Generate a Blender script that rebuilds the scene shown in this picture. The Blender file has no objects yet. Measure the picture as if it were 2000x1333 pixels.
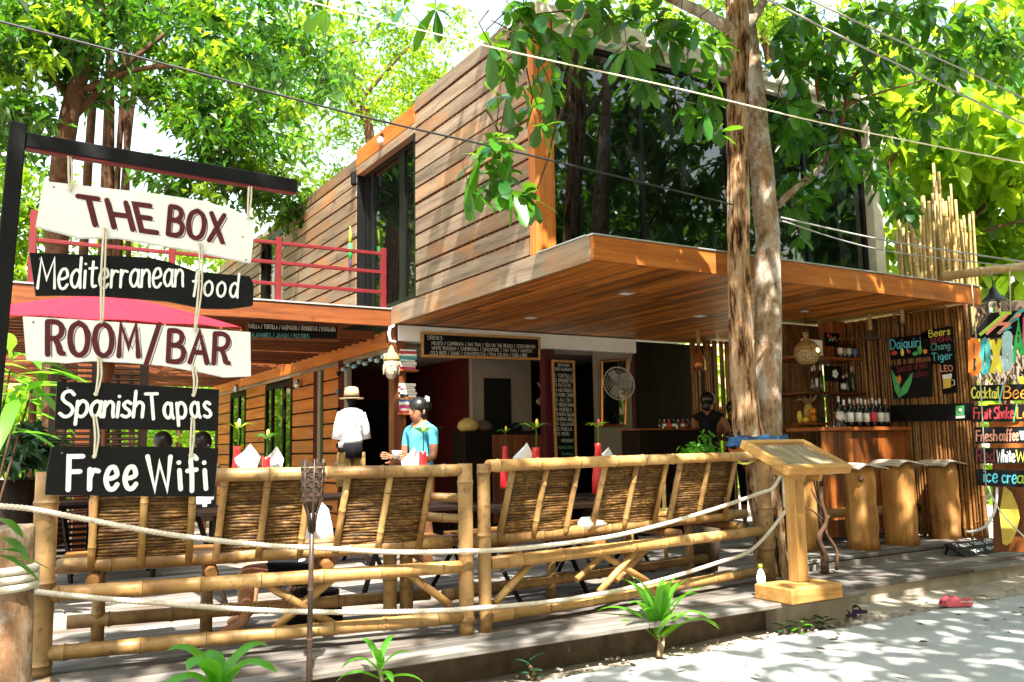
import bpy, bmesh, math, random
from mathutils import Vector, Matrix, noise
R = math.radians
random.seed(7)
S = bpy.context.scene
COL = S.collection

# ------------------------------------------------------------------ camera, world, sun, exposure
EYE = 1.45
FPX = 1720.0                      # focal length in pixels of a 2000 px wide picture
AX = Vector((0.8567198813, -0.0474911564, -0.5135909218))
AY = Vector((-0.5154827593, -0.1127502540, -0.8494497661))
AZ = Vector((-0.0175661552, 0.9924877683, -0.1210762566))
CAMR = Matrix((AX, AY, AZ))
cd = bpy.data.cameras.new('camera'); cam = bpy.data.objects.new('camera', cd); COL.objects.link(cam)
cd.sensor_width = 36; cd.lens = FPX / 2000 * 36; cd.clip_start = .05; cd.clip_end = 900
cam.matrix_world = Matrix.Translation((0, 0, EYE)) @ CAMR.to_4x4()
S.camera = cam
SUN_EL, SUN_AZ = R(58), R(200)    # azimuth clockwise from +Y
W = bpy.data.worlds.new('World'); S.world = W; W.use_nodes = True
wn = W.node_tree; bg = wn.nodes['Background']
sky = wn.nodes.new('ShaderNodeTexSky'); sky.sky_type = 'NISHITA'; sky.sun_disc = False
sky.sun_elevation = SUN_EL; sky.sun_rotation = SUN_AZ; sky.dust_density = 3; sky.air_density = 2.5; sky.ozone_density = 1.2
wn.links.new(sky.outputs[0], bg.inputs[0]); bg.inputs[1].default_value = .12
sd = bpy.data.lights.new('sun', 'SUN'); so = bpy.data.objects.new('sun', sd); COL.objects.link(so)
sd.energy = 5.0; sd.angle = R(.55); sd.color = (1, .95, .87)
sdir = Vector((math.sin(SUN_AZ) * math.cos(SUN_EL), math.cos(SUN_AZ) * math.cos(SUN_EL), math.sin(SUN_EL)))
so.rotation_euler = (-sdir).to_track_quat('-Z', 'Y').to_euler(); so.location = sdir * 40
S.view_settings.view_transform = 'Standard'; S.view_settings.look = 'None'
S.view_settings.exposure = 1.98; S.view_settings.gamma = 1.0; S.view_settings.use_curve_mapping = False
S.cycles.max_bounces = 8; S.cycles.diffuse_bounces = 2; S.cycles.transparent_max_bounces = 12

# survey helpers: a pixel of the 2000x1333 photograph onto a plane of the real place
CAMP = Vector((0, 0, EYE))
def ray(x, y): return CAMR @ Vector((x - 1000, 666.5 - y, -FPX))
def atz(x, y, z): r = ray(x, y); return CAMP + r * ((z - EYE) / r.z)
def atx(x, y, v): r = ray(x, y); return CAMP + r * (v / r.x)
def aty(x, y, v): r = ray(x, y); return CAMP + r * (v / r.y)
def atd(x, y, d): return CAMP + ray(x, y) * (d / FPX)
def atp(x, y, p, n): r = ray(x, y); return CAMP + r * ((Vector(p) - CAMP).dot(n) / r.dot(n))

# ------------------------------------------------------------------ mesh builder
def frame(d, up=None):
    d = Vector(d).normalized()
    up = Vector(up) if up else (Vector((0, 0, 1)) if abs(d.z) < .95 else Vector((0, 1, 0)))
    a = up.cross(d).normalized(); b = d.cross(a)
    return a, b, d
class MB:
    def __init__(s): s.v = []; s.f = []; s.m = []; s.sm = []
    def face(s, idx, m=0, sm=False): s.f.append(idx); s.m.append(m); s.sm.append(sm)
    def poly(s, pts, m=0):
        b = len(s.v); s.v += [Vector(p) for p in pts]; s.face(list(range(b, b + len(pts))), m); return s
    def box(s, lo, hi, m=0, ch=0.0, mat=None):
        lo = Vector(lo); hi = Vector(hi)
        return s.obox((lo + hi) / 2, (hi - lo), mat, m, ch)
    def obox(s, c, size, rot=None, m=0, ch=0.0):
        c = Vector(c); h = Vector(size) / 2; b = len(s.v)
        rot = rot or Matrix.Identity(3)
        if ch <= 0 or min(h) < ch * 1.2:
            P = [Vector((x * h.x, y * h.y, z * h.z)) for z in (-1, 1) for y in (-1, 1) for x in (-1, 1)]
            s.v += [c + rot @ p for p in P]
            for f in ((0, 2, 3, 1), (4, 5, 7, 6), (0, 1, 5, 4), (2, 6, 7, 3), (0, 4, 6, 2), (1, 3, 7, 5)):
                s.face([b + i for i in f], m)
            return s
        idx = {}
        for x in (-1, 1):
            for y in (-1, 1):
                for z in (-1, 1):
                    for a in range(3):
                        p = [x * (h.x - ch), y * (h.y - ch), z * (h.z - ch)]
                        p[a] = (x, y, z)[a] * h[a]
                        idx[(x, y, z, a)] = len(s.v); s.v.append(c + rot @ Vector(p))
        def add(l):
            n = (s.v[l[1]] - s.v[l[0]]).cross(s.v[l[2]] - s.v[l[0]])
            ce = sum((s.v[i] for i in l), Vector()) / len(l) - c
            s.face(l if n.dot(ce) > 0 else l[::-1], m)
        for a in range(3):
            o = [k for k in range(3) if k != a]
            for sg in (-1, 1):
                l = []
                for p, q in ((-1, -1), (1, -1), (1, 1), (-1, 1)):
                    t = [0, 0, 0]; t[a] = sg; t[o[0]] = p; t[o[1]] = q; l.append(idx[(*t, a)])
                add(l)
            for p in (-1, 1):
                for q in (-1, 1):
                    t0 = [0, 0, 0]; t0[a] = -1; t0[o[0]] = p; t0[o[1]] = q; t1 = list(t0); t1[a] = 1
                    add([idx[(*t0, o[0])], idx[(*t1, o[0])], idx[(*t1, o[1])], idx[(*t0, o[1])]])
        for x in (-1, 1):
            for y in (-1, 1):
                for z in (-1, 1): add([idx[(x, y, z, a)] for a in range(3)])
        return s
    def tube(s, pts, rad, n=8, m=0, cap=True, sm=True, mats=None, wob=None):
        pts = [Vector(p) for p in pts]; k = len(pts)
        rad = [rad] * k if not isinstance(rad, (list, tuple)) else rad
        b = len(s.v); a = None
        for i, p in enumerate(pts):
            d = (pts[min(i + 1, k - 1)] - pts[max(i - 1, 0)])
            if d.length < 1e-9: d = Vector((0, 0, 1))
            d.normalize()
            if a is None: a, bb, _ = frame(d)
            else:
                a = (a - d * a.dot(d)); a = a.normalized() if a.length > 1e-6 else frame(d)[0]
                bb = d.cross(a)
            for j in range(n):
                t = 2 * math.pi * j / n; r = rad[i] * (wob(i, j) if wob else 1)
                s.v.append(p + (a * math.cos(t) + bb * math.sin(t)) * r)
        for i in range(k - 1):
            for j in range(n):
                j2 = (j + 1) % n
                s.face([b + i * n + j, b + i * n + j2, b + (i + 1) * n + j2, b + (i + 1) * n + j], mats[i] if mats else m, sm)
        if cap:
            s.face([b + j for j in range(n)][::-1], m); s.face([b + (k - 1) * n + j for j in range(n)], m)
        return s
    def lathe(s, prof, c=(0, 0, 0), n=14, m=0, mats=None, axis=None, sm=True):
        c = Vector(c); a, bb, d = frame(axis or (0, 0, 1), (0, 1, 0) if not axis else None); b = len(s.v)
        for r, z in prof:
            for j in range(n):
                t = 2 * math.pi * j / n; s.v.append(c + d * z + (a * math.cos(t) + bb * math.sin(t)) * max(r, 1e-4))
        for i in range(len(prof) - 1):
            for j in range(n):
                j2 = (j + 1) % n
                s.face([b + i * n + j, b + i * n + j2, b + (i + 1) * n + j2, b + (i + 1) * n + j], mats[i] if mats else m, sm)
        s.face([b + j for j in range(n)][::-1], mats[0] if mats else m)
        s.face([b + (len(prof) - 1) * n + j for j in range(n)], mats[-1] if mats else m)
        return s
    def prism(s, poly, off, m=0, mside=None):
        poly = [Vector(p) for p in poly]; off = Vector(off); b = len(s.v); n = len(poly)
        nn = Vector()
        for i in range(n): nn += poly[i].cross(poly[(i + 1) % n])
        if nn.dot(off) > 0: poly = poly[::-1]
        s.v += poly + [p + off for p in poly]
        s.face(list(range(b, b + n)), m); s.face(list(range(b + n, b + 2 * n))[::-1], m if mside is None else mside)
        for i in range(n):
            j = (i + 1) % n; s.face([b + j, b + i, b + n + i, b + n + j], m if mside is None else mside)
        return s
    def ball(s, c, r, n=10, k=7, m=0, sc=(1, 1, 1)):
        c = Vector(c); b = len(s.v)
        for i in range(k + 1):
            t = math.pi * i / k
            for j in range(n):
                u = 2 * math.pi * j / n
                s.v.append(c + Vector((math.sin(t) * math.cos(u) * sc[0], math.sin(t) * math.sin(u) * sc[1], math.cos(t) * sc[2])) * r)
        for i in range(k):
            for j in range(n):
                j2 = (j + 1) % n; s.face([b + i * n + j, b + (i + 1) * n + j, b + (i + 1) * n + j2, b + i * n + j2], m, True)
        return s
    def mesh(s, name, org=(0, 0, 0)):
        me = bpy.data.meshes.new(name); o = Vector(org)
        me.from_pydata([p - o for p in s.v], [], s.f)
        me.polygons.foreach_set('material_index', s.m); me.polygons.foreach_set('use_smooth', s.sm)
        return me
    def build(s, name, mats, parent=None, loc=None):
        org = Vector(parent['_o']) if parent is not None else Vector(loc or (0, 0, 0))
        me = s.mesh(name, org)
        for m in (mats if isinstance(mats, (list, tuple)) else [mats]): me.materials.append(M[m] if isinstance(m, str) else m)
        o = bpy.data.objects.new(name, me); COL.objects.link(o); o['_o'] = list(org)
        if parent is not None: o.parent = parent
        else: o.location = org
        return o
def thing(name, label, cat, loc=(0, 0, 0), group=None):
    o = bpy.data.objects.new(name, None); COL.objects.link(o); o.location = loc; o['_o'] = list(loc); o.empty_display_size = .1
    return tag(o, label, cat, group)
def tag(o, label, cat, group=None):
    o['label'] = label; o['category'] = cat
    if group: o['group'] = group
    return o
def struct(o): o['kind'] = 'structure'; return o
def stuff(o): o['kind'] = 'stuff'; return o
def copy_tree(o, parent=None, delta=None):
    c = o.copy(); COL.objects.link(c); c.parent = parent
    for ch in list(o.children): copy_tree(ch, c)
    return c
def lerp(a, b, t): return Vector(a) * (1 - t) + Vector(b) * t
def rnd(a, b): return random.uniform(a, b)
def bez(pts, n=8):
    pts = [Vector(p) for p in pts]; out = []
    for i in range(len(pts) - 1):
        p0 = pts[max(i - 1, 0)]; p1 = pts[i]; p2 = pts[i + 1]; p3 = pts[min(i + 2, len(pts) - 1)]
        for k in range(n):
            t = k / n
            out.append(.5 * ((2 * p1) + (p2 - p0) * t + (2 * p0 - 5 * p1 + 4 * p2 - p3) * t * t + (3 * p1 - p0 - 3 * p2 + p3) * t ** 3))
    out.append(pts[-1]); return out

# ------------------------------------------------------------------ materials
M = {}
class NT:
    def __init__(s, name):
        s.m = bpy.data.materials.new(name); s.m.use_nodes = True; s.t = s.m.node_tree; s.n = s.t.nodes
        s.p = s.n['Principled BSDF']; s.out = s.n['Material Output']; M[name] = s.m
        s.tc = s.n.new('ShaderNodeTexCoord')
    def link(s, a, b): s.t.links.new(a, b)
    def noise(s, scale=5, stretch=(1, 1, 1), detail=4, rough=.6, rot=(0, 0, 0), perobj=True, coord='Object'):
        mp = s.n.new('ShaderNodeMapping'); mp.inputs['Scale'].default_value = stretch; mp.inputs['Rotation'].default_value = rot
        src = s.tc.outputs[coord]
        if perobj:
            oi = s.n.new('ShaderNodeObjectInfo'); mu = s.n.new('ShaderNodeMath'); mu.operation = 'MULTIPLY'; mu.inputs[1].default_value = 37
            ad = s.n.new('ShaderNodeVectorMath'); ad.operation = 'ADD'
            s.link(oi.outputs['Random'], mu.inputs[0]); s.link(src, ad.inputs[0]); s.link(mu.outputs[0], ad.inputs[1]); src = ad.outputs[0]
        s.link(src, mp.inputs[0])
        nz = s.n.new('ShaderNodeTexNoise'); nz.inputs['Scale'].default_value = scale; nz.inputs['Detail'].default_value = detail; nz.inputs['Roughness'].default_value = rough
        s.link(mp.outputs[0], nz.inputs['Vector']); return nz.outputs['Fac']
    def ramp(s, fac, stops):
        r = s.n.new('ShaderNodeValToRGB'); e = r.color_ramp.elements
        while len(e) < len(stops): e.new(.5)
        for el, (p, c) in zip(e, stops): el.position = p; el.color = (*c, 1) if len(c) == 3 else c
        s.link(fac, r.inputs[0]); return r.outputs[0]
    def mix(s, a, b, fac, mode='MIX'):
        x = s.n.new('ShaderNodeMix'); x.data_type = 'RGBA'; x.blend_type = mode
        for v, i in ((a, 6), (b, 7), (fac, 0)):
            if isinstance(v, (tuple, list)): x.inputs[i].default_value = (*v, 1)
            elif isinstance(v, (int, float)): x.inputs[i].default_value = v
            else: s.link(v, x.inputs[i])
        return x.outputs[2]
    def rand(s):
        return s.n.new('ShaderNodeObjectInfo').outputs['Random']
    def bump(s, h, st=.3, dist=.01):
        b = s.n.new('ShaderNodeBump'); b.inputs['Strength'].default_value = st; b.inputs['Distance'].default_value = dist
        s.link(h, b.inputs['Height']); s.link(b.outputs[0], s.p.inputs['Normal']); return b
    def base(s, c):
        if isinstance(c, (tuple, list)): s.p.inputs['Base Color'].default_value = (*c, 1)
        else: s.link(c, s.p.inputs['Base Color'])
        return s
    def set(s, rough=.6, spec=.5, metal=0, **k):
        s.p.inputs['Roughness'].default_value = rough; s.p.inputs['Specular IOR Level'].default_value = spec; s.p.inputs['Metallic'].default_value = metal
        for a, b in k.items(): s.p.inputs[a].default_value = b
        return s
def plain(name, c, rough=.6, spec=.4, metal=0, var=.15, sc=8, bump=0, **k):
    t = NT(name); f = t.noise(sc); d = tuple(x * (1 - var) for x in c); l = tuple(min(1, x * (1 + var)) for x in c)
    t.base(t.ramp(f, [(.3, d), (.7, l)])).set(rough, spec, metal, **k)
    if bump: t.bump(t.noise(sc * 6), bump, .005)
    return t.m
def wood(name, dark, mid, light, axis='x', rough=.6, spec=.35, grain=14, patch=None, patch_amt=.5, objvar=.35, bump=.35, coat=0):
    t = NT(name); st = {'x': (.06, 1, 1), 'y': (1, .06, 1), 'z': (1, 1, .06)}[axis]
    g = t.noise(grain, st, 6, .65); c = t.ramp(g, [(.28, dark), (.5, mid), (.74, light)])
    fine = t.noise(grain * 6, st, 3, .7)
    c = t.mix(c, t.ramp(fine, [(.35, (.55, .5, .45)), (.6, (1, 1, 1))]), .5, 'MULTIPLY')
    if patch:
        pf = t.noise(1.7, {'x': (.5, 1, 1), 'y': (1, .5, 1), 'z': (1, 1, .5)}[axis], 5, .65)
        c = t.mix(c, patch, t.ramp(pf, [(patch_amt - .1, (0, 0, 0)), (patch_amt + .14, (1, 1, 1))]))
    hv = t.ramp(t.rand(), [(0, (1 - objvar,) * 3), (1, (1 + objvar * .3,) * 3)])
    c = t.mix(c, hv, 1.0, 'MULTIPLY')
    # knots and stains
    kn = t.noise(2.3, (1, 1, 1), 2, .5); c = t.mix(c, tuple(x * .45 for x in dark), t.ramp(kn, [(.68, (0, 0, 0)), (.78, (.7, .7, .7))]))
    t.base(c).set(rough, spec); t.p.inputs['Coat Weight'].default_value = coat
    t.bump(fine, bump, .004); return t.m
for ax in 'xyz':
    wood('cladding_' + ax, (.12, .09, .066), (.275, .205, .138), (.40, .31, .22), ax, patch=(.42, .18, .055), patch_amt=.60, objvar=.36)
    wood('fascia_' + ax, (.32, .075, .008), (.56, .165, .02), (.68, .25, .045), ax, patch=(.36, .15, .05), patch_amt=.60, objvar=.2)
    wood('soffit_' + ax, (.28, .062, .007), (.60, .19, .022), (.76, .31, .055), ax, rough=.40, spec=.5, objvar=.68)
    wood('redwood_' + ax, (.09, .024, .006), (.19, .052, .012), (.28, .09, .022), ax, rough=.5, objvar=.3)
    wood('barwood_' + ax, (.10, .024, .005), (.26, .072, .012), (.42, .14, .03), ax, rough=.45, objvar=.6)
    wood('pine_' + ax, (.34, .15, .035), (.54, .28, .08), (.66, .40, .14), ax, rough=.55, objvar=.12)
    wood('deckboard_' + ax, (.11, .10, .09), (.23, .21, .185), (.38, .35, .315), ax, rough=.75, spec=.2, objvar=.5, patch=(.13, .085, .06), patch_amt=.55)
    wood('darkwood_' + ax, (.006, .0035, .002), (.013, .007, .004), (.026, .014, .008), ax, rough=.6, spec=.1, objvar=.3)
    wood('slatwood_' + ax, (.22, .16, .09), (.34, .26, .15), (.44, .34, .2), ax, rough=.6, objvar=.25)
def bamboo(name, a, b, c, rough=.38, node=(.10, .055, .02)):
    t = NT(name); f = t.noise(2.2, (1, 1, 1), 4, .6); col = t.ramp(f, [(.3, a), (.5, b), (.72, c)])
    st = t.noise(16, (1, 1, 1), 3, .7); col = t.mix(col, tuple(x * .55 for x in a), t.ramp(st, [(.52, (0, 0, 0)), (.68, (.65, .65, .65))]))
    col = t.mix(col, t.ramp(t.rand(), [(0, (.62, .6, .56)), (1, (1.1, 1.08, 1.05))]), 1, 'MULTIPLY')
    t.base(col).set(rough, .5); t.bump(t.noise(30, (1, 1, 1), 3), .12, .003)
    n = NT(name + '_node'); n.base(n.ramp(n.noise(20), [(.3, node), (.7, tuple(x * 2.2 for x in node))])).set(.7, .3)
bamboo('bamboo', (.26, .125, .035), (.43, .245, .08), (.57, .37, .15), .48)
bamboo('bamboo_post', (.16, .08, .026), (.29, .165, .058), (.41, .26, .105), .55)
bamboo('bamboo_wall', (.13, .05, .012), (.29, .125, .03), (.43, .22, .06), .45, (.05, .025, .01))
bamboo('bamboo_pale', (.36, .23, .07), (.50, .34, .12), (.62, .46, .20), .5)
bamboo('bamboo_dark', (.028, .016, .011), (.06, .034, .024), (.11, .062, .042), .4, (.10, .05, .03))
plain('mat_strip', (.09, .048, .016), .6, .3, var=.45, sc=22, bump=.4)
t = NT('woven_mat'); f = t.noise(26, (.8, .8, 1.6), 5, .7); c = t.ramp(f, [(.3, (.022, .010, .003)), (.5, (.115, .054, .013)), (.72, (.33, .18, .05))])
c = t.mix(c, (.05, .028, .012), t.ramp(t.noise(3.0, (1, 1, 1), 4), [(.55, (0, 0, 0)), (.7, (.8, .8, .8))]))
c = t.mix(c, t.ramp(t.rand(), [(0, (.65,) * 3), (1, (1.15,) * 3)]), 1, 'MULTIPLY')
t.base(c).set(.6, .3); t.bump(t.noise(60, (.4, .4, 2)), .5, .004)
plain('white_paint', (.82, .81, .79), .55, .3, var=.05, sc=6, bump=.1)
plain('cream_steel', (.60, .54, .42), .5, .4, var=.2, sc=5)
plain('plaster', (.26, .22, .18), .8, .2, var=.06, sc=3)  # off-white wall darkened: the dimness of the interior is put into the colour
plain('red_plaster', (.06, .004, .003), .75, .2, var=.15, sc=3)  # red wall darkened likewise, indoor shade put into the base colour
plain('black_paint', (.006, .006, .007), .6, .16, var=.35, sc=14, bump=.2)
plain('black_steel', (.006, .006, .006), .4, .3, var=.2)
plain('chalkboard', (.005, .005, .006), .75, .12, var=.3, sc=5)
plain('chalk', (.62, .62, .58), .9, .1, var=.2, sc=60)
plain('letter_white', (.85, .84, .82), .6, .3, var=.05)
plain('maroon', (.085, .010, .014), .6, .3, var=.25, sc=20)
plain('red_paint', (.13, .006, .008), .5, .4, var=.15)
plain('flashing', (.55, .56, .56), .35, .5, .6, var=.1)
plain('umbrella_red', (.46, .006, .022), .6, .3, var=.12, sc=4)
plain('rope', (.66, .58, .46), .85, .2, var=.15, sc=30)
plain('string', (.62, .56, .44), .85, .2, var=.1)
plain('vase_red', (.55, .012, .014), .4, .5, var=.15)
plain('napkin', (.82, .82, .84), .8, .2, var=.03)
plain('shirt_white', (.80, .80, .84), .85, .1, var=.04)
plain('shirt_blue', (.10, .46, .66), .85, .1, var=.08)
plain('black_cloth', (.010, .010, .012), .9, .1, var=.3)
plain('skin', (.34, .14, .07), .5, .4, var=.08, sc=12)
plain('skin_light', (.48, .22, .12), .5, .4, var=.08, sc=12)
plain('hair', (.008, .006, .005), .35, .5, var=.3, sc=40)
plain('orange_skirt', (.48, .14, .04), .85, .1, var=.3, sc=14)
plain('plaid', (.20, .13, .045), .85, .1, var=.5, sc=16)
plain('straw', (.42, .30, .16), .8, .2, var=.25, sc=40)
plain('stone_carved', (.42, .36, .27), .7, .2, var=.35, sc=14, bump=.3)
plain('gold', (.34, .25, .10), .45, .4, var=.3, sc=20)
plain('concrete_wall', (.33, .285, .23), .9, .2, var=.22, sc=4, bump=.2)
plain('steel_grey', (.25, .26, .25), .4, .5, .7, var=.2)
plain('grey_plastic', (.45, .43, .38), .45, .4, var=.1)
plain('pvc_white', (.75, .75, .73), .4, .4, var=.04)
plain('pink_foam', (.62, .10, .13), .6, .3, var=.1)
plain('purple', (.05, .022, .06), .8, .2, var=.2)
plain('cloth_blue', (.05, .12, .26), .85, .1, var=.35, sc=14)
plain('cloth_purple', (.055, .012, .13), .85, .1, var=.3)
plain('cloth_orange', (.42, .12, .03), .85, .1, var=.3)
plain('wire_black', (.02, .02, .02), .5, .4)
plain('wire_grey', (.30, .29, .27), .6, .3)
plain('wire_cream', (.75, .66, .46), .6, .3)
plain('thatch', (.20, .15, .11), .9, .1, var=.5, sc=26)
plain('lime', (.42, .62, .05)); plain('salmon', (.80, .25, .18)); plain('teal', (.05, .36, .36)); plain('orange', (.80, .20, .02))
plain('yellow', (.80, .66, .03)); plain('pale_blue', (.36, .56, .62)); plain('green', (.03, .50, .10)); plain('pink', (.75, .10, .20))
plain('chalk_yellow', (.72, .68, .10)); plain('chalk_orange', (.72, .28, .03)); plain('chalk_red', (.62, .05, .07)); plain('chalk_salmon', (.70, .30, .20))
plain('chalk_cyan', (.10, .55, .72)); plain('chalk_green', (.08, .42, .14)); plain('chalk_darkred', (.20, .02, .03)); plain('chalk_teal', (.10, .30, .30))
plain('dirt', (.36, .30, .23), .95, .1, var=.3, sc=2.5, bump=.5)
plain('coral', (.62, .20, .14), .85, .1, var=.1)
plain('fruit_orange', (.70, .22, .02), .4, .5); plain('fruit_yellow', (.72, .50, .06), .4, .5); plain('melon', (.50, .34, .10), .6, .3, var=.3, sc=20)
plain('book_a', (.55, .05, .06)); plain('book_b', (.70, .68, .62)); plain('book_c', (.05, .30, .28)); plain('book_d', (.03, .03, .04)); plain('book_e', (.55, .06, .22)); plain('book_f', (.12, .2, .42))
plain('bead_blue', (.10, .30, .42), .3, .5); plain('bead_pale', (.45, .5, .48), .3, .5)
plain('bottle_dark', (.006, .005, .005), .08, .6); plain('bottle_green', (.01, .05, .015), .08, .6); plain('bottle_brown', (.03, .012, .004), .08, .6)
plain('label_paper', (.75, .73, .66), .7, .2, var=.1); plain('foil', (.6, .58, .55), .35, .5, .3)
plain('copper', (.40, .16, .05), .3, .5, .7)
plain('mud_brown', (.085, .06, .042), .8, .2, var=.4)
plain('wood_log', (.40, .22, .09), .7, .2, var=.3, sc=5, bump=.4)
plain('tile_red', (.4, .09, .04), .8, .2, var=.2)
t = NT('log'); g = t.noise(9, (1, 1, .10), 6, .7); c = t.ramp(g, [(.28, (.07, .028, .008)), (.46, (.33, .145, .036)), (.7, (.54, .31, .11))])
c = t.mix(c, (.14, .07, .03), t.ramp(t.noise(3.5, (1, 1, .7), 4, .7), [(.55, (0, 0, 0)), (.68, (.75, .75, .75))]))
c = t.mix(c, (.50, .22, .05), t.ramp(t.noise(1.6, (1, 1, .5), 3), [(.45, (0, 0, 0)), (.7, (.6, .6, .6))]))
t.base(c).set(.7, .2); t.bump(g, 1.0, .02)
t = NT('bark'); g = t.noise(15, (1, 1, .20), 8, .72); c = t.ramp(g, [(.37, (.010, .005, .003)), (.43, (.10, .04, .016)), (.50, (.34, .19, .09)), (.68, (.54, .42, .29))])
c = t.mix(c, (.50, .46, .40), t.ramp(t.noise(5.5, (1, 1, .5), 6, .75), [(.56, (0, 0, 0)), (.66, (.6, .6, .6))]))
t.base(c).set(.85, .15); t.bump(g, 1.0, .03)
t = NT('bark_smooth'); g = t.noise(16, (1, 1, .5), 7, .75); c = t.ramp(g, [(.32, (.06, .03, .015)), (.47, (.24, .15, .085)), (.7, (.46, .35, .24))])
c = t.mix(c, (.56, .53, .48), t.ramp(t.noise(4, (1, 1, .6), 6, .75), [(.48, (0, 0, 0)), (.6, (.8, .8, .8))]))
c = t.mix(c, (.26, .12, .05), t.ramp(t.noise(2.2, (1, 1, .35), 4, .7), [(.56, (0, 0, 0)), (.68, (.8, .8, .8))]))
t.base(c).set(.8, .2); t.bump(g, .6, .012)
plain('bark_dark', (.085, .045, .025), .9, .15, var=.5, sc=9, bump=.5)
t = NT('path_concrete'); c = t.ramp(t.noise(.9, detail=7, rough=.7), [(.3, (.33, .325, .30)), (.7, (.44, .435, .41))])
c = t.mix(c, t.ramp(t.noise(60, detail=3), [(.3, (.8,) * 3), (.6, (1, 1, 1))]), .7, 'MULTIPLY'); t.base(c).set(.9, .2); t.bump(t.noise(90), .25, .004)
def leafmat(name, dark, light, trans, rough=.4, spec=.5, tw=.45):
    t = NT(name); g = t.n.new('ShaderNodeNewGeometry')
    c = t.ramp(g.outputs['Random Per Island'], [(0, dark), (.55, tuple((a + b) / 2 for a, b in zip(dark, light))), (1, light)])
    t.base(c).set(rough, spec)
    tr = t.n.new('ShaderNodeBsdfTranslucent'); tr.inputs[0].default_value = (*trans, 1)
    tc_ = t.mix(trans, tuple(min(1, x * 1.5) for x in trans), g.outputs['Random Per Island']); t.link(tc_, tr.inputs[0])
    mx = t.n.new('ShaderNodeMixShader'); mx.inputs[0].default_value = tw
    t.link(t.p.outputs[0], mx.inputs[1]); t.link(tr.outputs[0], mx.inputs[2]); t.link(mx.outputs[0], t.out.inputs[0])
leafmat('leaf_front', (.005, .055, .012), (.045, .19, .014), (.14, .30, .012), .28, .5, .38)
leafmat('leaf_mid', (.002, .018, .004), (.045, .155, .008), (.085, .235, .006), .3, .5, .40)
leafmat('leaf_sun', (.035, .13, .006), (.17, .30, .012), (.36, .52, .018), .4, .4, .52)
leafmat('leaf_lime', (.035, .20, .012), (.12, .36, .02), (.20, .52, .025), .35, .5, .45)
leafmat('leaf_dark', (.012, .05, .02), (.04, .10, .04), (.06, .12, .03), .45, .4, .3)
t = NT('dark_glass'); t.base((.004, .005, .005)).set(.015, .5); t.p.inputs['IOR'].default_value = 1.9
t = NT('clear_glass'); t.base((.9, .95, .95)).set(.02, .5); t.p.inputs['Transmission Weight'].default_value = 1; t.p.inputs['IOR'].default_value = 1.3
t = NT('pet'); t.base((.85, .88, .9)).set(.2, .5); t.p.inputs['Alpha'].default_value = .55
t = NT('lamp_glow'); t.base((.8, .5, .15)).set(.5); t.p.inputs['Emission Color'].default_value = (1, .55, .12, 1); t.p.inputs['Emission Strength'].default_value = 6
t = NT('mosaic'); vo = t.n.new('ShaderNodeTexVoronoi'); vo.feature = 'DISTANCE_TO_EDGE'; vo.inputs['Scale'].default_value = 42; t.link(t.tc.outputs['Object'], vo.inputs[0])
c = t.ramp(vo.outputs[0], [(.05, (.10, .05, .02)), (.16, (.55, .38, .16))]); t.base(c).set(.3, .5)
# ------------------------------------------------------------------ ground, path, deck
def sheet(name, x0, x1, y0, y1, z, mat, nx=60, ny=60, amp=.01, fn=None, edge=None):
    mb = MB()
    for j in range(ny + 1):
        for i in range(nx + 1):
            x = x0 + (x1 - x0) * i / nx; y = y0 + (y1 - y0) * j / ny
            if edge and j == ny: y = edge(x)
            mb.v.append(Vector((x, y, z + amp * noise.noise(Vector((x * 1.3, y * 1.3, 3))) + amp * .4 * noise.noise(Vector((x * 5, y * 5, 1))))))
    w = nx + 1
    for j in range(ny):
        for i in range(nx): mb.face([j * w + i, j * w + i + 1, (j + 1) * w + i + 1, (j + 1) * w + i], 0, True)
    return mb.build(name, mat)
g = MB(); g.poly([(-400, -400, -.03), (400, -400, -.03), (400, 400, -.03), (-400, 400, -.03)])
struct(g.build('ground', 'dirt'))
struct(sheet('dirt_verge', -6, 16, 3.6, 6.2, 0.0, 'dirt', 110, 16, .022))
struct(sheet('path', -9, 22, -7, 4.9, .030, 'path_concrete', 120, 60, .006,
             edge=lambda x: 4.74 + .10 * noise.noise(Vector((x * .9, 2, 0))) + .035 * noise.noise(Vector((x * 4, 7, 0))) - .02 * max(0, x - 6)))
peb = MB(); random.seed(3)
for i in range(900):
    x = rnd(-1, 11); y = 4.62 + abs(random.gauss(0, .22)); y = y if x > 6.3 or y < 4.99 else rnd(4.6, 4.98)
    if x > 6.3 and y > 5.4: continue
    r = rnd(.006, .02); peb.ball((x, y, .016 + r * .3), r, 5, 3, 0, (1, rnd(.6, 1), .55))
stuff(peb.build('gravel', 'concrete_wall'))['label'] = 'loose grey gravel along the edge of the path'
lit = MB()
for i in range(150):
    x = rnd(1, 10); y = rnd(3.2, 5.1); a = rnd(0, 6.28); L = rnd(.02, .055); c = Vector((x, y, .055 if y < 4.7 else .035)); u = Vector((math.cos(a), math.sin(a), 0)); w = Vector((-u.y, u.x, 0))
    lit.poly([c - u * L, c + w * L * .4 + Vector((0, 0, .008)), c + u * L, c - w * L * .4])
stuff(lit.build('leaf_litter', 'mud_brown'))['label'] = 'scattered dead brown leaves on sand and path'

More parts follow.
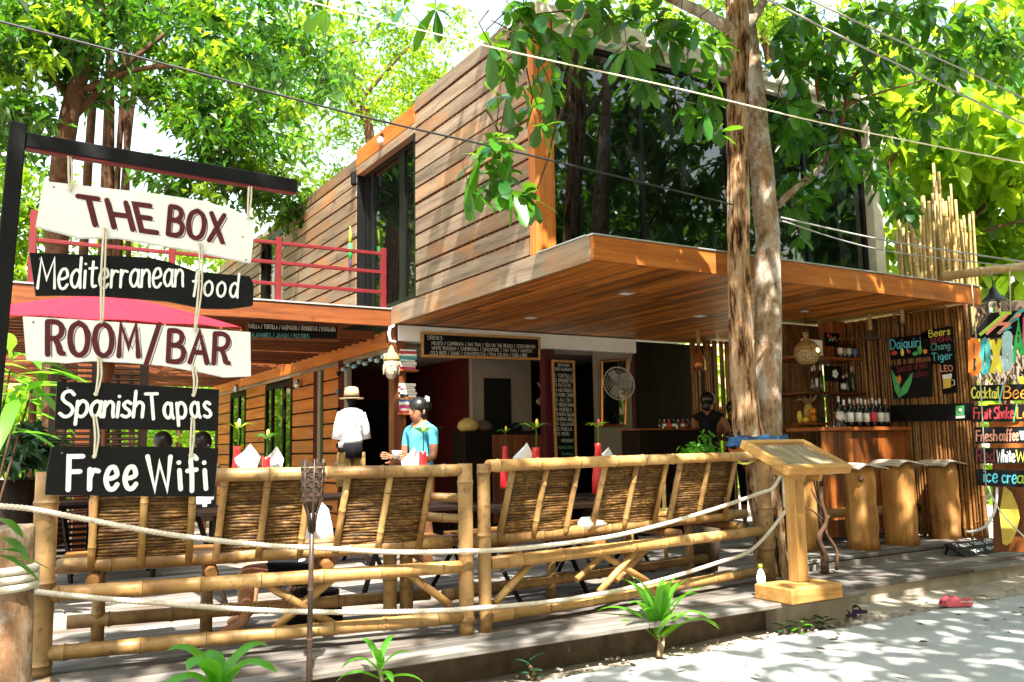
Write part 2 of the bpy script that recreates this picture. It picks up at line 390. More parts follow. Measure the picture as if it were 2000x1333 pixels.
DZ = .25
deck = struct(thing('deck', 'x', 'x')); del deck['label'], deck['category']
fo = MB(); fo.box((-3, 5.09, -.02), (5.5, 5.2, .205)); fo.box((6.10, 5.2, -.02), (6.22, 6.2, .205)); fo.box((-3, 5.2, .10), (6.0, 12, .18)); fo.box((6.0, 6.35, .10), (10.6, 12, .18))
fo.build('foundation', 'mud_brown', deck); MB().box((5.36, 4.97, -.02), (6.24, 5.195, .212), 0, .006).build('pier', 'concrete_wall', deck)
random.seed(11); y = 4.83; i = 0
while y < 11.0:
    w = .172; xs = [-3.2, rnd(-.5, 1.2), rnd(3.2, 4.6), 6.26] if y < 6.25 else [-3.2, rnd(-.5, 2), rnd(3.5, 5.5), rnd(7, 8.5), 10.48]
    for a, b in zip(xs, xs[1:]):
        dz = rnd(-.003, .003); p = MB().box((a + .003, y + .0055, DZ - .036 + dz), (b - .003, y + w - .0055, DZ + dz), 0, .006)
        p.build('plank', 'deckboard_x', deck)
    y += w
st = struct(thing('entrance_step', 'x', 'x')); del st['label'], st['category']
c_ = MB(); c_.box((6.24, 5.47, -.03), (13, 6.30, .115)); c_.build('concrete_face', 'concrete_wall', st)
for k in range(5):
    y0 = 5.42 + k * .178
    for a, b in ((6.262, 8.7), (8.706, 13)):
        MB().box((a, y0 + .003, .118), (b, y0 + .172, .155), 0, .005).build('plank', 'deckboard_x', st)
r_ = MB(); r_.box((6.27, 6.318, .12), (10.48, 6.345, .212)); r_.build('riser', 'deckboard_x', st)

# ------------------------------------------------------------------ the two-storey container cafe
B = thing('container_cafe', 'two-storey timber-clad container cafe with glazed box upper floor', 'building', (4.79, 7.39, 0))
X0, XR, Y0 = 4.79, 10.36, 7.39
def corrug(mb, x, y0, y1, z0, z1, pitch=.11, dep=.022, m=0):
    n = int((y1 - y0) / pitch); pts = []
    for i in range(n):
        a = y0 + i * pitch
        pts += [(a, x), (a + pitch * .5, x), (a + pitch * .62, x + dep), (a + pitch * .9, x + dep)]
    pts.append((y1, x))
    for (a, xa), (b, xb) in zip(pts, pts[1:]): mb.poly([(xa, a, z0), (xb, b, z0), (xb, b, z1), (xa, a, z1)][::-1], m)
# core shell so that no light leaks
core = MB(); core.box((X0 + .40, Y0 + .6, 3.2), (XR - .05, 21.8, 5.9)); core.build('shell', 'black_steel', B)
roof = MB(); roof.box((X0 + .03, Y0 + .02, 6.02), (XR, 10.25, 6.12)); roof.box((X0 + .05, 10.25, 5.86), (XR, 22, 5.96)); roof.build('roof', 'cream_steel', B)
def cladding(y0, y1, z0, z1, n, step, joints=()):
    bk = MB(); corrug(bk, X0 + .030, y0, y1, z0, z1); bko = bk.build('cladding', 'redwood_z', B)
    h = (z1 - z0) / n
    for i in range(n):
        ys = [y0] + [j + rnd(-.02, .02) for j in joints] + [y1]
        for a, b in zip(ys, ys[1:]):
            o = rnd(-.004, .004); mb = MB().obox((X0 + .014 + o, (a + b) / 2, z0 + h * (i + .5) + rnd(-.004, .004)), (.027, b - a - .004, h - .030), Matrix.Rotation(rnd(-.0016, .0016), 3, 'X'), 0, .004)
            mb.build('plank', 'cladding_y', bko)
random.seed(5)
cladding(Y0 + .12, 10.33, 3.42, 6.13, 13, 0)
cladding(12.47, 16.3, 3.42, 5.95, 12, 0)
cladding(17.9, 21.5, 3.42, 5.95, 12, 0)
# timber corner post and trim
t_ = MB(); t_.box((X0 - .012, Y0 - .005, 3.41), (X0 + .235, Y0 + .045, 6.12), 0, .006); t_.box((X0 - .014, Y0 + .047, 3.41), (X0 + .02, Y0 + .118, 6.12), 0, .004)
t_.build('corner_post', 'fascia_z', B)
# container top rail, right steel post, corner casting
t_ = MB(); t_.box((X0 + .03, Y0 - .03, 5.965), (XR + .02, Y0 + .1, 6.145), 0, .008); t_.box((X0 + .24, Y0 + .02, 5.87), (XR - .2, Y0 + .12, 5.962), 0)
t_.build('top_rail', 'cream_steel', B)
t_ = MB(); t_.box((XR - .17, Y0 - .02, 3.41), (XR + .02, Y0 + .16, 5.962), 0, .01); t_.box((XR - .20, Y0 - .045, 5.94), (XR + .05, Y0 + .18, 6.16), 0, .01)
t_.box((XR - .14, Y0 - .05, 6.0), (XR - .02, Y0 - .042, 6.1), 1); t_.build('steel_post', ['cream_steel', 'black_steel'], B)
# front glazing
def window(lo, hi, axis, mulls, fw=.045, pane_mat='dark_glass', fmat='black_steel', pane_off=.03, depth=.08):
    """lo/hi opposite corners of the opening in the wall plane; axis = 'x' wall runs along X, 'y' along Y; mulls in m from start"""
    lo = Vector(lo); hi = Vector(hi); L = (hi.x - lo.x) if axis == 'x' else (hi.y - lo.y)
    def bx(mb, a, b, z0, z1, d0, d1, m=0, ch=0):
        if axis == 'x': mb.box((lo.x + a, lo.y + d0, z0), (lo.x + b, lo.y + d1, z1), m, ch)
        else: mb.box((lo.x + d0, lo.y + a, z0), (lo.x + d1, lo.y + b, z1), m, ch)
    f = MB()
    bx(f, 0, L, lo.z, lo.z + fw, 0, depth); bx(f, 0, L, hi.z - fw, hi.z, 0, depth); bx(f, 0, fw, lo.z + fw, hi.z - fw, 0, depth); bx(f, L - fw, L, lo.z + fw, hi.z - fw, 0, depth)
    for q in mulls: bx(f, q - fw * .5, q + fw * .5, lo.z + fw, hi.z - fw, .004, depth - .004)
    w = f.build('window', fmat, B); cuts = [fw] + list(mulls) + [L - fw]
    for a, b in zip(cuts, cuts[1:]):
        p = MB(); g0 = fw * .5; bx(p, a + (g0 if a != fw else 0), b - (g0 if b != L - fw else 0), lo.z + fw, hi.z - fw, pane_off, pane_off + .012); p.build('pane', pane_mat, w)
    return w
window((X0 + .245, Y0 + .10, 3.42), (XR - .18, Y0 + .2, 5.865), 'x', [1.27, 2.62, 3.98], .05)
# terrace-side window of the upper floor with its orange header
window((X0 + .13, 10.40, 3.44), (X0 + .2, 12.44, 5.70), 'y', [.62, .70, 1.75], .09)
t_ = MB(); t_.box((X0 - .0, 10.34, 5.80), (X0 + .10, 12.47, 6.06), 0, .006); t_.build('window_header', 'fascia_y', B)
t_ = MB(); t_.box((X0 + .004, 10.34, 5.66), (X0 + .115, 12.47, 5.795), 0, .004); t_.build('window_header', 'cladding_y', B)
MB().box((X0 + .01, 10.335, 3.42), (X0 + .22, 10.395, 5.66)).build('window_reveal', 'black_steel', B); MB().box((X0 + .01, 12.445, 3.42), (X0 + .22, 12.468, 5.66)).build('window_reveal', 'black_steel', B)
window((X0 + .1, 16.35, 3.44), (X0 + .2, 17.85, 5.8), 'y', [.75], .1)
# overhang: soffit boards, fascias, flashing
SF0, SF1 = 3.165, 3.40
t_ = MB(); t_.box((X0 + .05, 6.49, 3.20), (10.9, 11.2, 3.36)); sof = t_.build('soffit', 'black_steel', B)
random.seed(21); x = X0 + .035; n = 44; w = (10.87 - x) / n
for i in range(n):
    cut = rnd(7.6, 10); dz = rnd(-.002, .002)
    for a, b in ((6.475, cut), (cut + .003, 11.19)):
        MB().box((x + i * w + .004, a, SF0 + .014 + dz), (x + (i + 1) * w - .004, b, SF0 + .033 + dz), 0, .003).build('board', 'soffit_y', sof)
t_ = MB(); t_.box((X0 - .012, 6.43, SF0), (10.92, 6.47, SF1), 0, .004); t_.build('front_fascia', 'fascia_x', B)
t_ = MB(); t_.box((X0 - .014, 6.473, SF0 - .002), (X0 + .028, 11.2, SF1 + .01), 0, .004); t_.build('side_fascia', 'cladding_y', B)
t_ = MB(); t_.box((X0 - .02, 6.415, SF1 + .002), (10.93, 6.52, SF1 + .016)); t_.box((X0 - .022, 6.522, SF1 + .012), (X0 + .03, 7.36, SF1 + .024)); t_.build('flashing', 'flashing', B)
t_ = MB(); t_.box((10.885, 6.473, SF0), (10.93, 11.0, SF1), 0, .004); t_.build('side_fascia', 'fascia_y', B)
t_ = MB(); t_.box((X0 + .05, 6.53, 3.37), (10.88, Y0 + .1, 3.398)); t_.build('balcony_floor', 'deckboard_x', B)
for (px, py) in ((6.21, 7.74), (6.21, 9.78), (8.2, 8.7)):
    d_ = MB().box((px - .07, py - .07, SF0 - .004), (px + .07, py + .07, SF0 + .01), 0, .003).box((px - .045, py - .045, SF0 - .008), (px + .045, py + .045, SF0 - .004), 1)
    d_.build('downlight', ['flashing', 'letter_white'], sof)
# ground floor container: white front beam, inside walls
t_ = MB(); t_.box((4.86, 11.05, 2.94), (9.02, 11.25, 3.163), 0, .006); t_.build('white_beam', 'white_paint', B)
t_ = MB(); t_.box((4.80, 11.06, .25), (4.98, 11.24, 3.16), 0, .006); t_.build('corner_column', 'redwood_z', B)
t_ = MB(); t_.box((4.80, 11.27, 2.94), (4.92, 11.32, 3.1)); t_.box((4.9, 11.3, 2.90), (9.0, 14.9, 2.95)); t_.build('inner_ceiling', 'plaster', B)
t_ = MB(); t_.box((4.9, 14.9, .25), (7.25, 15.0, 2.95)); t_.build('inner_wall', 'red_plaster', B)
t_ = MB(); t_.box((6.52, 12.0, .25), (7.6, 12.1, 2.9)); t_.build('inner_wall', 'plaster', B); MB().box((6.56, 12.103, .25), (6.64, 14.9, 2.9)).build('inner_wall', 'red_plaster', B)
t_ = MB(); t_.box((8.28, 11.14, .25), (8.96, 11.24, 2.94)); t_.build('inner_wall', 'plaster', B)
MB().box((8.97, 11.15, .25), (9.05, 11.25, 2.94)).build('steel_column', 'maroon', B); MB().box((7.28, 11.1, .25), (7.46, 11.24, 2.94)).build('steel_column', 'maroon', B)
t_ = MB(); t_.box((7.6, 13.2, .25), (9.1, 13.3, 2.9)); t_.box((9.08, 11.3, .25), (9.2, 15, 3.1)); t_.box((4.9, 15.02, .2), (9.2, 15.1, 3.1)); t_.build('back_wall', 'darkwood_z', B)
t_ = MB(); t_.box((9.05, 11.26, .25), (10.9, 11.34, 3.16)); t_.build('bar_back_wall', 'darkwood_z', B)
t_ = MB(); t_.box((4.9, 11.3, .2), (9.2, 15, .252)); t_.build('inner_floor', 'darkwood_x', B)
t_ = MB(); t_.box((5.75, 14.87, .25), (6.35, 14.895, 2.35)); t_.build('door', 'black_paint', B)
# lower side wall of horizontal planks with window openings
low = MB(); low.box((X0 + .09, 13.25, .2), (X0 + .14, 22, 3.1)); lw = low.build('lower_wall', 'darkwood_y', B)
random.seed(9)
openings = [(14.07, 14.55), (15.75, 17.5), (19.0, 20.35)]
segs = [(13.28, 14.05), (14.57, 15.73), (17.52, 18.98), (20.37, 21.5)]
for a, b in segs:
    for k in range(11):
        z0 = .25 + k * .235
        MB().box((X0 + .05, a, z0 + .014), (X0 + .078, b, z0 + .235 - .014 + rnd(-.004, .004)), 0, .004).build('plank', 'fascia_y', lw)
for k, (ya, yb) in enumerate([(11.25, 12.7), (12.705, 15.2), (15.205, 18.4), (18.405, 22)]):       # scalloped top board
    pts = [(X0 + .01, ya, 2.87), (X0 + .01, yb, 2.87)]; n = int((yb - ya) / .42) + 1
    for q in range(n * 4 + 1):
        yy = yb + (ya - yb) * q / (n * 4); pts.append((X0 + .01, yy, 3.07 + .045 * abs(math.sin(math.pi * q / 4)) ** .6))
    MB().prism(pts, (.04, 0, 0)).build('top_board', 'fascia_y', lw)
    MB().box((X0 + .02, ya, 2.80), (X0 + .06, yb - .004, 2.866), 0, .004).build('top_board', 'cladding_y', lw)
window((X0 + .04, 15.75, 1.0), (X0 + .1, 17.5, 2.76), 'y', [.55, 1.3], .09, fmat='darkwood_y')
window((X0 + .04, 19.0, 1.0), (X0 + .1, 20.35, 2.76), 'y', [.6], .09, fmat='darkwood_y')
for ya, yb in ((15.75, 17.5), (19.0, 20.35)): MB().box((X0 + .03, ya, .26), (X0 + .085, yb, .98)).build('window_panel', 'steel_grey', B)
t_ = MB(); t_.box((X0 + .05, 14.07, .26), (X0 + .1, 14.2, 2.8)); t_.build('window_reveal', 'black_steel', B)
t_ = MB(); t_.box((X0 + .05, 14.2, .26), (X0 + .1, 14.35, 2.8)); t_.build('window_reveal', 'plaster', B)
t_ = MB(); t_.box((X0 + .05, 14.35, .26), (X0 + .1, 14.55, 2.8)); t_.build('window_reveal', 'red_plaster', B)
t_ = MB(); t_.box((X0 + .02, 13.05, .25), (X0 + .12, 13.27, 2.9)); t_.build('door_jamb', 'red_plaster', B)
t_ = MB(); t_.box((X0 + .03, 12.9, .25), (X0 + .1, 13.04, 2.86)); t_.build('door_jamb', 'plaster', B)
# black panel on the inner white wall
tag(MB().box((6.72, 11.965, .95), (7.2, 11.995, 2.55), 0, .004).build('wall_panel', 'black_paint', loc=(6.9, 11.98, .95)), 'tall black panel on the inner white wall behind the chalkboard', 'panel')

# terrace: floor, front beam, joists
T = thing('terrace', 'timber roof terrace left of the upper container on a brown beam', 'terrace', (2.5, 11.2, 0))
t_ = MB(); t_.box((-.3, 11.10, 3.14), (4.775, 11.16, 3.37), 0, .006); t_.build('front_beam', 'redwood_x', T)
t_ = MB(); t_.box((-.3, 11.085, 3.375), (4.775, 11.3, 3.395)); t_.build('flashing', 'flashing', T)
random.seed(4)
for k in range(19):
    yy = 11.32 + k * .22; MB().box((-.3, yy, 3.34), (4.77, yy + .2, 3.374), 0, .004).build('plank', 'redwood_x', T)
for k in range(34):
    yy = 11.6 + k * .30; MB().box((-.3, yy, 3.02), (4.74, yy + .05, 3.13)).build('joist', 'redwood_x', T)
for xx in (-.2, .95): MB().box((xx, 11.2, .2), (xx + .14, 11.34, 3.13), 0, .004).build('post', 'redwood_z', T)
RL = thing('terrace_railing', 'dark red wooden railing along the terrace edge', 'railing', (2.5, 11.18, 3.395))
for xx in (.42, 1.92, 3.23, 4.69): MB().box((xx - .036, 11.14, 3.397), (xx + .036, 11.215, 4.24), 0, .005).build('post', 'red_paint', RL)
for z in (3.62, 3.90, 4.16): MB().box((.37, 11.155, z - .022), (4.74, 11.195, z + .022), 0, .004).build('rail', 'red_paint', RL)
# ------------------------------------------------------------------ hand lettering: a stroke font drawn as paint ribbons
G = {}
def gl(ch, w, *st): G[ch] = (w, st)
# strokes: 's' smooth, 'l' straight; x 0..w, y: 0 baseline, 1 cap height
gl('A', .72, ('l', [(0, 0), (.36, 1), (.72, 0)]), ('l', [(.13, .34), (.59, .34)]))
gl('B', .6, ('l', [(0, 0), (0, 1)]), ('s', [(0, 1), (.3, 1), (.5, .9), (.5, .68), (.3, .54), (0, .53)]), ('s', [(.0, .53), (.36, .52), (.6, .4), (.58, .12), (.34, 0), (0, 0)]))
gl('C', .66, ('s', [(.64, .82), (.45, 1), (.18, .9), (0, .5), (.18, .1), (.45, 0), (.66, .18)]))
gl('D', .66, ('l', [(0, 0), (0, 1)]), ('s', [(0, 1), (.34, .96), (.64, .7), (.64, .3), (.34, .04), (0, 0)]))
gl('E', .54, ('l', [(.54, 1), (0, 1), (0, 0), (.54, 0)]), ('l', [(0, .52), (.44, .52)]))
gl('F', .54, ('l', [(.54, 1), (0, 1), (0, 0)]), ('l', [(0, .54), (.44, .54)]))
gl('G', .7, ('s', [(.64, .82), (.45, 1), (.18, .9), (0, .5), (.18, .1), (.45, 0), (.66, .12)]), ('l', [(.66, .1), (.66, .46), (.4, .46)]))
gl('H', .64, ('l', [(0, 0), (0, 1)]), ('l', [(.64, 0), (.64, 1)]), ('l', [(0, .5), (.64, .5)]))
gl('I', .12, ('l', [(.06, 0), (.06, 1)]))
gl('J', .5, ('s', [(.46, 1), (.46, .3), (.36, .04), (.14, .02), (0, .22)]))
gl('K', .62, ('l', [(0, 0), (0, 1)]), ('l', [(.58, 1), (.02, .45)]), ('l', [(.2, .6), (.62, 0)]))
gl('L', .52, ('l', [(0, 1), (0, 0), (.52, 0)]))
gl('M', .86, ('l', [(0, 0), (.1, 1), (.43, .3), (.76, 1), (.86, 0)]))
gl('N', .66, ('l', [(0, 0), (0, 1), (.66, 0), (.66, 1)]))
gl('O', .74, ('s', [(.37, 1), (.1, .86), (0, .5), (.1, .14), (.37, 0), (.64, .14), (.74, .5), (.64, .86), (.37, 1)]))
gl('P', .58, ('l', [(0, 0), (0, 1)]), ('s', [(0, 1), (.34, 1), (.58, .86), (.56, .6), (.34, .46), (0, .46)]))
gl('Q', .74, ('s', [(.37, 1), (.1, .86), (0, .5), (.1, .14), (.37, 0), (.64, .14), (.74, .5), (.64, .86), (.37, 1)]), ('l', [(.46, .26), (.74, -.06)]))
gl('R', .62, ('l', [(0, 0), (0, 1)]), ('s', [(0, 1), (.34, 1), (.56, .88), (.55, .64), (.34, .5), (0, .5)]), ('s', [(.3, .5), (.42, .3), (.5, .08), (.64, .04)]))
gl('S', .6, ('s', [(.56, .86), (.36, 1), (.1, .92), (.04, .72), (.2, .56), (.44, .44), (.58, .26), (.46, .05), (.22, 0), (0, .12)]))
gl('T', .66, ('l', [(0, 1), (.66, 1)]), ('l', [(.33, 1), (.33, 0)]))
gl('U', .66, ('s', [(0, 1), (0, .35), (.12, .06), (.33, 0), (.54, .06), (.66, .35), (.66, 1)]))
gl('V', .68, ('l', [(0, 1), (.34, 0), (.68, 1)]))
gl('W', .98, ('l', [(0, 1), (.22, 0), (.49, .8), (.74, 0), (.98, 1)]))
gl('X', .64, ('l', [(0, 1), (.64, 0)]), ('l', [(.62, 1), (.0, 0)]))
gl('Y', .62, ('l', [(0, 1), (.32, .5), (.62, 1)]), ('l', [(.32, .5), (.3, 0)]))
gl('Z', .6, ('l', [(0, 1), (.6, 1), (0, 0), (.6, 0)]))
gl('a', .48, ('s', [(.46, .5), (.26, .62), (.05, .46), (.02, .2), (.18, .02), (.36, .1), (.46, .4)]), ('s', [(.46, .6), (.44, .2), (.52, 0)]))
gl('b', .48, ('l', [(0, 1), (0, 0)]), ('s', [(0, .4), (.2, .62), (.44, .5), (.46, .2), (.26, 0), (0, .08)]))
gl('c', .44, ('s', [(.42, .52), (.24, .62), (.04, .44), (.04, .16), (.22, 0), (.44, .1)]))
gl('d', .5, ('s', [(.46, .5), (.26, .62), (.05, .46), (.02, .2), (.18, .02), (.36, .1), (.46, .4)]), ('s', [(.47, 1.04), (.46, .4), (.5, 0)]))
gl('e', .48, ('s', [(.05, .30), (.28, .32), (.46, .42), (.36, .64), (.14, .60), (.01, .3), (.12, .02), (.32, -.02), (.48, .12)]))
gl('f', .42, ('s', [(.44, .94), (.3, 1.04), (.18, .9), (.18, .4), (.14, -.06)]), ('l', [(0, .56), (.4, .6)]))
gl('g', .48, ('s', [(.44, .52), (.24, .62), (.03, .46), (.03, .2), (.2, .04), (.38, .14), (.45, .5), (.45, -.1), (.28, -.32), (.04, -.22)]))
gl('h', .46, ('l', [(0, 1.04), (0, 0)]), ('s', [(0, .38), (.2, .6), (.42, .5), (.44, .2), (.44, 0)]))
gl('i', .1, ('l', [(.05, .58), (.05, 0)]), ('l', [(.05, .82), (.051, .84)]))
gl('j', .2, ('s', [(.15, .58), (.15, -.1), (0, -.26)]), ('l', [(.15, .82), (.151, .84)]))
gl('k', .46, ('l', [(0, 1), (0, 0)]), ('l', [(.4, .58), (.02, .26), (.46, 0)]))
gl('l', .14, ('s', [(.04, 1.02), (.04, .3), (.14, 0)]))
gl('m', .72, ('l', [(0, .6), (0, 0)]), ('s', [(0, .36), (.16, .6), (.34, .5), (.36, 0)]), ('s', [(.36, .36), (.52, .6), (.7, .5), (.72, 0)]))
gl('n', .44, ('l', [(0, .6), (0, 0)]), ('s', [(0, .36), (.2, .6), (.4, .5), (.42, .2), (.46, 0)]))
gl('o', .5, ('s', [(.25, .62), (.06, .5), (0, .3), (.08, .08), (.26, 0), (.44, .1), (.5, .32), (.42, .54), (.25, .62)]))
gl('p', .48, ('l', [(0, .6), (0, -.3)]), ('s', [(0, .4), (.2, .62), (.44, .5), (.46, .2), (.26, 0), (0, .08)]))
gl('q', .48, ('s', [(.44, .52), (.24, .62), (.03, .46), (.03, .2), (.2, .04), (.38, .14), (.45, .5)]), ('l', [(.45, .58), (.45, -.3)]))
gl('r', .34, ('l', [(0, .6), (.0, 0)]), ('s', [(0, .34), (.14, .56), (.34, .54)]))
gl('s', .4, ('s', [(.38, .54), (.2, .62), (.04, .5), (.14, .36), (.32, .26), (.38, .1), (.2, 0), (0, .06)]))
gl('t', .38, ('s', [(.18, .9), (.16, .3), (.22, .04), (.38, .06)]), ('l', [(0, .66), (.38, .68)]))
gl('u', .46, ('s', [(0, .6), (.02, .14), (.2, 0), (.4, .14), (.44, .4)]), ('l', [(.44, .6), (.46, 0)]))
gl('v', .46, ('l', [(0, .6), (.22, 0), (.46, .6)]))
gl('w', .7, ('l', [(0, .6), (.18, 0), (.35, .5), (.52, 0), (.7, .6)]))
gl('x', .44, ('l', [(0, .6), (.44, 0)]), ('l', [(.44, .6), (0, 0)]))
gl('y', .46, ('l', [(0, .6), (.24, .04)]), ('l', [(.46, .6), (.12, -.3)]))
gl('z', .42, ('l', [(0, .6), (.42, .6), (0, 0), (.42, 0)]))
gl('/', .42, ('l', [(0, -.1), (.42, 1.08)])); gl(' ', .34); gl(':', .1, ('l', [(.05, .1), (.051, .12)]), ('l', [(.05, .5), (.051, .52)])); gl('.', .1, ('l', [(.05, 0), (.051, .02)])); gl('!', .1, ('l', [(.05, .3), (.05, 1)]), ('l', [(.05, 0), (.051, .02)]))
gl('0', .5, *G['O'][1]); gl('1', .2, ('l', [(0, .8), (.15, 1), (.15, 0)])); gl('2', .5, ('s', [(.02, .8), (.2, 1), (.46, .86), (.4, .55), (0, 0)]), ('l', [(0, 0), (.5, 0)]))
gl('3', .5, ('s', [(0, .9), (.3, 1), (.46, .78), (.2, .55)]), ('s', [(.2, .55), (.5, .4), (.4, .05), (0, .08)])); gl('4', .5, ('l', [(.38, 0), (.38, 1), (0, .35), (.5, .35)]))
gl('5', .5, ('l', [(.46, 1), (.05, 1), (.03, .58)]), ('s', [(.03, .58), (.3, .64), (.5, .35), (.3, .02), (0, .06)])); gl('6', .5, ('s', [(.4, 1), (.08, .6), (.03, .2), (.25, 0), (.48, .2), (.4, .48), (.06, .38)]))
gl('7', .5, ('l', [(0, 1), (.5, 1), (.15, 0)])); gl('8', .5, ('s', [(.25, .54), (.04, .76), (.25, 1), (.46, .78), (.25, .54), (0, .26), (.25, 0), (.5, .26), (.25, .54)])); gl('9', .5, ('s', [(.46, .6), (.2, .5), (.05, .75), (.25, 1), (.45, .8), (.4, .2), (.2, 0)]))
def layout(s, sp=.2):
    out = []; x = 0
    for ch in s:
        w, st = G.get(ch, G[' '])
        for kind, pts in st:
            q = [Vector((p[0] + x, p[1])) for p in pts]
            if kind == 's': q = [Vector((v.x, v.y)) for v in bez([(p.x, p.y, 0) for p in q], 4)]
            out.append((ch, q))
        x += w + sp
    return out, max(x - sp, .01)
def ribbon(mb, pts, w, mp, lift, m=0, depth=0, mside=None, cap=True):
    """pts 2-D in plane metres, mp(2d, height) -> 3-D"""
    if len(pts) == 2 and (pts[1] - pts[0]).length < w * .6:
        c = pts[0]; b = [mp(c + Vector((math.cos(a * math.pi / 4), math.sin(a * math.pi / 4))) * w * 1.05, lift) for a in range(8)]; mb.poly(b, m); return
    L = []; Rr = []; n = len(pts); closed = (pts[0] - pts[-1]).length < 1e-5
    for i in range(n):
        a = pts[i - 1] if i else (pts[-2] if closed else None); c = pts[i + 1] if i < n - 1 else (pts[1] if closed else None)
        d0 = (pts[i] - a).normalized() if a is not None else None; d1 = (c - pts[i]).normalized() if c is not None else None
        if d0 is None: d0 = d1
        if d1 is None: d1 = d0
        t = d0 + d1
        t = t.normalized() if t.length > .25 else Vector((-d0.y, d0.x))
        nn = Vector((-t.y, t.x)); k = 1 / max(.45, abs(nn.dot(Vector((-d0.y, d0.x)))))
        L.append(pts[i] + nn * w * k); Rr.append(pts[i] - nn * w * k)
    ol = None
    if closed:
        for i in range(n - 1): mb.poly([mp(L[i], lift), mp(Rr[i], lift), mp(Rr[i + 1], lift), mp(L[i + 1], lift)], m)
    else:
        def arc(c, d):
            a0 = math.atan2(d.y, d.x); return [c + Vector((math.cos(a0 + k * math.pi / 4), math.sin(a0 + k * math.pi / 4))) * w for k in (1, 0, -1)]
        if cap:
            e = arc(pts[-1], pts[-1] - pts[-2]); s = arc(pts[0], pts[0] - pts[1])
            mb.poly([mp(p, lift) for p in [L[-1]] + e + [Rr[-1]]][::-1], m); mb.poly([mp(p, lift) for p in [Rr[0]] + s + [L[0]]][::-1], m)
        for i in range(n - 1): h_ = lift + i * .00006; mb.poly([mp(L[i], h_), mp(Rr[i], h_), mp(Rr[i + 1], h_), mp(L[i + 1], h_)], m)
    if depth:
        for i in range(n - 1):
            for E_ in (L, Rr): mb.poly([mp(E_[i], lift), mp(E_[i + 1], lift), mp(E_[i + 1], lift - depth), mp(E_[i], lift - depth)], m if mside is None else mside)
        if not closed:
            for i in (0, n - 1): mb.poly([mp(L[i], lift), mp(Rr[i], lift), mp(Rr[i], lift - depth), mp(L[i], lift - depth)], m if mside is None else mside)
def write(mb, s, p0, p1, p2, w, m=0, lift=.002, sp=.2, shade=None, toward=None, bold_var=0, depth=0, mside=None, cap=True, matfn=None):
    """p0 baseline left, p1 baseline right, p2 cap top above p0 (3-D); w half stroke width in m"""
    p0, p1, p2 = Vector(p0), Vector(p1), Vector(p2)
    st, W_ = layout(s, sp); ex = p1 - p0; ey = p2 - p0; nx = ex.normalized(); ny = (ey - nx * ey.dot(nx)).normalized(); nz = nx.cross(ny)
    if nz.dot((toward or CAMP) - p0) < 0: nz = -nz
    mp = lambda q, h: p0 + nx * q.x + ny * q.y + nz * h
    for k, (ch, pts) in enumerate(st):
        q = []
        for p in pts:
            v = ex * (p.x / W_) + ey * p.y; q.append(Vector((v.dot(nx), v.dot(ny))))
        mm = matfn(ch, k) if matfn else m
        ribbon(mb, q, w, mp, lift + k * .00012, mm, depth, mside, cap)
        if shade is not None:
            off = Vector((w * 1.45, -w * .9)); ribbon(mb, [v + off for v in q], w * .16, mp, lift - .0025 + k * .00005, m)
    return mb
def jit(p, a): return Vector(p) + Vector((rnd(-a, a), rnd(-a, a), rnd(-a, a)))

# ------------------------------------------------------------------ bamboo pieces
def cane(mb, a, b, r, nodes=.34, n=9, taper=1.0, hollow=False, wob=0, mi=(0, 1)):
    a = Vector(a); b = Vector(b); L = (b - a).length; d = (b - a) / L; s, u, _ = frame(d)
    k = max(1, int(L / nodes)); zs = []; off = rnd(.2, .8)
    pts = [0.0]; rad = [r]; mats = []
    for i in range(k + 1):
        z = (i + off) * nodes + rnd(-.04, .04)
        if z < .05 or z > L - .05: continue
        rr = r * (1 + (taper - 1) * z / L)
        for dz, f, m in ((-.03, 1.0, 0), (-.007, 1.06, 0), (-.003, 1.12, 0), (.003, 1.12, 1), (.007, 1.06, 0), (.03, .99, 0)):
            pts.append(z + dz); rad.append(rr * f); mats.append(mi[m])
    pts.append(L); rad.append(r * taper); mats.append(mi[0])
    P = [a + d * z + (s * math.sin(z * 1.7 + off * 9) + u * math.cos(z * 1.3 + off * 5)) * wob for z in pts]
    if L < .5 and len(P) == 2: pass
    mb.tube(P, rad, n, mi[0], True, True, mats); return mb

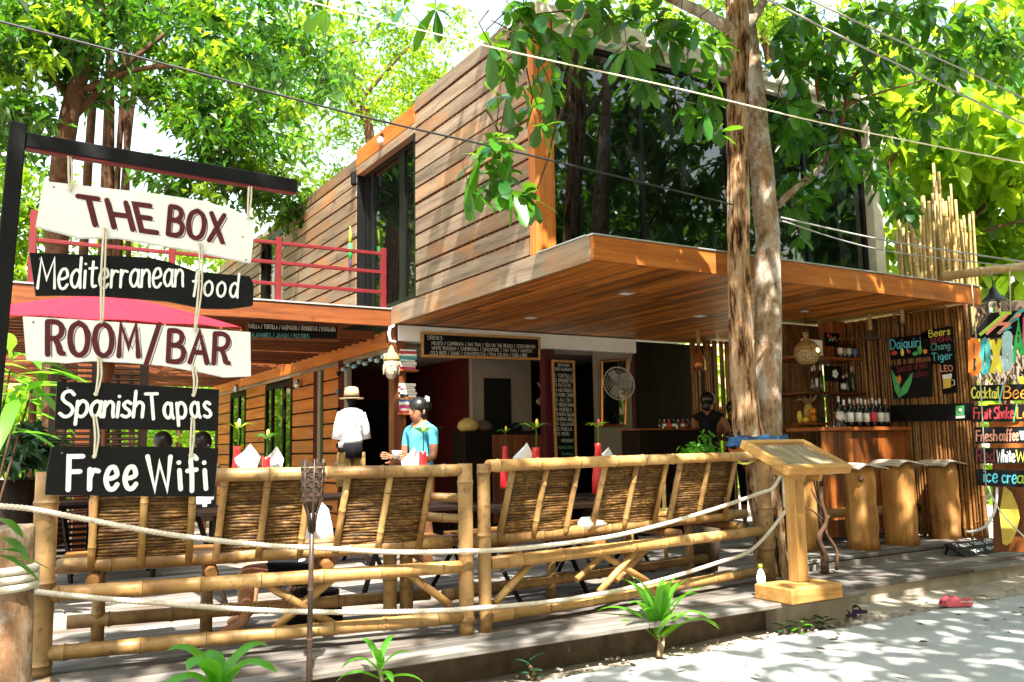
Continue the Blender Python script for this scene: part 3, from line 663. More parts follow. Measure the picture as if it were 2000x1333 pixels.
# ------------------------------------------------------------------ bamboo seats along the deck edge
FA = Vector((.345, 5.68, 0)); FM1 = Vector((2.79, 5.25, 0)); FM2 = Vector((2.925, 5.24, 0)); FB = Vector((6.03, 5.67, 0))
random.seed(31)
def seat(name, A, Bb, label, panels, zt, post_r, pa, pb, braces, extra):
    Z = Vector((0, 0, 1)); mid = (A + Bb) / 2; root = thing(name, label, 'bench', (mid.x, mid.y, DZ), 'bamboo benches along the deck')
    d = (Bb - A); L = d.length; d.normalize(); inn = Vector((-d.y, d.x, 0))                 # towards the deck
    P = lambda t, i, z: A + d * (t * L) + inn * i + Z * z
    for c, r, h in pa + pb:
        m = MB(); cane(m, c + Z * DZ, c + Z * h, r, .42, 14, .99, mi=(0, 1)); m.build('post', ['bamboo_post', 'bamboo_post_node'], root)
    for i, z, r in ((.0, zt[0], .042), (.0, zt[1], .044), (.0, zt[2], .043)):
        m = MB(); cane(m, P(.012, i, z), P(.988, i, z + (zt[3] if z == zt[0] else 0)), r, .36, 12, .93); m.build('rail', ['bamboo', 'bamboo_node'], root)
    m = MB(); cane(m, P(.02, .17, zt[1] + .13), P(.98, .17, zt[1] + .14), .045, .36, 12, .95); m.build('seat_rail', ['bamboo', 'bamboo_node'], root)
    m = MB(); cane(m, P(.03, .62, zt[1] + .10), P(.97, .62, zt[1] + .10), .045, .36, 10, .95); m.build('seat_rail', ['bamboo_wall', 'bamboo_wall_node'], root)
    m = MB(); cane(m, P(.03, .62, zt[2] + .06), P(.97, .62, zt[2] + .06), .043, .36, 10, .95); m.build('stretcher', ['bamboo_post', 'bamboo_post_node'], root)
    for k in range(9):                                                                       # slatted seat
        i = .20 + k * .047; m = MB().obox(P(.5, i, zt[1] + .165), (L * .95, .036, .016), Matrix((d, inn, Z)).transposed(), 0); m.build('seat_slat', 'bamboo_wall', root)
    for t in (.10, .36, .64, .9):
        for z in (zt[0] - .0,): pass
        m = MB(); cane(m, P(t, .62, DZ), P(t, .62, zt[1] + .1), .04, .36, 10); m.build('leg', ['bamboo_post', 'bamboo_post_node'], root)
        m = MB(); cane(m, P(t, .03, zt[1] + .05), P(t, .62, zt[1] + .07), .035, .36, 9); m.build('cross_bar', ['bamboo_wall', 'bamboo_wall_node'], root)
    for t0, z0, t1, z1, i in braces:
        m = MB(); cane(m, P(t0, i, z0), P(t1, i, z1), .026, .4, 9); m.build('brace', ['bamboo', 'bamboo_node'], root)
    for (t0, t1, dt) in panels:                                                              # leaning backs: three stiles before a mat of split bamboo
        zb = zt[1] + .14; ztop = zt[0] - .015
        back = MB().poly([P(t0, .055, ztop), P(t1, .055, ztop), P(t1 - dt, .165, zb), P(t0 - dt, .165, zb)]).build('backrest', 'mat_strip', root)
        n = 25
        for k in range(n):
            f = (k + .5) / n; z = ztop + (zb - ztop) * f; i = .040 + .115 * f; a = t0 - dt * f; b = t1 - dt * f
            q = MB(); w = (ztop - zb) / n * .62
            pts = [P(a + (b - a) * s - .002 + .004 * (s > .5), i + .006 * math.sin(s * 9 + k), z + rnd(-.003, .003)) for s in (0, .25, .5, .75, 1)]
            q.tube(pts, [w * rnd(.7, 1.25) for _ in pts], 6); q.build('mat_strip', 'woven_mat', back)
        for s in (0, .5, 1):
            a = P(t0 + (t1 - t0) * s, .018, ztop + .01); b = P(t0 + (t1 - t0) * s - dt, .135, zb - .02)
            m = MB(); cane(m, a, b, .023, .3, 9, .95); m.build('stile', ['bamboo', 'bamboo_node'], back)
    for nm, a, b, r in extra:
        m = MB(); cane(m, a, b, r, .36, 11); m.build(nm, ['bamboo', 'bamboo_node'], root)
    return root
V = Vector
def tl(px, A, Bb):     # where along the bench a pixel column falls
    n = (Bb - A).cross(V((0, 0, 1))); p = atp(px, 1000, A, n); return (p - A).dot(Bb - A) / (Bb - A).length_squared
ta = lambda px: tl(px, FA, FM1); tb = lambda px: tl(px, FM2, FB)
zL = (1.325, .685, .365, -.012); zR = (1.335, .69, .345, .012)
seat('bamboo_bench', FA, FM1, 'bamboo bench on the left behind the torch and hanging signs, woven backs', [(ta(184), ta(377), .006), (ta(440), ta(606), .018), (ta(682), ta(846), .026)], zL, .045,
     [(FA, .062, 1.365)], [(FM1, .05, 1.355)],
     [(ta(520), .66, ta(655), .38, .03), (ta(655), .66, ta(540), .38, .06), (ta(800), .66, ta(880), .44, .03)],
     [('arm', V((2.55, 5.62, 1.14)), V((2.86, 5.36, 1.12)), .03), ('arm', V((2.58, 5.62, 1.0)), V((2.88, 5.36, .98)), .03)])
seat('bamboo_bench', FM2, FB, 'bamboo bench on the right between the middle posts and the tree', [(tb(1008), tb(1136), .016), (tb(1190), tb(1310), .02), (tb(1338), tb(1445), .016)], zR, .045,
     [(FM2, .044, 1.35)], [(FB, .062, 1.37)],
     [(tb(968), .42, tb(1045), .67, .03), (tb(1170), .38, tb(1250), .67, .03), (tb(1250), .67, tb(1175), .44, .3), (tb(1180), .66, tb(1270), .40, .06), (tb(1340), .67, tb(1260), .38, .34)], [])
for px_, sc in ((1388, 1),):
    pass
# two bamboo stub posts behind the middle gap
for k, (x, y) in enumerate(((2.46, 5.74), (2.60, 5.78))):
    m = MB(); cane(m, (x, y, DZ), (x, y, 1.20 - k * .0), .047, .4, 12)
    tag(m.build('bamboo_stub_post', ['bamboo_post', 'bamboo_post_node'], loc=(x, y, DZ)), ['bamboo stub post behind the middle posts, the left one of the two', 'bamboo stub post behind the middle posts, the right one of the two'][k], 'post')

# rope strung in front of the benches
def rope(name, pts, r, label, n=260, mat='rope'):
    cl = bez(pts, max(4, n // len(pts))); mb = MB(); a = None; P = [V(p) for p in cl]
    # resample evenly
    seg = [0]; 
    for i in range(1, len(P)): seg.append(seg[-1] + (P[i] - P[i - 1]).length)
    tot = seg[-1]; N = int(tot / (r * .30)); Q = []; j = 0
    for i in range(N + 1):
        s = tot * i / N
        while j < len(P) - 2 and seg[j + 1] < s: j += 1
        t = (s - seg[j]) / max(1e-6, seg[j + 1] - seg[j]); Q.append(P[j].lerp(P[j + 1], t))
    tw = tot * 2 * math.pi / (r * 4.6) / N
    def wob(i, jj): return .76 + .30 * abs(math.cos(1.5 * (2 * math.pi * jj / 12) + i * tw * 1.5))
    mb.tube(Q, r, 12, wob=wob); return tag(mb.build(name, mat, loc=P[len(P) // 2]), label, 'rope')
def fy(px, off=.0):                                      # depth plane just in front of the benches
    A, Bb = (FA, FM1) if px < 915 else (FM2, FB); n = (Bb - A).cross(V((0, 0, 1))).normalized()
    return lambda x, y: atp(x, y, A + n * (.075 + off), n)
top = [(-60, 985), (40, 992), (90, 1000), (180, 1017), (330, 1044), (500, 1064), (640, 1072), (780, 1079), (915, 1077), (1000, 1073), (1100, 1062), (1200, 1047), (1300, 1023), (1400, 993), (1480, 965), (1510, 953)]
bot = [(1532, 1025), (1518, 1052), (1470, 1073), (1400, 1100), (1300, 1131), (1200, 1155), (1080, 1175), (925, 1189), (800, 1195), (640, 1196), (480, 1191), (330, 1180), (180, 1168), (60, 1155), (-60, 1140)]
tp = [fy(x)(x, y) for x, y in top]; bp = [fy(x)(x, y) for x, y in bot]
lo = [V((6.19, 5.62, 1.165)), V((6.22, 5.64, 1.08)), V((6.22, 5.64, .92))]
rope('barrier_rope', tp[:-1] + [tp[-1], V((6.14, 5.55, 1.19)), V((6.205, 5.60, 1.14)), V((6.215, 5.61, 1.02)), V((6.205, 5.60, .90)), V((6.13, 5.545, .84))] + bp[2:], .016, 'thick white twisted rope looped across the front of both bamboo benches')
# ------------------------------------------------------------------ hanging sign on the left
SY = 3.5; sp = lambda x, y, d=0: aty(x, y, SY + d)
tp0 = sp(36, 243); 
sf = thing('sign_gallows', 'black wooden post with a long arm holding the hanging cafe signs', 'sign post', (tp0.x - .0, SY, 0))
m = MB(); a = sp(36, 243); b = a + V((-.09, -.01, -2.62)); m.obox((a + b) / 2, (.055, .055, (a - b).length), V((0, 0, 1)).rotation_difference(a - b).to_matrix(), 0, .004); m.build('post', 'black_paint', sf)
a = sp(50, 276); b = sp(578, 366); m = MB(); dd = (b - a); rot = V((1, 0, 0)).rotation_difference(dd).to_matrix(); m.obox((a + b) / 2, (dd.length, .045, .055), rot, 0, .004); m.build('arm', 'black_paint', sf)
m = MB(); m.obox((a + b) / 2 - rot @ V((0, 0, .031)), (dd.length * .995, .036, .005), rot); m.build('arm_underside', 'red_paint', sf)
BOARDS = [
 ('white', [(85, 354), (190, 366), (300, 378), (400, 393), (432, 403), (455, 408), (476, 424), (499, 432), (490, 513), (440, 503), (380, 490), (300, 476), (230, 464), (155, 464), (112, 452), (70, 442)],
  'white hanging board reading THE BOX in maroon letters', [('THE', (166, 438), (306, 455), (152, 384)), ('BOX', (328, 458), (434, 474), (333, 404))], 'maroon', .0094),
 ('black', [(58, 494), (150, 497), (240, 501), (290, 503), (330, 512), (380, 530), (440, 536), (488, 540), (496, 558), (494, 597), (450, 603), (400, 602), (330, 588), (200, 578), (120, 576), (70, 577)],
  'black hanging board reading Mediterranean food in white script', [('Mediterranean', (73, 564), (356, 560), (77, 506)), ('food', (374, 576), (463, 582), (379, 530))], 'letter_white', .0047),
 ('white', [(45, 618), (180, 626), (330, 637), (489, 649), (490, 735), (440, 737), (398, 728), (320, 714), (250, 708), (180, 705), (130, 709), (52, 703)],
  'white hanging board reading ROOM/BAR in maroon letters', [('ROOM', (93, 693), (270, 697), (93, 629)), ('/', (285, 706), (310, 704), (286, 640)), ('BAR', (328, 706), (445, 712), (331, 646))], 'maroon', .0092),
 ('black', [(112, 746), (200, 748), (300, 754), (428, 761), (425, 842), (330, 840), (106, 838)],
  'black hanging board reading Spanish Tapas in white script', [('Spanish', (116, 814), (278, 815), (122, 764)), ('Tapas', (288, 819), (412, 815), (284, 770))], 'letter_white', .0060),
 ('black', [(101, 873), (220, 872), (330, 873), (427, 876), (423, 920), (417, 971), (300, 970), (88, 967), (92, 920)],
  'lowest black hanging board reading Free Wifi in fat white letters', [('Free', (133, 957), (265, 953), (135, 892)), ('Wifi', (292, 956), (404, 955), (288, 892))], 'letter_white', .0086)]
for col, poly, label, words, lm, w in BOARDS:
    pts = [sp(x, y) for x, y in poly]; c = sum(pts, V()) / len(pts)
    bd = thing('hanging_board', label, 'sign', c)
    m = MB(); m.prism(pts, (0, .028, 0)); m.build('board', 'white_paint' if col == 'white' else 'black_paint', bd)
    for s, p0, p1, p2 in words:
        m = MB(); q = lambda p: sp(*p, -.0)
        write(m, s, q(p0), q(p1), q(p2), w, 0, .003, .17 if len(s) > 6 else .3, shade=1 if lm == 'maroon' else None)
        m.build('lettering', [lm, 'letter_white'], bd)
    if lm == 'maroon': pass
    m = MB()
    for x, y in ((poly[0][0] + 20, poly[0][1] + 12), (poly[len(poly) // 2][0] - 16, (poly[len(poly) // 2][1]) - 50)): m.ball(sp(x, y, -.001), .004, 6, 4)
    m.build('nail', 'steel_grey', bd)
cords = [((134, 305), (136, 372), 'white cord tying THE BOX board to the arm, by the post'), ((487, 352), (484, 425), 'white cord tying THE BOX board to the arm, at its free end'),
         ((203, 448), (198, 628), 'white cord on the left behind the Mediterranean board'), ((390, 478), (380, 645), 'white cord on the right behind the Mediterranean board'),
         ((192, 700), (187, 770), 'white cord on the left below the ROOM/BAR board'), ((376, 718), (378, 772), 'white cord on the right below the ROOM/BAR board'),
         ((183, 815), (184, 892), 'white cord on the left between the two lowest boards'), ((375, 818), (372, 890), 'white cord on the right between the two lowest boards')]
for (x0, y0), (x1, y1), lb in cords:
    off = -.009; m = MB(); a = sp(x0, y0, off); b = sp(x1, y1, off); mid = (a + b) / 2 + V((rnd(-.006, .006), -.006, 0))
    m.tube(bez([a, mid, b], 5), .0042, 6); m.ball(b, .008, 6, 4); m.ball(a, .007, 6, 4); m.tube(bez([a + V((.008, 0, 0)), mid + V((.011, -.003, 0)), b + V((.004, -.002, 0))], 4), .0035, 6)
    tag(m.build('cord', 'string', loc=b), lb, 'cord')

# ------------------------------------------------------------------ bamboo torch at the path edge
tx = atz(603, 1305, .18); tx = aty(603, 1300, 4.72); bx_, by_ = tx.x, 4.72
to = thing('bamboo_torch', 'slim dark bamboo torch with woven basket head before the left bench', 'torch', (bx_, by_, 0))
zt_ = aty(605, 897, 4.72).z; zc = aty(605, 1010, 4.72).z; lean = V((.03, 0, 0))
TP = lambda z: V((bx_ + .012 * (z - .2), by_, z))
m = MB(); cane(m, TP(-.02), TP(zc - .07), .0165, .30, 10, .85); m.build('pole', ['bamboo_dark', 'bamboo_dark_node'], to)
m = MB()
for k in range(7):
    a = 2 * math.pi * k / 7; o = V((math.cos(a), math.sin(a), 0)); m.tube([TP(zc - .08) + o * .014, TP(zc + .01) + o * .024, TP(zc + .09) + o * .052, TP(zt_) + o * .062], [.007, .0065, .006, .005], 5)
m.build('stave', 'bamboo_dark', to)
for r in range(8):
    z = zc + .095 + r * (zt_ - zc - .10) / 8; P = []
    for k in range(29):
        a = 2 * math.pi * k / 28; rr = (.054 + .010 * r / 8) + .006 * math.sin(7 * a + (math.pi if r % 2 else 0)); P.append(TP(z) + V((math.cos(a) * rr, math.sin(a) * rr, rnd(-.002, .002))))
    mb = MB()
    for p, q in zip(P, P[1:]): mb.poly([p - V((0, 0, .010)), q - V((0, 0, .010)), q + V((0, 0, .010)), p + V((0, 0, .010))])
    mb.build('woven_band', 'bamboo_dark', to)
m = MB(); m.lathe([(.02, zc + .02 - 0), (.045, zc + .1), (.05, zt_ - .06), (.02, zt_ - .05)], (TP(zc).x, by_, 0), 12); m.build('oil_can', 'mud_brown', to)

# ------------------------------------------------------------------ stump post on the left with rope wound round it
c0 = aty(14, 1320, 5.0); sx = c0.x - .05
st_ = thing('stump_post', 'thick peeling tree-trunk post at the left edge, rope wound round', 'post', (sx, 5.0, 0))
m = MB(); Pz = [0, .1, .22, .3, .42, .6, .8, 1.0, 1.10, 1.115]
m.tube([V((sx + .02 * math.sin(z * 3), 5.0, z)) for z in Pz], [.19, .165, .18, .15, .135, .132, .135, .14, .142, .135], 18, wob=lambda i, j: 1 + .07 * noise.noise(V((j * .9, i * .8, 2))))
m.build('trunk', 'bark_smooth', st_)
m = MB(); m.tube([V((sx + .12, 4.95, .30)), V((sx + .20, 4.93, .34)), V((sx + .245, 4.92, .365))], [.075, .055, .04], 9, wob=lambda i, j: 1 + .15 * noise.noise(V((j, i, 4)))); m.build('branch_stub', 'bark_smooth', st_)
for k in range(3):
    z = .82 + k * .04; m = MB(); m.tube([V((sx, 5.0, z)) + V((math.cos(a) * .15, math.sin(a) * .15, .02 * a / 6.28)) for a in [i * 2 * math.pi / 28 for i in range(29)]], .02, 8); m.build('rope_turn', 'rope', st_)

# ------------------------------------------------------------------ reading lectern by the entrance
L0 = V((5.26, 4.72, DZ)); le = thing('lectern', 'pine menu lectern with sloping slatted top on a block foot', 'lectern', (5.545, 4.9, DZ))
m = MB(); m.box((5.26, 4.72, DZ + .002), (5.83, 5.10, DZ + .115), 0, .008); m.build('foot', 'pine_x', le)
pc = atz(1556, 1137, .365); m = MB(); m.box((pc.x - .015, pc.y - .045, .366), (pc.x + .095, pc.y + .065, 1.28), 0, .006); m.build('post', 'pine_z', le)
yf, yb, lz, zb_, fx = 4.72, 5.20, 1.235, 1.455, 5.655; slope = math.atan2(zb_ - lz, yb - yf)
Lr = Matrix.Rotation(slope, 3, 'X'); ctr = V((fx, (yf + yb) / 2, (lz + zb_) / 2)); ln = math.hypot(yb - yf, zb_ - lz)
def lb(x, y, z, sx_, sy_, sz_, nm, mt, ch=.003): MB().obox(ctr + Lr @ V((x, y, z)), (sx_, sy_, sz_), Lr, 0, ch).build(nm, mt, le)
hw = .365
lb(0, -ln / 2 + .03, 0, 2 * hw, .06, .07, 'frame', 'pine_x'); lb(0, ln / 2 - .03, 0, 2 * hw, .06, .07, 'frame', 'pine_x')
lb(-hw + .03, 0, 0, .06, ln - .122, .07, 'frame', 'pine_y'); lb(hw - .03, 0, 0, .06, ln - .122, .07, 'frame', 'pine_y')
nsl = 14
for k in range(nsl): wv = (2 * hw - .12) / nsl; lb(-hw + .06 + wv * (k + .5), 0, .005, wv - .005, ln - .124, .02, 'slat', 'slatwood_y', .002)
for sx_ in (-.06, .13):
    MB().prism([(pc.x + sx_, pc.y - .18, 1.205), (pc.x + sx_, pc.y + .14, 1.35), (pc.x + sx_, pc.y + .14, 1.21), (pc.x + sx_, pc.y - .16, 1.15)], (.035, 0, 0)).build('bracket', 'pine_y', le)

# water bottle
wb = atz(1488, 1166, DZ); bo = thing('water_bottle', 'clear plastic water bottle with green cap and white label beside the lectern', 'bottle', wb)
m = MB(); m.lathe([(.028, 0), (.032, .006), (.032, .05), (.031, .17), (.026, .195), (.013, .215), (.013, .225)], wb, 14); m.build('body', 'pet', bo)
m = MB(); m.lathe([(.0335, .045), (.0335, .165)], wb, 18); m.build('label_wrap', 'label_paper', bo)
m = MB(); m.lathe([(.016, .222), (.016, .25), (.014, .252)], wb, 12); m.build('cap', 'lime', bo)
m = MB(); c_ = wb + V((-.008, -.034, .06)); write(m, 'aminO', c_ + V((0, -.002, 0)), c_ + V((0, -.002, .09)), c_ + V((-.016, -.002, 0)), .0016, 0, .001); m.build('lettering', 'maroon', bo)

# footwear
def shoe(name, px, py, rz, L, w, mat, strap, label, grp, z=0, clog=False):
    c = atz(px, py, .03 + z); o = thing(name, label, 'shoe', c, grp); Rm = Matrix.Rotation(R(rz), 3, 'Z')
    out = [(.5, 0), (.46, .22), (.3, .42), (.1, .40), (-.15, .30), (-.4, .36), (-.5, .15), (-.5, -.15), (-.4, -.34), (-.15, -.30), (.1, -.40), (.3, -.40), (.46, -.22)]
    m = MB(); m.prism([c + Rm @ V((x * L, y * w, .002)) for x, y in out], (0, 0, .022)); m.build('sole', mat, o)
    if clog:
        m = MB(); n = 7
        for i in range(n):
            t = i / (n - 1); x = (.02 + .46 * t) * L; hh = .055 * (1 - .55 * t ** 1.6); ww = w * .42 * math.sqrt(max(.03, 1 - (t * .98) ** 3))
            m.v += [c + Rm @ V((x, ww * math.cos(a), .022 + hh * math.sin(a))) for a in [math.pi * k / 8 for k in range(9)]]
        for i in range(n - 1):
            for k in range(8): m.face([i * 9 + k, i * 9 + k + 1, (i + 1) * 9 + k + 1, (i + 1) * 9 + k], 0, True)
        m.build('upper', mat, o); m = MB(); m.tube([c + Rm @ V((.02 * L, w * .4, .05)), c + Rm @ V((-.42 * L, w * .3, .055)), c + Rm @ V((-.5 * L, 0, .058)), c + Rm @ V((-.42 * L, -w * .3, .055)), c + Rm @ V((.02 * L, -w * .4, .05))], .007, 6); m.build('strap', mat, o)
    else:
        m = MB()
        for s_ in (-1, 1): m.tube(bez([c + Rm @ V((.3 * L, 0, .026)), c + Rm @ V((.15 * L, s_ * .25 * w, .06)), c + Rm @ V((-.1 * L, s_ * .36 * w, .03))], 4), .006, 6)
        m.build('strap', strap, o)
shoe('flip_flop', 1642, 1204, -55, .25, .095, 'purple', 'black_cloth', 'purple and black flip-flop under the step, the one nearer the lectern', 'flip-flops by the step')
shoe('flip_flop', 1664, 1198, -40, .25, .095, 'purple', 'black_cloth', 'purple and black flip-flop under the step, the one farther right', 'flip-flops by the step', .012)
shoe('clog', 1850, 1181, 190, .24, .10, 'pink_foam', 'pink_foam', 'pink foam clog on the path, the one in front', 'pink clogs on the path', 0, True)
shoe('clog', 1872, 1184, 150, .24, .10, 'pink_foam', 'pink_foam', 'pink foam clog on the path, the one lying behind', 'pink clogs on the path', .01, True)

# ------------------------------------------------------------------ driftwood and folded torch behind the lectern
dw = atz(1610, 1120, .16); o = tag(MB().tube(bez([dw, dw + V((.03, 0, .15)), dw + V((-.03, .02, .34)), dw + V((.07, 0, .5)), dw + V((.02, 0, .70)), dw + V((.06, .02, .85))], 5), [.03] * 12 + [.022] * 14, 8).tube(bez([dw + V((.16, -.02, .02)), dw + V((.20, 0, .2)), dw + V((.08, .02, .40)), dw + V((.13, .02, .56))], 5), .018, 7)
   .tube(bez([dw + V((.03, 0, .52)), dw + V((-.12, 0, .62)), dw + V((-.2, .02, .66))], 4), .009, 5).tube(bez([dw + V((.05, 0, .6)), dw + V((-.06, 0, .74)), dw + V((-.1, .02, .84))], 4), .008, 5).tube([dw + V((.02, 0, -.02)), dw + V((.02, 0, .1))], .035, 8).build('driftwood', 'bark_dark', loc=dw), 'twisted dark driftwood branch standing behind the lectern', 'driftwood')
tz = dw + V((.10, .10, 0)); o = thing('furled_torch', 'dark unlit bamboo torch standing behind the driftwood', 'torch', tz)
m = MB(); cane(m, tz, tz + V((0, 0, .75)), .018, .25, 9); m.build('pole', ['bamboo_dark', 'bamboo_dark_node'], o)
m = MB()
for k in range(7):
    a = k * .9; u = V((math.cos(a), math.sin(a), 0)); m.tube([tz + V((0, 0, .74)) + u * .012, tz + V((0, 0, .95)) + u * .05, tz + V((0, 0, 1.12)) + u * .055], .006, 5)
m.build('stave', 'bamboo_dark', o)

# ------------------------------------------------------------------ log stools
random.seed(13)
t = NT('stripe_canvas'); wv = t.n.new('ShaderNodeTexWave'); wv.inputs['Scale'].default_value = 5.5; wv.bands_direction = 'X'; wv.inputs['Distortion'].default_value = 1.0; t.link(t.tc.outputs['Object'], wv.inputs[0])
t.base(t.ramp(wv.outputs['Fac'], [(.45, (.44, .38, .30)), (.62, (.33, .27, .21))])).set(.9, .1)
def stool(px, py, r0, r1, topy, label, z=DZ, mat='log'):
    b = atz(px, py, z); H = aty(px, topy, b.y).z
    o = thing('log_stool', label, 'stool', b, 'log stools at the bar')
    m = MB(); n = 7; m.tube([b + V((0, 0, (H - z) * i / n)) for i in range(n + 1)], [r0 + (r1 - r0) * (i / n) ** .8 + .008 * math.sin(i * 2 + px) for i in range(n + 1)], 22, wob=lambda i, j: 1 + .045 * noise.noise(V((math.cos(j * .2856) * 1.3, math.sin(j * .2856) * 1.3, i * .35 + px))))
    m.build('log', mat, o)
    m = MB(); N = 10; ww = r1 * 1.55; dv = .02
    for j in range(N + 1):
        for i in range(N + 1):
            x = (i / N - .5) * 2; y = (j / N - .5) * 2; rr = max(abs(x), abs(y)); m.v.append(V((b.x + x * ww, b.y + y * ww * .8, H + .035 + .016 * math.sin(x * 3 + px) - .10 * max(0, abs(x) - .55) ** 1.3 - .05 * max(0, abs(y) - .7))))
    k0 = len(m.v); m.v += [p - V((0, 0, dv)) for p in m.v]
    W1 = N + 1
    for j in range(N):
        for i in range(N):
            q = [j * W1 + i, j * W1 + i + 1, (j + 1) * W1 + i + 1, (j + 1) * W1 + i]; m.face(q, 0, True); m.face([k0 + v for v in q][::-1], 0, True)
    ring = [i for i in range(W1)] + [j * W1 + N for j in range(1, W1)] + [N * W1 + i for i in range(N - 1, -1, -1)] + [j * W1 for j in range(N - 1, 0, -1)]
    for a, c in zip(ring, ring[1:] + ring[:1]): m.face([a, a + k0, c + k0, c], 0, True)
    m.build('cushion', 'stripe_canvas', o)
    if px == 1687:
        m = MB(); kc = b + V((.02 - .16, -.13, (H - z) * .86)); m.lathe([(.035, 0), (.03, .02), (.012, .025)], kc, 10, axis=(-.45, -.85, 0)); m.build('knot', 'bark_dark', o)
stool(1687, 1073, .175, .168, 912, 'log stool with a knot, nearest the lectern post of the three in full view')
stool(1762, 1063, .195, .18, 905, 'log stool in the middle of the three in full view')
stool(1850, 1052, .172, .175, 905, 'reddish log stool beside the bamboo wall')
stool(1574, 1074, .19, .19, 925, 'log stool mostly hidden behind the lectern post')

# ------------------------------------------------------------------ bamboo wall on the right of the bar (X = 10.55) and its back wall
bw = thing('bamboo_wall', 'tall wall of upright brown bamboo canes right of the bar', 'wall', (10.56, 7.4, DZ)); random.seed(17)
y = 6.38; i = 0
while y < 8.62:
    r = rnd(.016, .024); m = MB(); x = 10.56 + rnd(-.01, .01); cane(m, (x, y + r, DZ + rnd(-.02, .0)), (x + rnd(-.02, .02), y + r + rnd(-.012, .012), 3.15), r, .34, 7, .85, wob=.004); m.build('cane', ['bamboo_wall', 'bamboo_wall_node'], bw); y += 2 * r + rnd(0, .004)
MB().box((10.6, 6.4, DZ), (10.63, 8.6, 3.15)).build('backing', 'mud_brown', bw)
bb = thing('bar_back_screen', 'dark bamboo screen behind the bar shelves', 'wall', (9.9, 8.6, DZ)); x = aty(1500, 700, 8.66).x
while x < 10.5:
    r = rnd(.016, .024); m = MB(); cane(m, (x + r, 8.66, DZ), (x + r + rnd(-.01, .01), 8.66, 3.15), r, .34, 7, .85, wob=.004); m.build('cane', ['bamboo_wall', 'bamboo_wall_node'], bb); x += 2 * r + rnd(0, .006)
MB().box((aty(1500, 700, 8.72).x, 8.70, DZ), (10.5, 8.74, 3.15)).build('backing', 'darkwood_z', bb)  # dark panel added so the gaps stay dark and no bright foliage shows
x = 9.6; bs = thing('far_bamboo_screen', 'gappy bamboo screen with daylight showing through, left of the tree', 'wall', (9.9, 10.9, DZ))
for k, px in enumerate(range(1352, 1432, 5)):
    if px in (1367, 1372, 1402): continue
    p = aty(px, 700, 10.6); m = MB(); cane(m, (p.x, 10.6, DZ), (p.x + rnd(-.03, .03), 10.6, 3.15), rnd(.018, .028), .4, 7); m.build('cane', ['bamboo_wall', 'bamboo_wall_node'], bs)
# bar counter
CY = 7.28; cz = aty(1690, 834, CY).z; cx0 = aty(1606, 840, CY).x; cx1 = 10.5
bc = thing('bar_counter', 'bar counter faced with upright reddish boards', 'counter', ((cx0 + cx1) / 2, CY + .3, DZ))
MB().box((cx0 - .03, CY - .04, cz - .05), (cx1, CY + .55, cz), 0, .008).build('counter_top', 'barwood_x', bc)
random.seed(8); x = cx0 + .02
while x < cx1 - .03:
    w = rnd(.09, .14); x2 = min(x + w, cx1); MB().box((x + .002, CY + .02, DZ + .06), (x2 - .002, CY + .05 + rnd(-.006, .006), cz - .055), 0, .004).build('board', 'barwood_z', bc); x = x2
# returning lower counter
RZ = aty(1578, 827, CY + .78).z - .03; rx0 = aty(1532, 845, CY + .9).x
br = thing('bar_return_counter', 'darker lower bar counter left of the main bar, behind the tree', 'counter', (rx0 + .5, CY + .8, DZ))
MB().box((rx0 - .5, CY + .62, RZ - .05), (cx0 + .3, CY + 1.2, RZ), 0, .006).build('counter_top', 'barwood_x', br)
x = rx0 - .48
while x < cx0 + .2: MB().box((x + .002, CY + .68, DZ), (x + .118, CY + .70, RZ - .055), 0, .004).build('board', 'barwood_z', br); x += .12
MB().tube([(cx0 - .3, CY + .5, .55), (cx0 + .45, CY - .05, .55)], .06, 12)
tag(MB().tube([(cx0 - .55, CY - .10, .62), (cx1 - .1, CY - .10, .60)], .055, 14).build('foot_rail_log', 'wood_log', loc=(cx0, CY - .1, .6)), 'round log foot rail low along the bar front', 'foot rail')

# shelves and their bottles
def shelf(x0_, x1_, y0_, z, label):
    o = tag(MB().box((x0_, y0_, z - .035), (x1_, 8.6, z), 0, .004).build('bar_shelf', 'barwood_x', loc=((x0_ + x1_) / 2, y0_, z)), label, 'shelf'); return o
YS = 7.92; zs1 = aty(1650, 698, YS).z; zs2 = aty(1650, 766, YS).z; sx0 = aty(1562, 700, YS).x; sx1 = 10.5
shelf(sx0, sx1, YS, zs1, 'upper wooden shelf on the bar back wall'); shelf(sx0 + .1, sx1, YS, zs2, 'lower wooden shelf on the bar back wall')
tag(MB().box((aty(1622, 660, 8.2).x, 8.16, zs1 + .03), (aty(1648, 660, 8.2).x, 8.4, 3.15)).build('brown_column', 'barwood_z', loc=(10, 8.5, 3)), 'brown wooden column above the upper bar shelf', 'column')
def bottle(p, h, r, mats, label, grp, kind='wine', lab=True, foil='foil'):
    p = V(p); o = thing('bottle', label, 'bottle', p, grp)
    m = MB()
    if kind == 'wine': m.lathe([(r * .9, 0), (r, .01), (r, h * .6), (r * .75, h * .69), (r * .34, h * .76), (r * .32, h * .86)], p, 12)
    else: m.lathe([(r * .9, 0), (r, .01), (r, h * .5), (r * .6, h * .68), (r * .4, h * .78), (r * .4, h * .95)], p, 12)
    m.build('glass', mats, o)
    m = MB(); m.lathe([(r * .38, h * .80), (r * .38, h)], p, 10); m.build('capsule', foil, o)
    if lab: m = MB(); m.lathe([(r * 1.03, h * .18), (r * 1.03, h * .5)], p, 14); m.build('label_wrap', lab if isinstance(lab, str) else 'label_paper', o)
random.seed(23)
ordn = ['first', 'second', 'third', 'fourth', 'fifth', 'sixth', 'seventh', 'eighth', 'ninth', 'tenth', 'eleventh', 'twelfth', 'thirteenth', 'fourteenth']
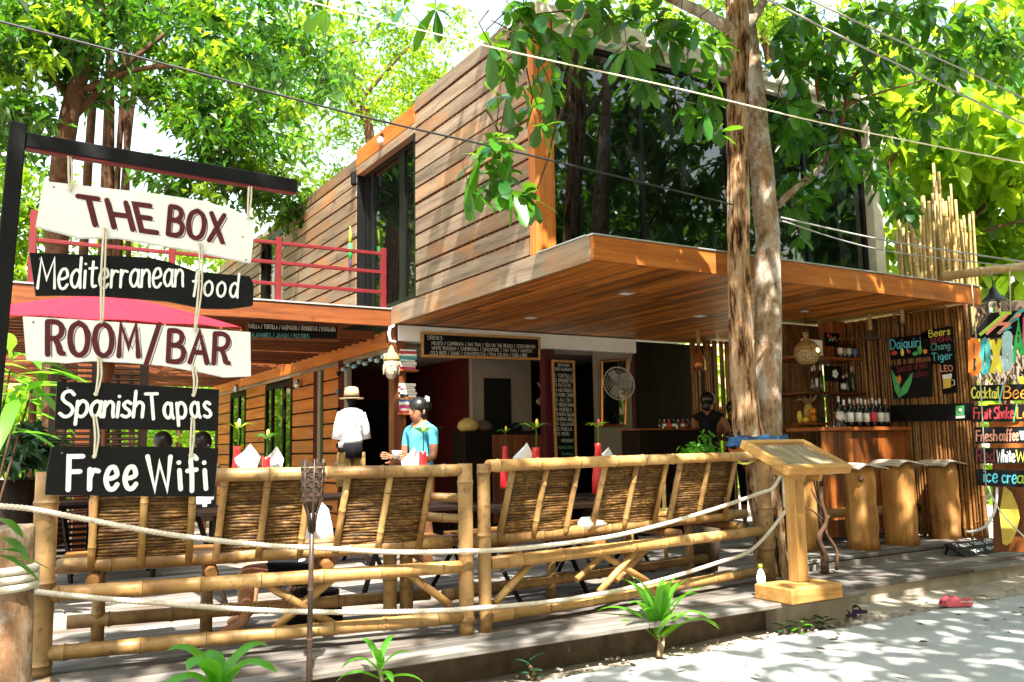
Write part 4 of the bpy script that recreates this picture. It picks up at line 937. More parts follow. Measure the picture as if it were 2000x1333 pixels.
for k, px in enumerate((1640, 1650, 1661, 1669, 1677, 1684, 1692, 1699, 1706, 1713, 1720, 1731)):
    yy = CY + (.22 if k % 2 else .12) + rnd(-.02, .02); p = aty(px, 820, yy)
    bottle((p.x, yy, cz + .001), .37 + rnd(-.02, .02), .041, 'bottle_dark', 'dark wine bottle on the bar counter, %s from the left' % ordn[k], 'wine bottles on the bar', 'wine', ['label_paper', 'label_paper', 'napkin', 'chalk_red', 'label_paper'][k % 5], ['foil', 'napkin', 'foil', 'chalk_salmon'][k % 4])
for k, px in enumerate((1641, 1649, 1658, 1669)):
    p = aty(px, 690, YS + .08); bottle((p.x, YS + .08, zs1 + .001), .27, .034, 'bottle_brown', 'brown beer bottle on the upper bar shelf, %s from the left' % ordn[k], 'beer bottles on the upper shelf', 'beer', ['label_paper', 'gold', 'label_paper', 'book_f'][k], ['foil', 'gold'][k % 2])
for k, (px, h, mt) in enumerate(((1588, .34, 'bottle_brown'), (1593, .36, 'clear_glass'), (1604, .36, 'bottle_brown'), (1648, .24, 'bottle_dark'), (1655, .26, 'bottle_brown'), (1666, .37, 'bottle_green'))):
    p = aty(px, 760, YS + .09); bottle((p.x, YS + .09, zs2 + .001), h, .036, mt, 'liquor bottle on the lower bar shelf, %s from the left' % ordn[k], 'liquor bottles on the lower shelf', 'wine', 'label_paper' if k in (3, 1) else False, 'foil')
# wine glasses hanging upside-down by their stems / standing
for k, px in enumerate((1634, 1645)):
    p = aty(px, 830, CY + .08); o = thing('wine_glass', 'upturned wine glass on the bar, the %s one' % ('left' if k == 0 else 'right'), 'glass', (p.x, CY + .08, cz), 'wine glasses on the bar')
    MB().lathe([(.036, .001), (.042, .04), (.035, .085), (.006, .10)], (p.x, CY + .08, cz), 14).build('bowl', 'clear_glass', o); MB().lathe([(.005, .10), (.005, .18)], (p.x, CY + .08, cz), 8).build('stem', 'clear_glass', o); MB().lathe([(.035, .18), (.035, .184)], (p.x, CY + .08, cz), 14).build('base', 'clear_glass', o)
# framed picture, flower tile, round green sign
def plaque(name, px0, py0, px1, py1, yv, mat, label, cat, th=.02):
    a = aty(px0, py1, yv); b = aty(px1, py0, yv); o = thing(name, label, cat, ((a.x + b.x) / 2, yv, a.z)); MB().box((a.x, yv, a.z), (b.x, yv + th, b.z), 0, .003).build('board', mat, o); return o, a, b
o, a, b = plaque('white_notice', 1568, 665, 1606, 697, YS + .03, 'label_paper', 'pale notice board leaning on the upper bar shelf behind the lamp', 'notice')
o, a, b = plaque('green_sign', 1613, 652, 1640, 676, YS + .16, 'chalkboard', 'small dark round sign with green and red painting on upper shelf', 'sign')
m = MB(); 
for k in range(7): c = lerp(a, b, .2 + .09 * k); m.ball((c.x, YS + .158, a.z + (b.z - a.z) * rnd(.3, .8)), .022, 7, 5, k % 2, (1, .2, 1))
m.build('painting', ['chalk_red', 'chalk_green'], o)
o, a, b = plaque('flower_tile', 1613, 716, 1645, 745, YS + .12, 'black_paint', 'black tile with a white frangipani flower on the lower bar shelf', 'tile')
m = MB(); c = (a + b) / 2; c.y = YS + .117; c.x += .02
for k in range(5): an = k * 1.2566; m.ball(c + V((math.cos(an) * .035, 0, math.sin(an) * .035)), .028, 8, 5, 0, (1, .15, 1))
m.ball(c + V((0, -.004, 0)), .014, 8, 5, 1, (1, .3, 1)); m.build('flower', ['napkin', 'yellow'], o)
# fruit on the return counter
def fruit(px, py, r, mat, sc, label, cat='fruit'):
    p = aty(px, py, CY + .78); z = RZ + r * sc[2]; return tag(MB().ball((p.x, CY + .78, z), r, 12, 9, 0, sc).build('fruit', mat, loc=(p.x, CY + .78, RZ)), label, cat)
fy_ = CY + .78
tr = aty(1578, 824, fy_); tag(MB().lathe([(.25, 0), (.27, .02), (.27, .028)], (tr.x, fy_, RZ + .001), 20).build('fruit_tray', 'barwood_x', loc=(tr.x, fy_, RZ)), 'round wooden tray under the fruit on the bar', 'tray')
def fr(px, dz, r, mat, sc, label, dy=0): p = aty(px, 815, fy_ + dy); tag(MB().ball((p.x, fy_ + dy, RZ + .03 + r * sc[2] + dz), r, 12, 9, 0, sc).build('fruit', mat, loc=(p.x, fy_ + dy, RZ + .03 + dz)), label, 'fruit')
fr(1588, 0, .055, 'fruit_orange', (1, 1, 1), 'orange at the bottom of the fruit pile', -.05); fr(1588, .105, .052, 'fruit_orange', (1, 1, 1), 'orange on top of the fruit pile', -.04)
fr(1574, 0, .045, 'fruit_yellow', (1.3, 1, .9), 'yellow mango before the pineapple', -.06); fr(1562, 0, .045, 'fruit_yellow', (.8, .8, 1.9), 'upright yellow papaya at left of the fruit', 0); fr(1603, 0, .05, 'leaf_dark', (1.1, 1, .8), 'dark green fruit at right end of the tray', 0)
p = aty(1580, 800, fy_ + .09); pa_ = thing('pineapple', 'pineapple with crown of leaves behind the oranges', 'fruit', (p.x, fy_ + .09, RZ + .03))
MB().ball((p.x, fy_ + .09, RZ + .17), .075, 12, 9, 0, (1, 1, 1.7)).build('body', 'melon', pa_); m = MB()
for k in range(14): a_ = k * 2.4; u = V((math.cos(a_), math.sin(a_), 0)); L_ = rnd(.14, .26); q = V((p.x, fy_ + .09, RZ + .28)); m.tube([q, q + u * L_ * .4 + V((0, 0, .08)), q + u * L_ + V((0, 0, .06 + .1 * (k % 3)))], [.012, .009, .001], 4)
m.build('crown_leaves', 'straw', pa_)

# lamps under the soffit
def pend(px, py, kind, label):
    c = atz(px, py, SF0 - .002); o = thing('pendant_lamp', label, 'lamp', c)
    if kind == 'ball':
        MB().lathe([(.06, 0), (.06, -.012), (.02, -.02)][::-1], c, 14).build('ceiling_rose', 'flashing', o)
        MB().tube([c - V((0, 0, .01)), c - V((0, 0, .30))], .004, 6).build('cord', 'wire_black', o); q = c - V((0, 0, .28)); m = MB(); m.lathe([(.09, -.42), (.14, -.36), (.165, -.28), (.15, -.19), (.10, -.13), (.04, -.10), (.03, -.06), (.035, 0)], q, 20); m.build('shade', 'mosaic', o)
        MB().ball(q + V((.02, -.145, -.25)), .03, 10, 7).build('bulb', 'lamp_glow', o)
    else:
        m = MB(); cane(m, c - V((0, 0, .0)), c - V((0, 0, .24)), .028, .1, 10); m.build('stem', ['bamboo_pale', 'bamboo_pale_node'], o)
        if kind == 'cone': MB().lathe([(.12, -.35), (.115, -.33), (.05, -.26), (.03, -.22)], c, 16).build('shade', 'mud_brown', o)
        else: MB().lathe([(.10, -.62), (.09, -.5), (.07, -.42), (.03, -.36), (.012, -.2)], c, 16).build('shade', 'copper', o)
    return o
pend(1571, 608, 'ball', 'round mosaic pendant lamp, lit, above the bar'); pend(1698, 614, 'cone', 'bamboo-stemmed pendant lamp with small dark cone shade by the bamboo wall'); pend(1363, 643, 'bell', 'dim copper bell pendant lamp left of the tree trunk')
# ------------------------------------------------------------------ painted boards on the bamboo wall (plane X = 10.5)
def wallboard(name, poly, label, x=10.50, mat='chalkboard', cat='chalkboard', th=.02):
    pts = [atx(px, py, x) for px, py in poly]; c = sum(pts, V()) / len(pts); o = thing(name, label, cat, c); MB().prism(pts, (th, 0, 0)).build('board', mat, o); return o
def wtext(o, items, plane, w, sp=.2):
    mats = []; m = MB()
    for s, p0, p1, p2, mt in items:
        if mt not in mats: mats.append(mt)
        write(m, s, plane(*p0), plane(*p1), plane(*p2), w, mats.index(mt), .003, sp)
    return stuff(m.build('lettering', mats, o))
pX = lambda x, y: atx(x, y, 10.498)
o = wallboard('daiquiri_board', [(1736, 661), (1813, 652), (1816, 697), (1739, 703)], 'small black board reading Daiquiri with painted fruit, on bamboo wall', cat='sign')
wtext(o, [('Daiquiri', (1740, 683), (1799, 677), (1739, 664), 'chalk_cyan')], pX, .008)
m = MB()
for k, (x, y, r, sc, mt) in enumerate(((1746, 690, .05, (.1, 1, .6), 0), (1762, 688, .035, (.1, .8, 1.6), 1), (1775, 687, .025, (.1, 1, 1), 0), (1787, 691, .035, (.1, 1.2, .8), 2), (1796, 684, .045, (.1, .8, 1.4), 2), (1807, 687, .032, (.1, 1, 1), 3))): m.ball(atx(x, y, 10.496), r, 9, 6, mt, sc)
stuff(m.build('fruit_painting', ['chalk_red', 'chalk_yellow', 'chalk_green', 'chalk_orange'], o))
o = wallboard('flower_board', [(1738, 715), (1818, 706), (1820, 775), (1745, 780)], 'grey chalkboard with a painted orange heliconia flower, below the fruit board', mat='black_paint')
wtext(o, [('Special drinks', (1752, 727), (1812, 718), (1751, 714), 'chalk_darkred'), ('today', (1775, 740), (1812, 733), (1775, 728), 'chalk_darkred')], pX, .004)
m = MB(); b_ = (1756, 778)
for tip, mt, w in (((1741, 722), 0, 7), ((1783, 727), 0, 9), ((1751, 735), 1, 6), ((1757, 732), 1, 4), ((1745, 738), 1, 3)):
    a = V((*b_, 0)); t_ = V((*tip, 0)); d = (t_ - a); n_ = V((-d.y, d.x, 0)).normalized() * w; q = [a, a + d * .3 + n_, a + d * .65 + n_ * .8, t_, a + d * .65 - n_ * .4, a + d * .3 - n_ * .6] if mt == 0 else [a + d * .55, a + d * .8 + n_, t_, a + d * .85 - n_]
    m.poly([atx(p.x, p.y, 10.494 - .001 * w) for p in q], mt)
stuff(m.build('flower_painting', ['chalk_green', 'chalk_orange'], o))
o = wallboard('beer_board', [(1800, 647), (1859, 637), (1869, 767), (1841, 770), (1836, 711), (1818, 712), (1812, 660), (1801, 662)], 'black T-shaped board listing Beers with a beer mug painting', cat='sign')
wtext(o, [('Beers', (1815, 659), (1856, 653), (1814, 646), 'chalk_yellow'), ('SINGHA', (1818, 671), (1858, 665), (1817, 662), 'chalk_darkred'), ('Chang', (1819, 685), (1856, 681), (1819, 672), 'chalk_teal'),
          ('Tiger', (1821, 705), (1860, 701), (1820, 691), 'chalk_cyan'), ('LEO', (1838, 726), (1861, 725), (1837, 715), 'chalk_salmon')], pX, .006)
m = MB(); m.prism([pX(1842, 738), pX(1858, 736), pX(1857, 757), pX(1843, 760)], (-.006, 0, 0), 0); m.prism([pX(1841, 733), pX(1859, 730), pX(1859, 739), pX(1842, 741)], (-.009, 0, 0), 1)
m.tube([pX(1858, 742), pX(1864, 743), pX(1864, 752), pX(1858, 754)], .006, 5, 1); m.build('mug_painting', ['fruit_yellow', 'napkin'], o)
m = MB(); m.tube([atx(1745, 658, 10.5), atx(1745, 614, 10.5), atx(1800, 606, 10.5), atx(1846, 599, 10.5), atx(1849, 636, 10.5)], .012, 7); m.tube([atx(1803, 606, 10.5), atx(1805, 650, 10.5)], .011, 7)
tag(m.build('hanging_pipe', 'bamboo_wall', loc=atx(1800, 606, 10.5)), 'thin pipe bracket from which the painted wall boards hang', 'pipe')
o = wallboard('black_plank', [(1738, 792), (1901, 788), (1903, 822), (1739, 824)], 'long black plank across the bamboo wall beside the wine bottles', mat='black_paint', cat='plank', x=10.47)
MB().prism([atx(1867, 793, 10.468), atx(1883, 792, 10.468), atx(1883, 811, 10.468), atx(1867, 812, 10.468)], (-.004, 0, 0)).prism([atx(1867, 813, 10.468), atx(1884, 812, 10.468), atx(1884, 817, 10.468), atx(1867, 818, 10.468)], (-.003, 0, 0), 1).ball(atx(1875, 802, 10.462), .024, 9, 6, 1, (.1, 1, 1)).build('sticker', ['chalk_green', 'label_paper'], o)

# ------------------------------------------------------------------ bar signs hanging on the far right
RP = V((9.0, 5.5, 2)); RU = V((.5, -.866, 0)); RN = V((-.866, -.5, 0)); pR = lambda x, y, d=0: atp(x, y, RP + RN * d, RN)
a = aty(1838, 541, 6.3); b = aty(2120, 505, 5.4); m = MB(); cane(m, a, b, .055, .9, 12, .95); tag(m.build('hanging_pole', ['bamboo_pale', 'bamboo_pale_node'], loc=a), 'thick bamboo pole at right from which the bar signs hang', 'pole')
SB = [([(1896, 753), (2090, 748), (2092, 781), (1898, 784)], 'hanging board reading Cocktail/Beers in yellow and orange', [('Cocktail', (1898, 778), (1951, 778), (1898, 757), 'chalk_yellow'), ('/', (1952, 782), (1959, 780), (1953, 752), 'chalk_cyan'), ('Beers', (1960, 778), (2030, 777), (1961, 755), 'chalk_orange')]),
      ([(1898, 793), (2092, 787), (2094, 822), (1900, 825)], 'hanging board reading Fruit Shake/Lassi in red and yellow', [('Fruit', (1902, 818), (1936, 818), (1902, 797), 'chalk_red'), ('Shake', (1942, 818), (1979, 817), (1942, 796), 'chalk_red'), ('/', (1980, 821), (1985, 820), (1981, 793), 'chalk_green'), ('Lassi', (1987, 817), (2030, 816), (1987, 796), 'chalk_orange')]),
      ([(1902, 835), (2094, 832), (2096, 865), (1904, 867)], 'hanging board reading Fresh coffee in salmon with a cup', [('Fresh', (1907, 862), (1947, 861), (1907, 842), 'chalk_salmon'), ('coffee', (1952, 861), (1989, 860), (1952, 840), 'chalk_salmon')]),
      ([(1903, 876), (2096, 874), (2098, 905), (1906, 906)], 'hanging board reading Red White Wine in red, white, yellow', [('Red', (1908, 902), (1942, 902), (1908, 878), 'chalk_darkred'), ('White', (1947, 903), (1982, 902), (1947, 880), 'chalk'), ('Wine', (1985, 902), (2030, 901), (1985, 880), 'chalk_yellow')]),
      ([(1906, 917), (2098, 921), (2100, 956), (1909, 949)], 'lowest hanging board reading ice cream in blue and green', [('ice', (1921, 941), (1948, 942), (1921, 917), 'chalk_cyan'), ('cre', (1957, 943), (1985, 944), (1957, 919), 'chalk_cyan'), ('am', (1987, 944), (2020, 945), (1987, 920), 'lime')])]
for k, (poly, label, words) in enumerate(SB):
    pts = [pR(*p) for p in poly]; o = thing('bar_sign_board', label, 'sign', sum(pts, V()) / 4); MB().prism(pts, -RN * .02).build('board', 'black_paint', o)
    wtext(o, words, pR, .0065)
    if k == 2: MB().prism([pR(1990, 842), pR(2004, 842), pR(2001, 860), pR(1994, 860)], RN * .006).build('cup_painting', 'pale_blue', o)
for k, (x0, y0, x1, y1, lb) in enumerate(((1897, 545, 1907, 665, 'left cord from the pole down to the colourful bar letters'), (1972, 530, 1974, 610, 'right cord from the pole down to the colourful bar letters'), (1914, 730, 1926, 950, 'white cord down the left of the hanging bar boards'))):
    tag(MB().tube([pR(x0, y0, .012), pR(x1, y1, .012)], .006, 6).build('cord', 'string', loc=pR(x0, y0)), lb, 'cord')
# the cut-out letters: front face B O X, right face B A R, top face T H E
bxs = thing('cutout_letter_sign', 'colourful cut-out letters BOX BAR shaped like a box, hanging right', 'sign', pR(1950, 735))
def blk(s, p0, p1, p2, mat, w=.024, depth=.05):
    m = MB(); write(m, s, p0, p1, p2, w, 0, .0, .1, depth=depth, mside=1, cap=False); m.build('letter', [mat, 'black_steel'], bxs)
for ch, x0, x1, yb0, yb1, yt, mt in (('B', 1896, 1912, 729, 729, 665, 'orange'), ('O', 1917, 1930, 728, 728, 666, 'teal'), ('X', 1937, 1955, 729, 728, 664, 'yellow')):
    blk(ch, pR(x0, yb0, .02), pR(x1, yb1, .02), pR(x0, yt, .02), mt)
for ch, x0, x1, yb0, yb1, yt, mt in (('B', 1962, 1974, 723, 715, 655, 'pale_blue'), ('A', 1979, 1997, 708, 694, 636, 'green'), ('R', 2003, 2022, 690, 678, 620, 'pink')):
    blk(ch, pR(x0, yb0, .03), pR(x1, yb1, .03), pR(x0, yt, .03), mt)
for ch, q0, q1, q2, mt in (('T', (1902, 655), (1925, 655), (1952, 612), 'lime'), ('H', (1926, 653), (1950, 652), (1968, 614), 'salmon'), ('E', (1952, 650), (1975, 638), (1988, 612), 'teal')):
    blk(ch, pR(*q0, .03), pR(*q1, .03), pR(*q2, .03), mt, .016, .03)
MB().prism([pR(1893, 662, -.03), pR(1935, 612, -.03), pR(2060, 600, -.03), pR(2060, 640, -.03), pR(1955, 660, -.03)], -RN * .015).build('backing', 'black_paint', bxs)
# lantern hanging under the pole
lc = pR(1939, 560, -.25); la = thing('hanging_lantern', 'black iron lantern hanging above the colourful letters', 'lantern', lc)
MB().lathe([(.13, -.16), (.12, -.15), (.05, -.08), (.035, -.03), (.015, 0)], lc, 14).build('hood', 'black_steel', la); MB().lathe([(.055, -.29), (.06, -.17)], lc, 12).build('glass', 'clear_glass', la)
MB().tube([lc - V((0, 0, .005)), V((lc.x, lc.y, pR(1939, 530, -.25).z))], .005, 6).build('hook', 'black_steel', la)
# thatched small roof behind the letters
th0 = atp(1905, 690, V((11.4, 5.9, 2)), RN); th = thing('thatched_hut', 'little thatched kiosk roof on posts behind the hanging bar signs', 'hut', (th0.x, th0.y, 0)); random.seed(41)
m = MB(); pT = lambda x, y, d: atp(x, y, V((11.2, 5.9, 2)) + RN * d, RN)
for k in range(420):
    x = rnd(1905, 2110); y = rnd(585, 740); d = rnd(-.25, .25) - (700 - y) * .002; p = pT(x, y, d); u = (RU * rnd(-.5, .5) + V((0, 0, -1)) + RN * .35).normalized(); w = RU * .018; L_ = rnd(.14, .26); m.poly([p - w, p + w, p + u * L_ + w * .4, p + u * L_ - w * .4])
stuff(m.build('thatch', 'thatch', th)); MB().prism([pT(1912, 595, -.4), pT(2120, 575, -.4), pT(2120, 735, -.1), pT(1918, 735, -.1)], -RN * .05).build('roof_core', 'mud_brown', th)
MB().tube([V((th0.x + .25, th0.y - .2, 0)), V((th0.x + .25, th0.y - .2, 2.4))], .05, 10).build('post', 'bark_dark', th)
# orange panel and yellow surfboard-like plank behind the boards
m = MB(); P = lambda x, y: pR(x, y, -.5); m.prism([P(1930, 790), P(2100, 785), P(2100, 900), P(1934, 905)], -RN * .03); tag(m.build('orange_panel', 'fascia_x', loc=P(1960, 900)), 'orange wooden panel behind the hanging bar boards', 'panel')
P = lambda x, y: pR(x, y, -.75); m = MB(); m.prism([P(1961, 950), P(1976, 962), P(1988, 990), P(1992, 1012), P(1985, 1040), P(1975, 1060), P(1966, 1066), P(1958, 1062), P(1952, 1000)], -RN * .05); tag(m.build('wavy_plank', 'fruit_yellow', loc=P(1970, 1066)), 'yellow wavy-edged plank standing under the hanging bar boards', 'plank')
P = lambda x, y: pR(x, y, -.9); m = MB(); m.prism([P(1938, 905), P(2100, 905), P(2110, 1080), P(1940, 1078)], -RN * .05); tag(m.build('plank_partition', 'barwood_z', loc=P(1960, 1075)), 'brown plank partition behind the yellow wavy plank', 'partition')
# hose, string, shoe sign
m = MB(); m.tube(bez([pR(1947, 952, -.05), pR(1946, 980, -.05), pR(1940, 1005, -.05), pR(1925, 1028, -.1), pR(1900, 1039, -.2), pR(1888, 1038, -.25)], 6), .014, 8); tag(m.build('white_hose', 'pvc_white', loc=pR(1947, 952)), 'white hose curling down below the hanging bar boards', 'hose')
m = MB(); m.tube(bez([pR(1930, 950, .0), pR(1940, 975, .02), pR(1962, 1010, .05), pR(2010, 1058, .1), pR(2060, 1100, .1)], 5), .008, 6); tag(m.build('guy_string', 'string', loc=pR(1930, 950)), 'tan string slanting from the lowest bar board to the ground', 'string')
sb = atz(1872, 1085, .155); e0 = atz(1885, 1088, .158); e1 = atz(1975, 1074, .158); e2 = atz(1958, 1047, .30)
ss = thing('shoe_sign', 'small dark plank on the step with chalk plea to take off shoes', 'sign', e0); up = V((-.03, .20, .13)); e0 = atz(1886, 1088, .160); e1 = atz(1974, 1075, .160)
MB().prism([e0, e1, e1 + up, e0 + up + V((-.03, 0, 0))], up.cross(e1 - e0).normalized() * .02).build('board', 'darkwood_x', ss)
MB().prism([e0 + up * .9, e0 + up * .9 + V((.03, 0, 0)), V((e0.x + .05, e0.y + .26, .158)), V((e0.x + .02, e0.y + .26, .158))], (.0, .01, .004)).build('prop', 'darkwood_x', ss)
nrm = up.cross(e1 - e0).normalized(); nrm = nrm if nrm.dot(CAMP - e0) > 0 else -nrm
m = MB(); q = lambda u, v: e0 + (e1 - e0) * u + up * v
write(m, 'Please take off!!', q(.05, .56), q(.86, .56), q(.05, .85), .0045, 0, .022); write(m, 'your shoes', q(.22, .14), q(.86, .14), q(.22, .40), .0045, 0, .022); stuff(m.build('lettering', 'chalk', ss))

# ------------------------------------------------------------------ chalkboards of the restaurant
def framed(name, px, yv, label, lines, w, fr='pine_x', wire=True, fill=None):
    """px: four pixel corners tl, tr, br, bl"""
    a, b, c, d = [aty(x, y, yv) for x, y in px]; ce = (a + b + c + d) / 4; o = thing(name, label, 'chalkboard', ce); th = .03
    MB().prism([a, b, c, d], (0, .02, 0)).build('board', 'chalkboard', o); m = MB(); F = .035
    for p, q in ((a, b), (b, c), (c, d), (d, a)):
        u = (q - p).normalized(); n_ = V((0, 1, 0)).cross(u); inn = n_ if n_.dot(ce - p) > 0 else -n_
        MB().prism([p - V((0, .008, 0)), q - V((0, .008, 0)), q + inn * F - u * F - V((0, .008, 0)), p + inn * F + u * F - V((0, .008, 0))], (0, .034, 0)).build('frame', fr, o)
    m = MB(); mats = []
    for s, u0, v0, u1, v1, h, mt in lines:
        if mt not in mats: mats.append(mt)
        f = lambda u, v: (a * (1 - u) + b * u) * (1 - v) + (d * (1 - u) + c * u) * v - V((0, .001, 0))
        write(m, s, f(u0, v0), f(u1, v1), f(u0, v0 - h), w, mats.index(mt), .003, .22)
    stuff(m.build('lettering', mats, o)); return o
framed('drinks_board', [(823, 648), (1055, 659), (1055, 704), (823, 698)], 11.0, 'wide framed chalkboard of drinks hanging from the white beam',
   [('DRINKS:', .05, .30, .17, .30, .15, 'chalk'), ('MOJITO / CAIPIRINHA / MAI THAI / SEX ON THE BEACH / SCREWDRIVER', .08, .50, .95, .50, .13, 'chalk'), ('WHITE RUSSIAN / CAIPIROSKA / SINGAPORE / MAI THAI / MARTINI', .08, .69, .92, .69, .13, 'chalk'), ('COLD BEER / SHAKE / COSMOPOLITAN / PINA COLADA / CUBA LIBRE', .07, .88, .88, .88, .13, 'chalk')], .0026, 'pine_x')
menu = ['1 TORTILLA', '2 CROQUETTE', '3 PATATAS', '4 MEATBALLS', '5 PORK CHAD', '6 ALI OLI', '7 MELON HAM', '8 MUSSELS', '9 PASTA SALAD', '10 SPAN. ROLL', '11 CALAMAR', '12 PAELLA', '13 MENU']
framed('restaurant_board', [(1078, 703), (1122, 705), (1128, 930), (1086, 930)], 10.98, 'tall narrow framed chalkboard listing the Spanish restaurant dishes',
   [('SPANISH', .24, .055, .76, .055, .022, 'chalk'), ('RESTAURANT', .14, .092, .88, .092, .024, 'chalk')] + [(s, .12, .15 + k * .042, .12 + min(.78, .075 * len(s)), .15 + k * .042, .028, 'chalk') for k, s in enumerate(menu)] + [('MONDAY', .3, .71, .85, .71, .025, 'chalk'), ('specials', .15, .765, .8, .765, .025, 'chalk_green'), ('today', .3, .82, .8, .82, .022, 'chalk_teal')], .0028, 'pine_z')
framed('terrace_board', [(480, 624), (664, 634), (663, 668), (480, 664)], 11.35, 'dim chalkboard hanging beneath the terrace beam', [('PAELLA / TORTILLA / GAZPACHO / CROQUETAS / ENSALADA', .03, .42, .95, .42, .2, 'chalk'), ('CALAMARES / JAMON / POSTRES', .03, .85, .66, .85, .2, 'chalk_teal')], .003, 'redwood_x')

# ------------------------------------------------------------------ column things: carved head, book shelves, mannequin, beads
hc = V((4.95, 11.03, 0)); hz = aty(764, 742, 11.0).z; hx = aty(764, 720, 10.98).x; hd = thing('carved_head', 'pale carved stone head with pointed crown fixed to the wooden column', 'sculpture', (hx, 10.99, hz))
m = MB(); m.lathe([(.02, 0), (.055, .02), (.085, .09), (.10, .17), (.105, .24), (.095, .27)], (hx, 10.97, hz), 18); m.build('face', 'stone_carved', hd)
m = MB(); m.lathe([(.108, .25), (.112, .28), (.085, .34), (.05, .37), (.045, .40), (.02, .45), (.004, .47)], (hx, 10.97, hz), 18); m.build('crown', 'gold', hd)
m = MB(); m.prism([V((hx - .014, 10.875, hz + .11)), V((hx + .014, 10.875, hz + .11)), V((hx, 10.885, hz + .19))], (0, -.022, 0)); m.build('nose', 'stone_carved', hd)
m = MB().ball((hx, 10.885, hz + .075), .022, 8, 5, 0, (1.3, .5, .4)); m.build('mouth', 'stone_carved', hd)
for s in (-1, 1): MB().ball((hx + s * .038, 10.876, hz + .185), .016, 8, 5, 0, (1.4, .5, .45)).build('eye', 'stone_carved', hd); MB().ball((hx + s * .108, 10.98, hz + .13), .03, 8, 6, 0, (.4, .6, 2.4)).build('ear', 'stone_carved', hd)
random.seed(51); bx0 = aty(774, 700, 11.1).x
for k, (py, nb, seq) in enumerate(((723, 7, 'abccbbe'), (777, 5, 'dbabe'), (808, 5, 'bfeab'))):
    z = aty(790, py, 11.1).z; tag(MB().box((bx0, 11.02, z - .02), (bx0 + .30, 11.24, z)).build('book_shelf', 'fascia_x', loc=(bx0, 11.1, z)), ['top', 'middle', 'lowest'][k] + ' little book shelf on the wooden column', 'shelf')
names = {'a': 'red', 'b': 'cream', 'c': 'teal', 'd': 'black', 'e': 'pink', 'f': 'blue'}
for k, (py, seq) in enumerate(((720, ['e', 'a', 'b', 'c', 'c', 'b', 'a', 'd']), (774, ['d', 'd', 'b', 'a', 'b']), (806, ['a', 'e', 'e', 'b', 'f', 'f', 'b']))):
    z = aty(790, py + 3, 11.1).z + .002
    for j, q in enumerate(seq):
        h = rnd(.028, .042); w = rnd(.21, .27); o = thing('book', '%s-spined book, %s from the bottom of the %s stack by the column' % (names[q], ordn[j], ['top', 'middle', 'lowest'][k]), 'book', (bx0 + .13, 11.1, z), 'books stacked by the column')
        rz = Matrix.Rotation(rnd(-.12, .12), 3, 'Z'); tilt = Matrix.Rotation(rnd(-.0, .0), 3, 'Y')
        MB().obox((bx0 + .02 + w / 2, 11.11, z + h / 2), (w, .15, h - .002), rz, 0).build('cover', 'book_' + q, o); MB().obox((bx0 + .02 + w / 2, 11.112, z + h / 2), (w * .96, .157 if j % 2 else .14, (h - .002) * .72), rz).build('pages', 'label_paper', o); z += h
# mannequin
mp_ = atx(686, 905, 4.28); mb_ = V((4.28, mp_.y, DZ)); mk = thing('mannequin', 'shop mannequin in a white T-shirt, straw hat and plaid shorts by the column', 'mannequin', mb_)
zc_ = lambda y: atx(686, y, 4.28).z
zsh, zwa, zhp = zc_(800), zc_(862), zc_(905)
m = MB()
def ell(mb, c, secs, n=18, m_=0):
    b0 = len(mb.v)
    for (z, rx, ry, dx) in secs:
        rx *= .76
        for j in range(n): a = 2 * math.pi * j / n; mb.v.append(V((c.x + dx + math.cos(a) * rx, c.y + math.sin(a) * ry, z)))
    for i in range(len(secs) - 1):
        for j in range(n): j2 = (j + 1) % n; mb.face([b0 + i * n + j, b0 + i * n + j2, b0 + (i + 1) * n + j2, b0 + (i + 1) * n + j], m_, True)
    mb.face([b0 + j for j in range(n)][::-1], m_); mb.face([b0 + (len(secs) - 1) * n + j for j in range(n)], m_)
ell(m, mb_, [(zwa - .03, .19, .14, 0), (zwa + .02, .205, .15, 0), (zwa + .12, .185, .14, 0), (zsh - .25, .215, .15, 0), (zsh - .12, .225, .14, 0), (zsh - .02, .20, .11, 0), (zsh + .02, .10, .08, 0)])
for s in (-1, 1): m.tube([mb_ + V((s * .12, 0, zsh - .06 - DZ)), mb_ + V((s * .175, -.01, zsh - .22 - DZ)), mb_ + V((s * .20, -.01, zsh - .40 - DZ))], [.075, .07, .075], 12)
m.build('t_shirt', 'shirt_white', mk)
m = MB(); m.tube([mb_ + V((-.19, -.12, zwa - .02 - DZ)), mb_ + V((-.20, -.14, zwa - .08 - DZ))], [.035, .03], 8); m.build('shirt_knot', 'shirt_white', mk)
m = MB(); write(m, 'EL PUEBLO DEL', mb_ + V((-.10, -.155, zsh - .20 - DZ)), mb_ + V((.10, -.155, zsh - .20 - DZ)), mb_ + V((-.10, -.155, zsh - .165 - DZ)), .003, 0, .003); write(m, 'CONSUELO BOX', mb_ + V((-.09, -.157, zsh - .25 - DZ)), mb_ + V((.10, -.157, zsh - .25 - DZ)), mb_ + V((-.09, -.157, zsh - .215 - DZ)), .003, 0, .003); stuff(m.build('lettering', 'steel_grey', mk))
m = MB(); ell(m, mb_, [(zwa - .22, .20, .15, 0), (zwa - .1, .20, .15, 0), (zwa - .015, .185, .14, 0)]); m.build('black_sash', 'black_cloth', mk)
m = MB()
for s in (-1, 1): m.tube([mb_ + V((s * .09, 0, zwa - .15 - DZ)), mb_ + V((s * .10, 0, zwa - .6 - DZ))], [.10, .105], 14)
m.build('shorts', 'plaid', mk); m = MB()
for s in (-1, 1): m.tube([mb_ + V((s * .10, 0, zwa - .55 - DZ)), mb_ + V((s * .10, 0, .0))], [.06, .035], 10)
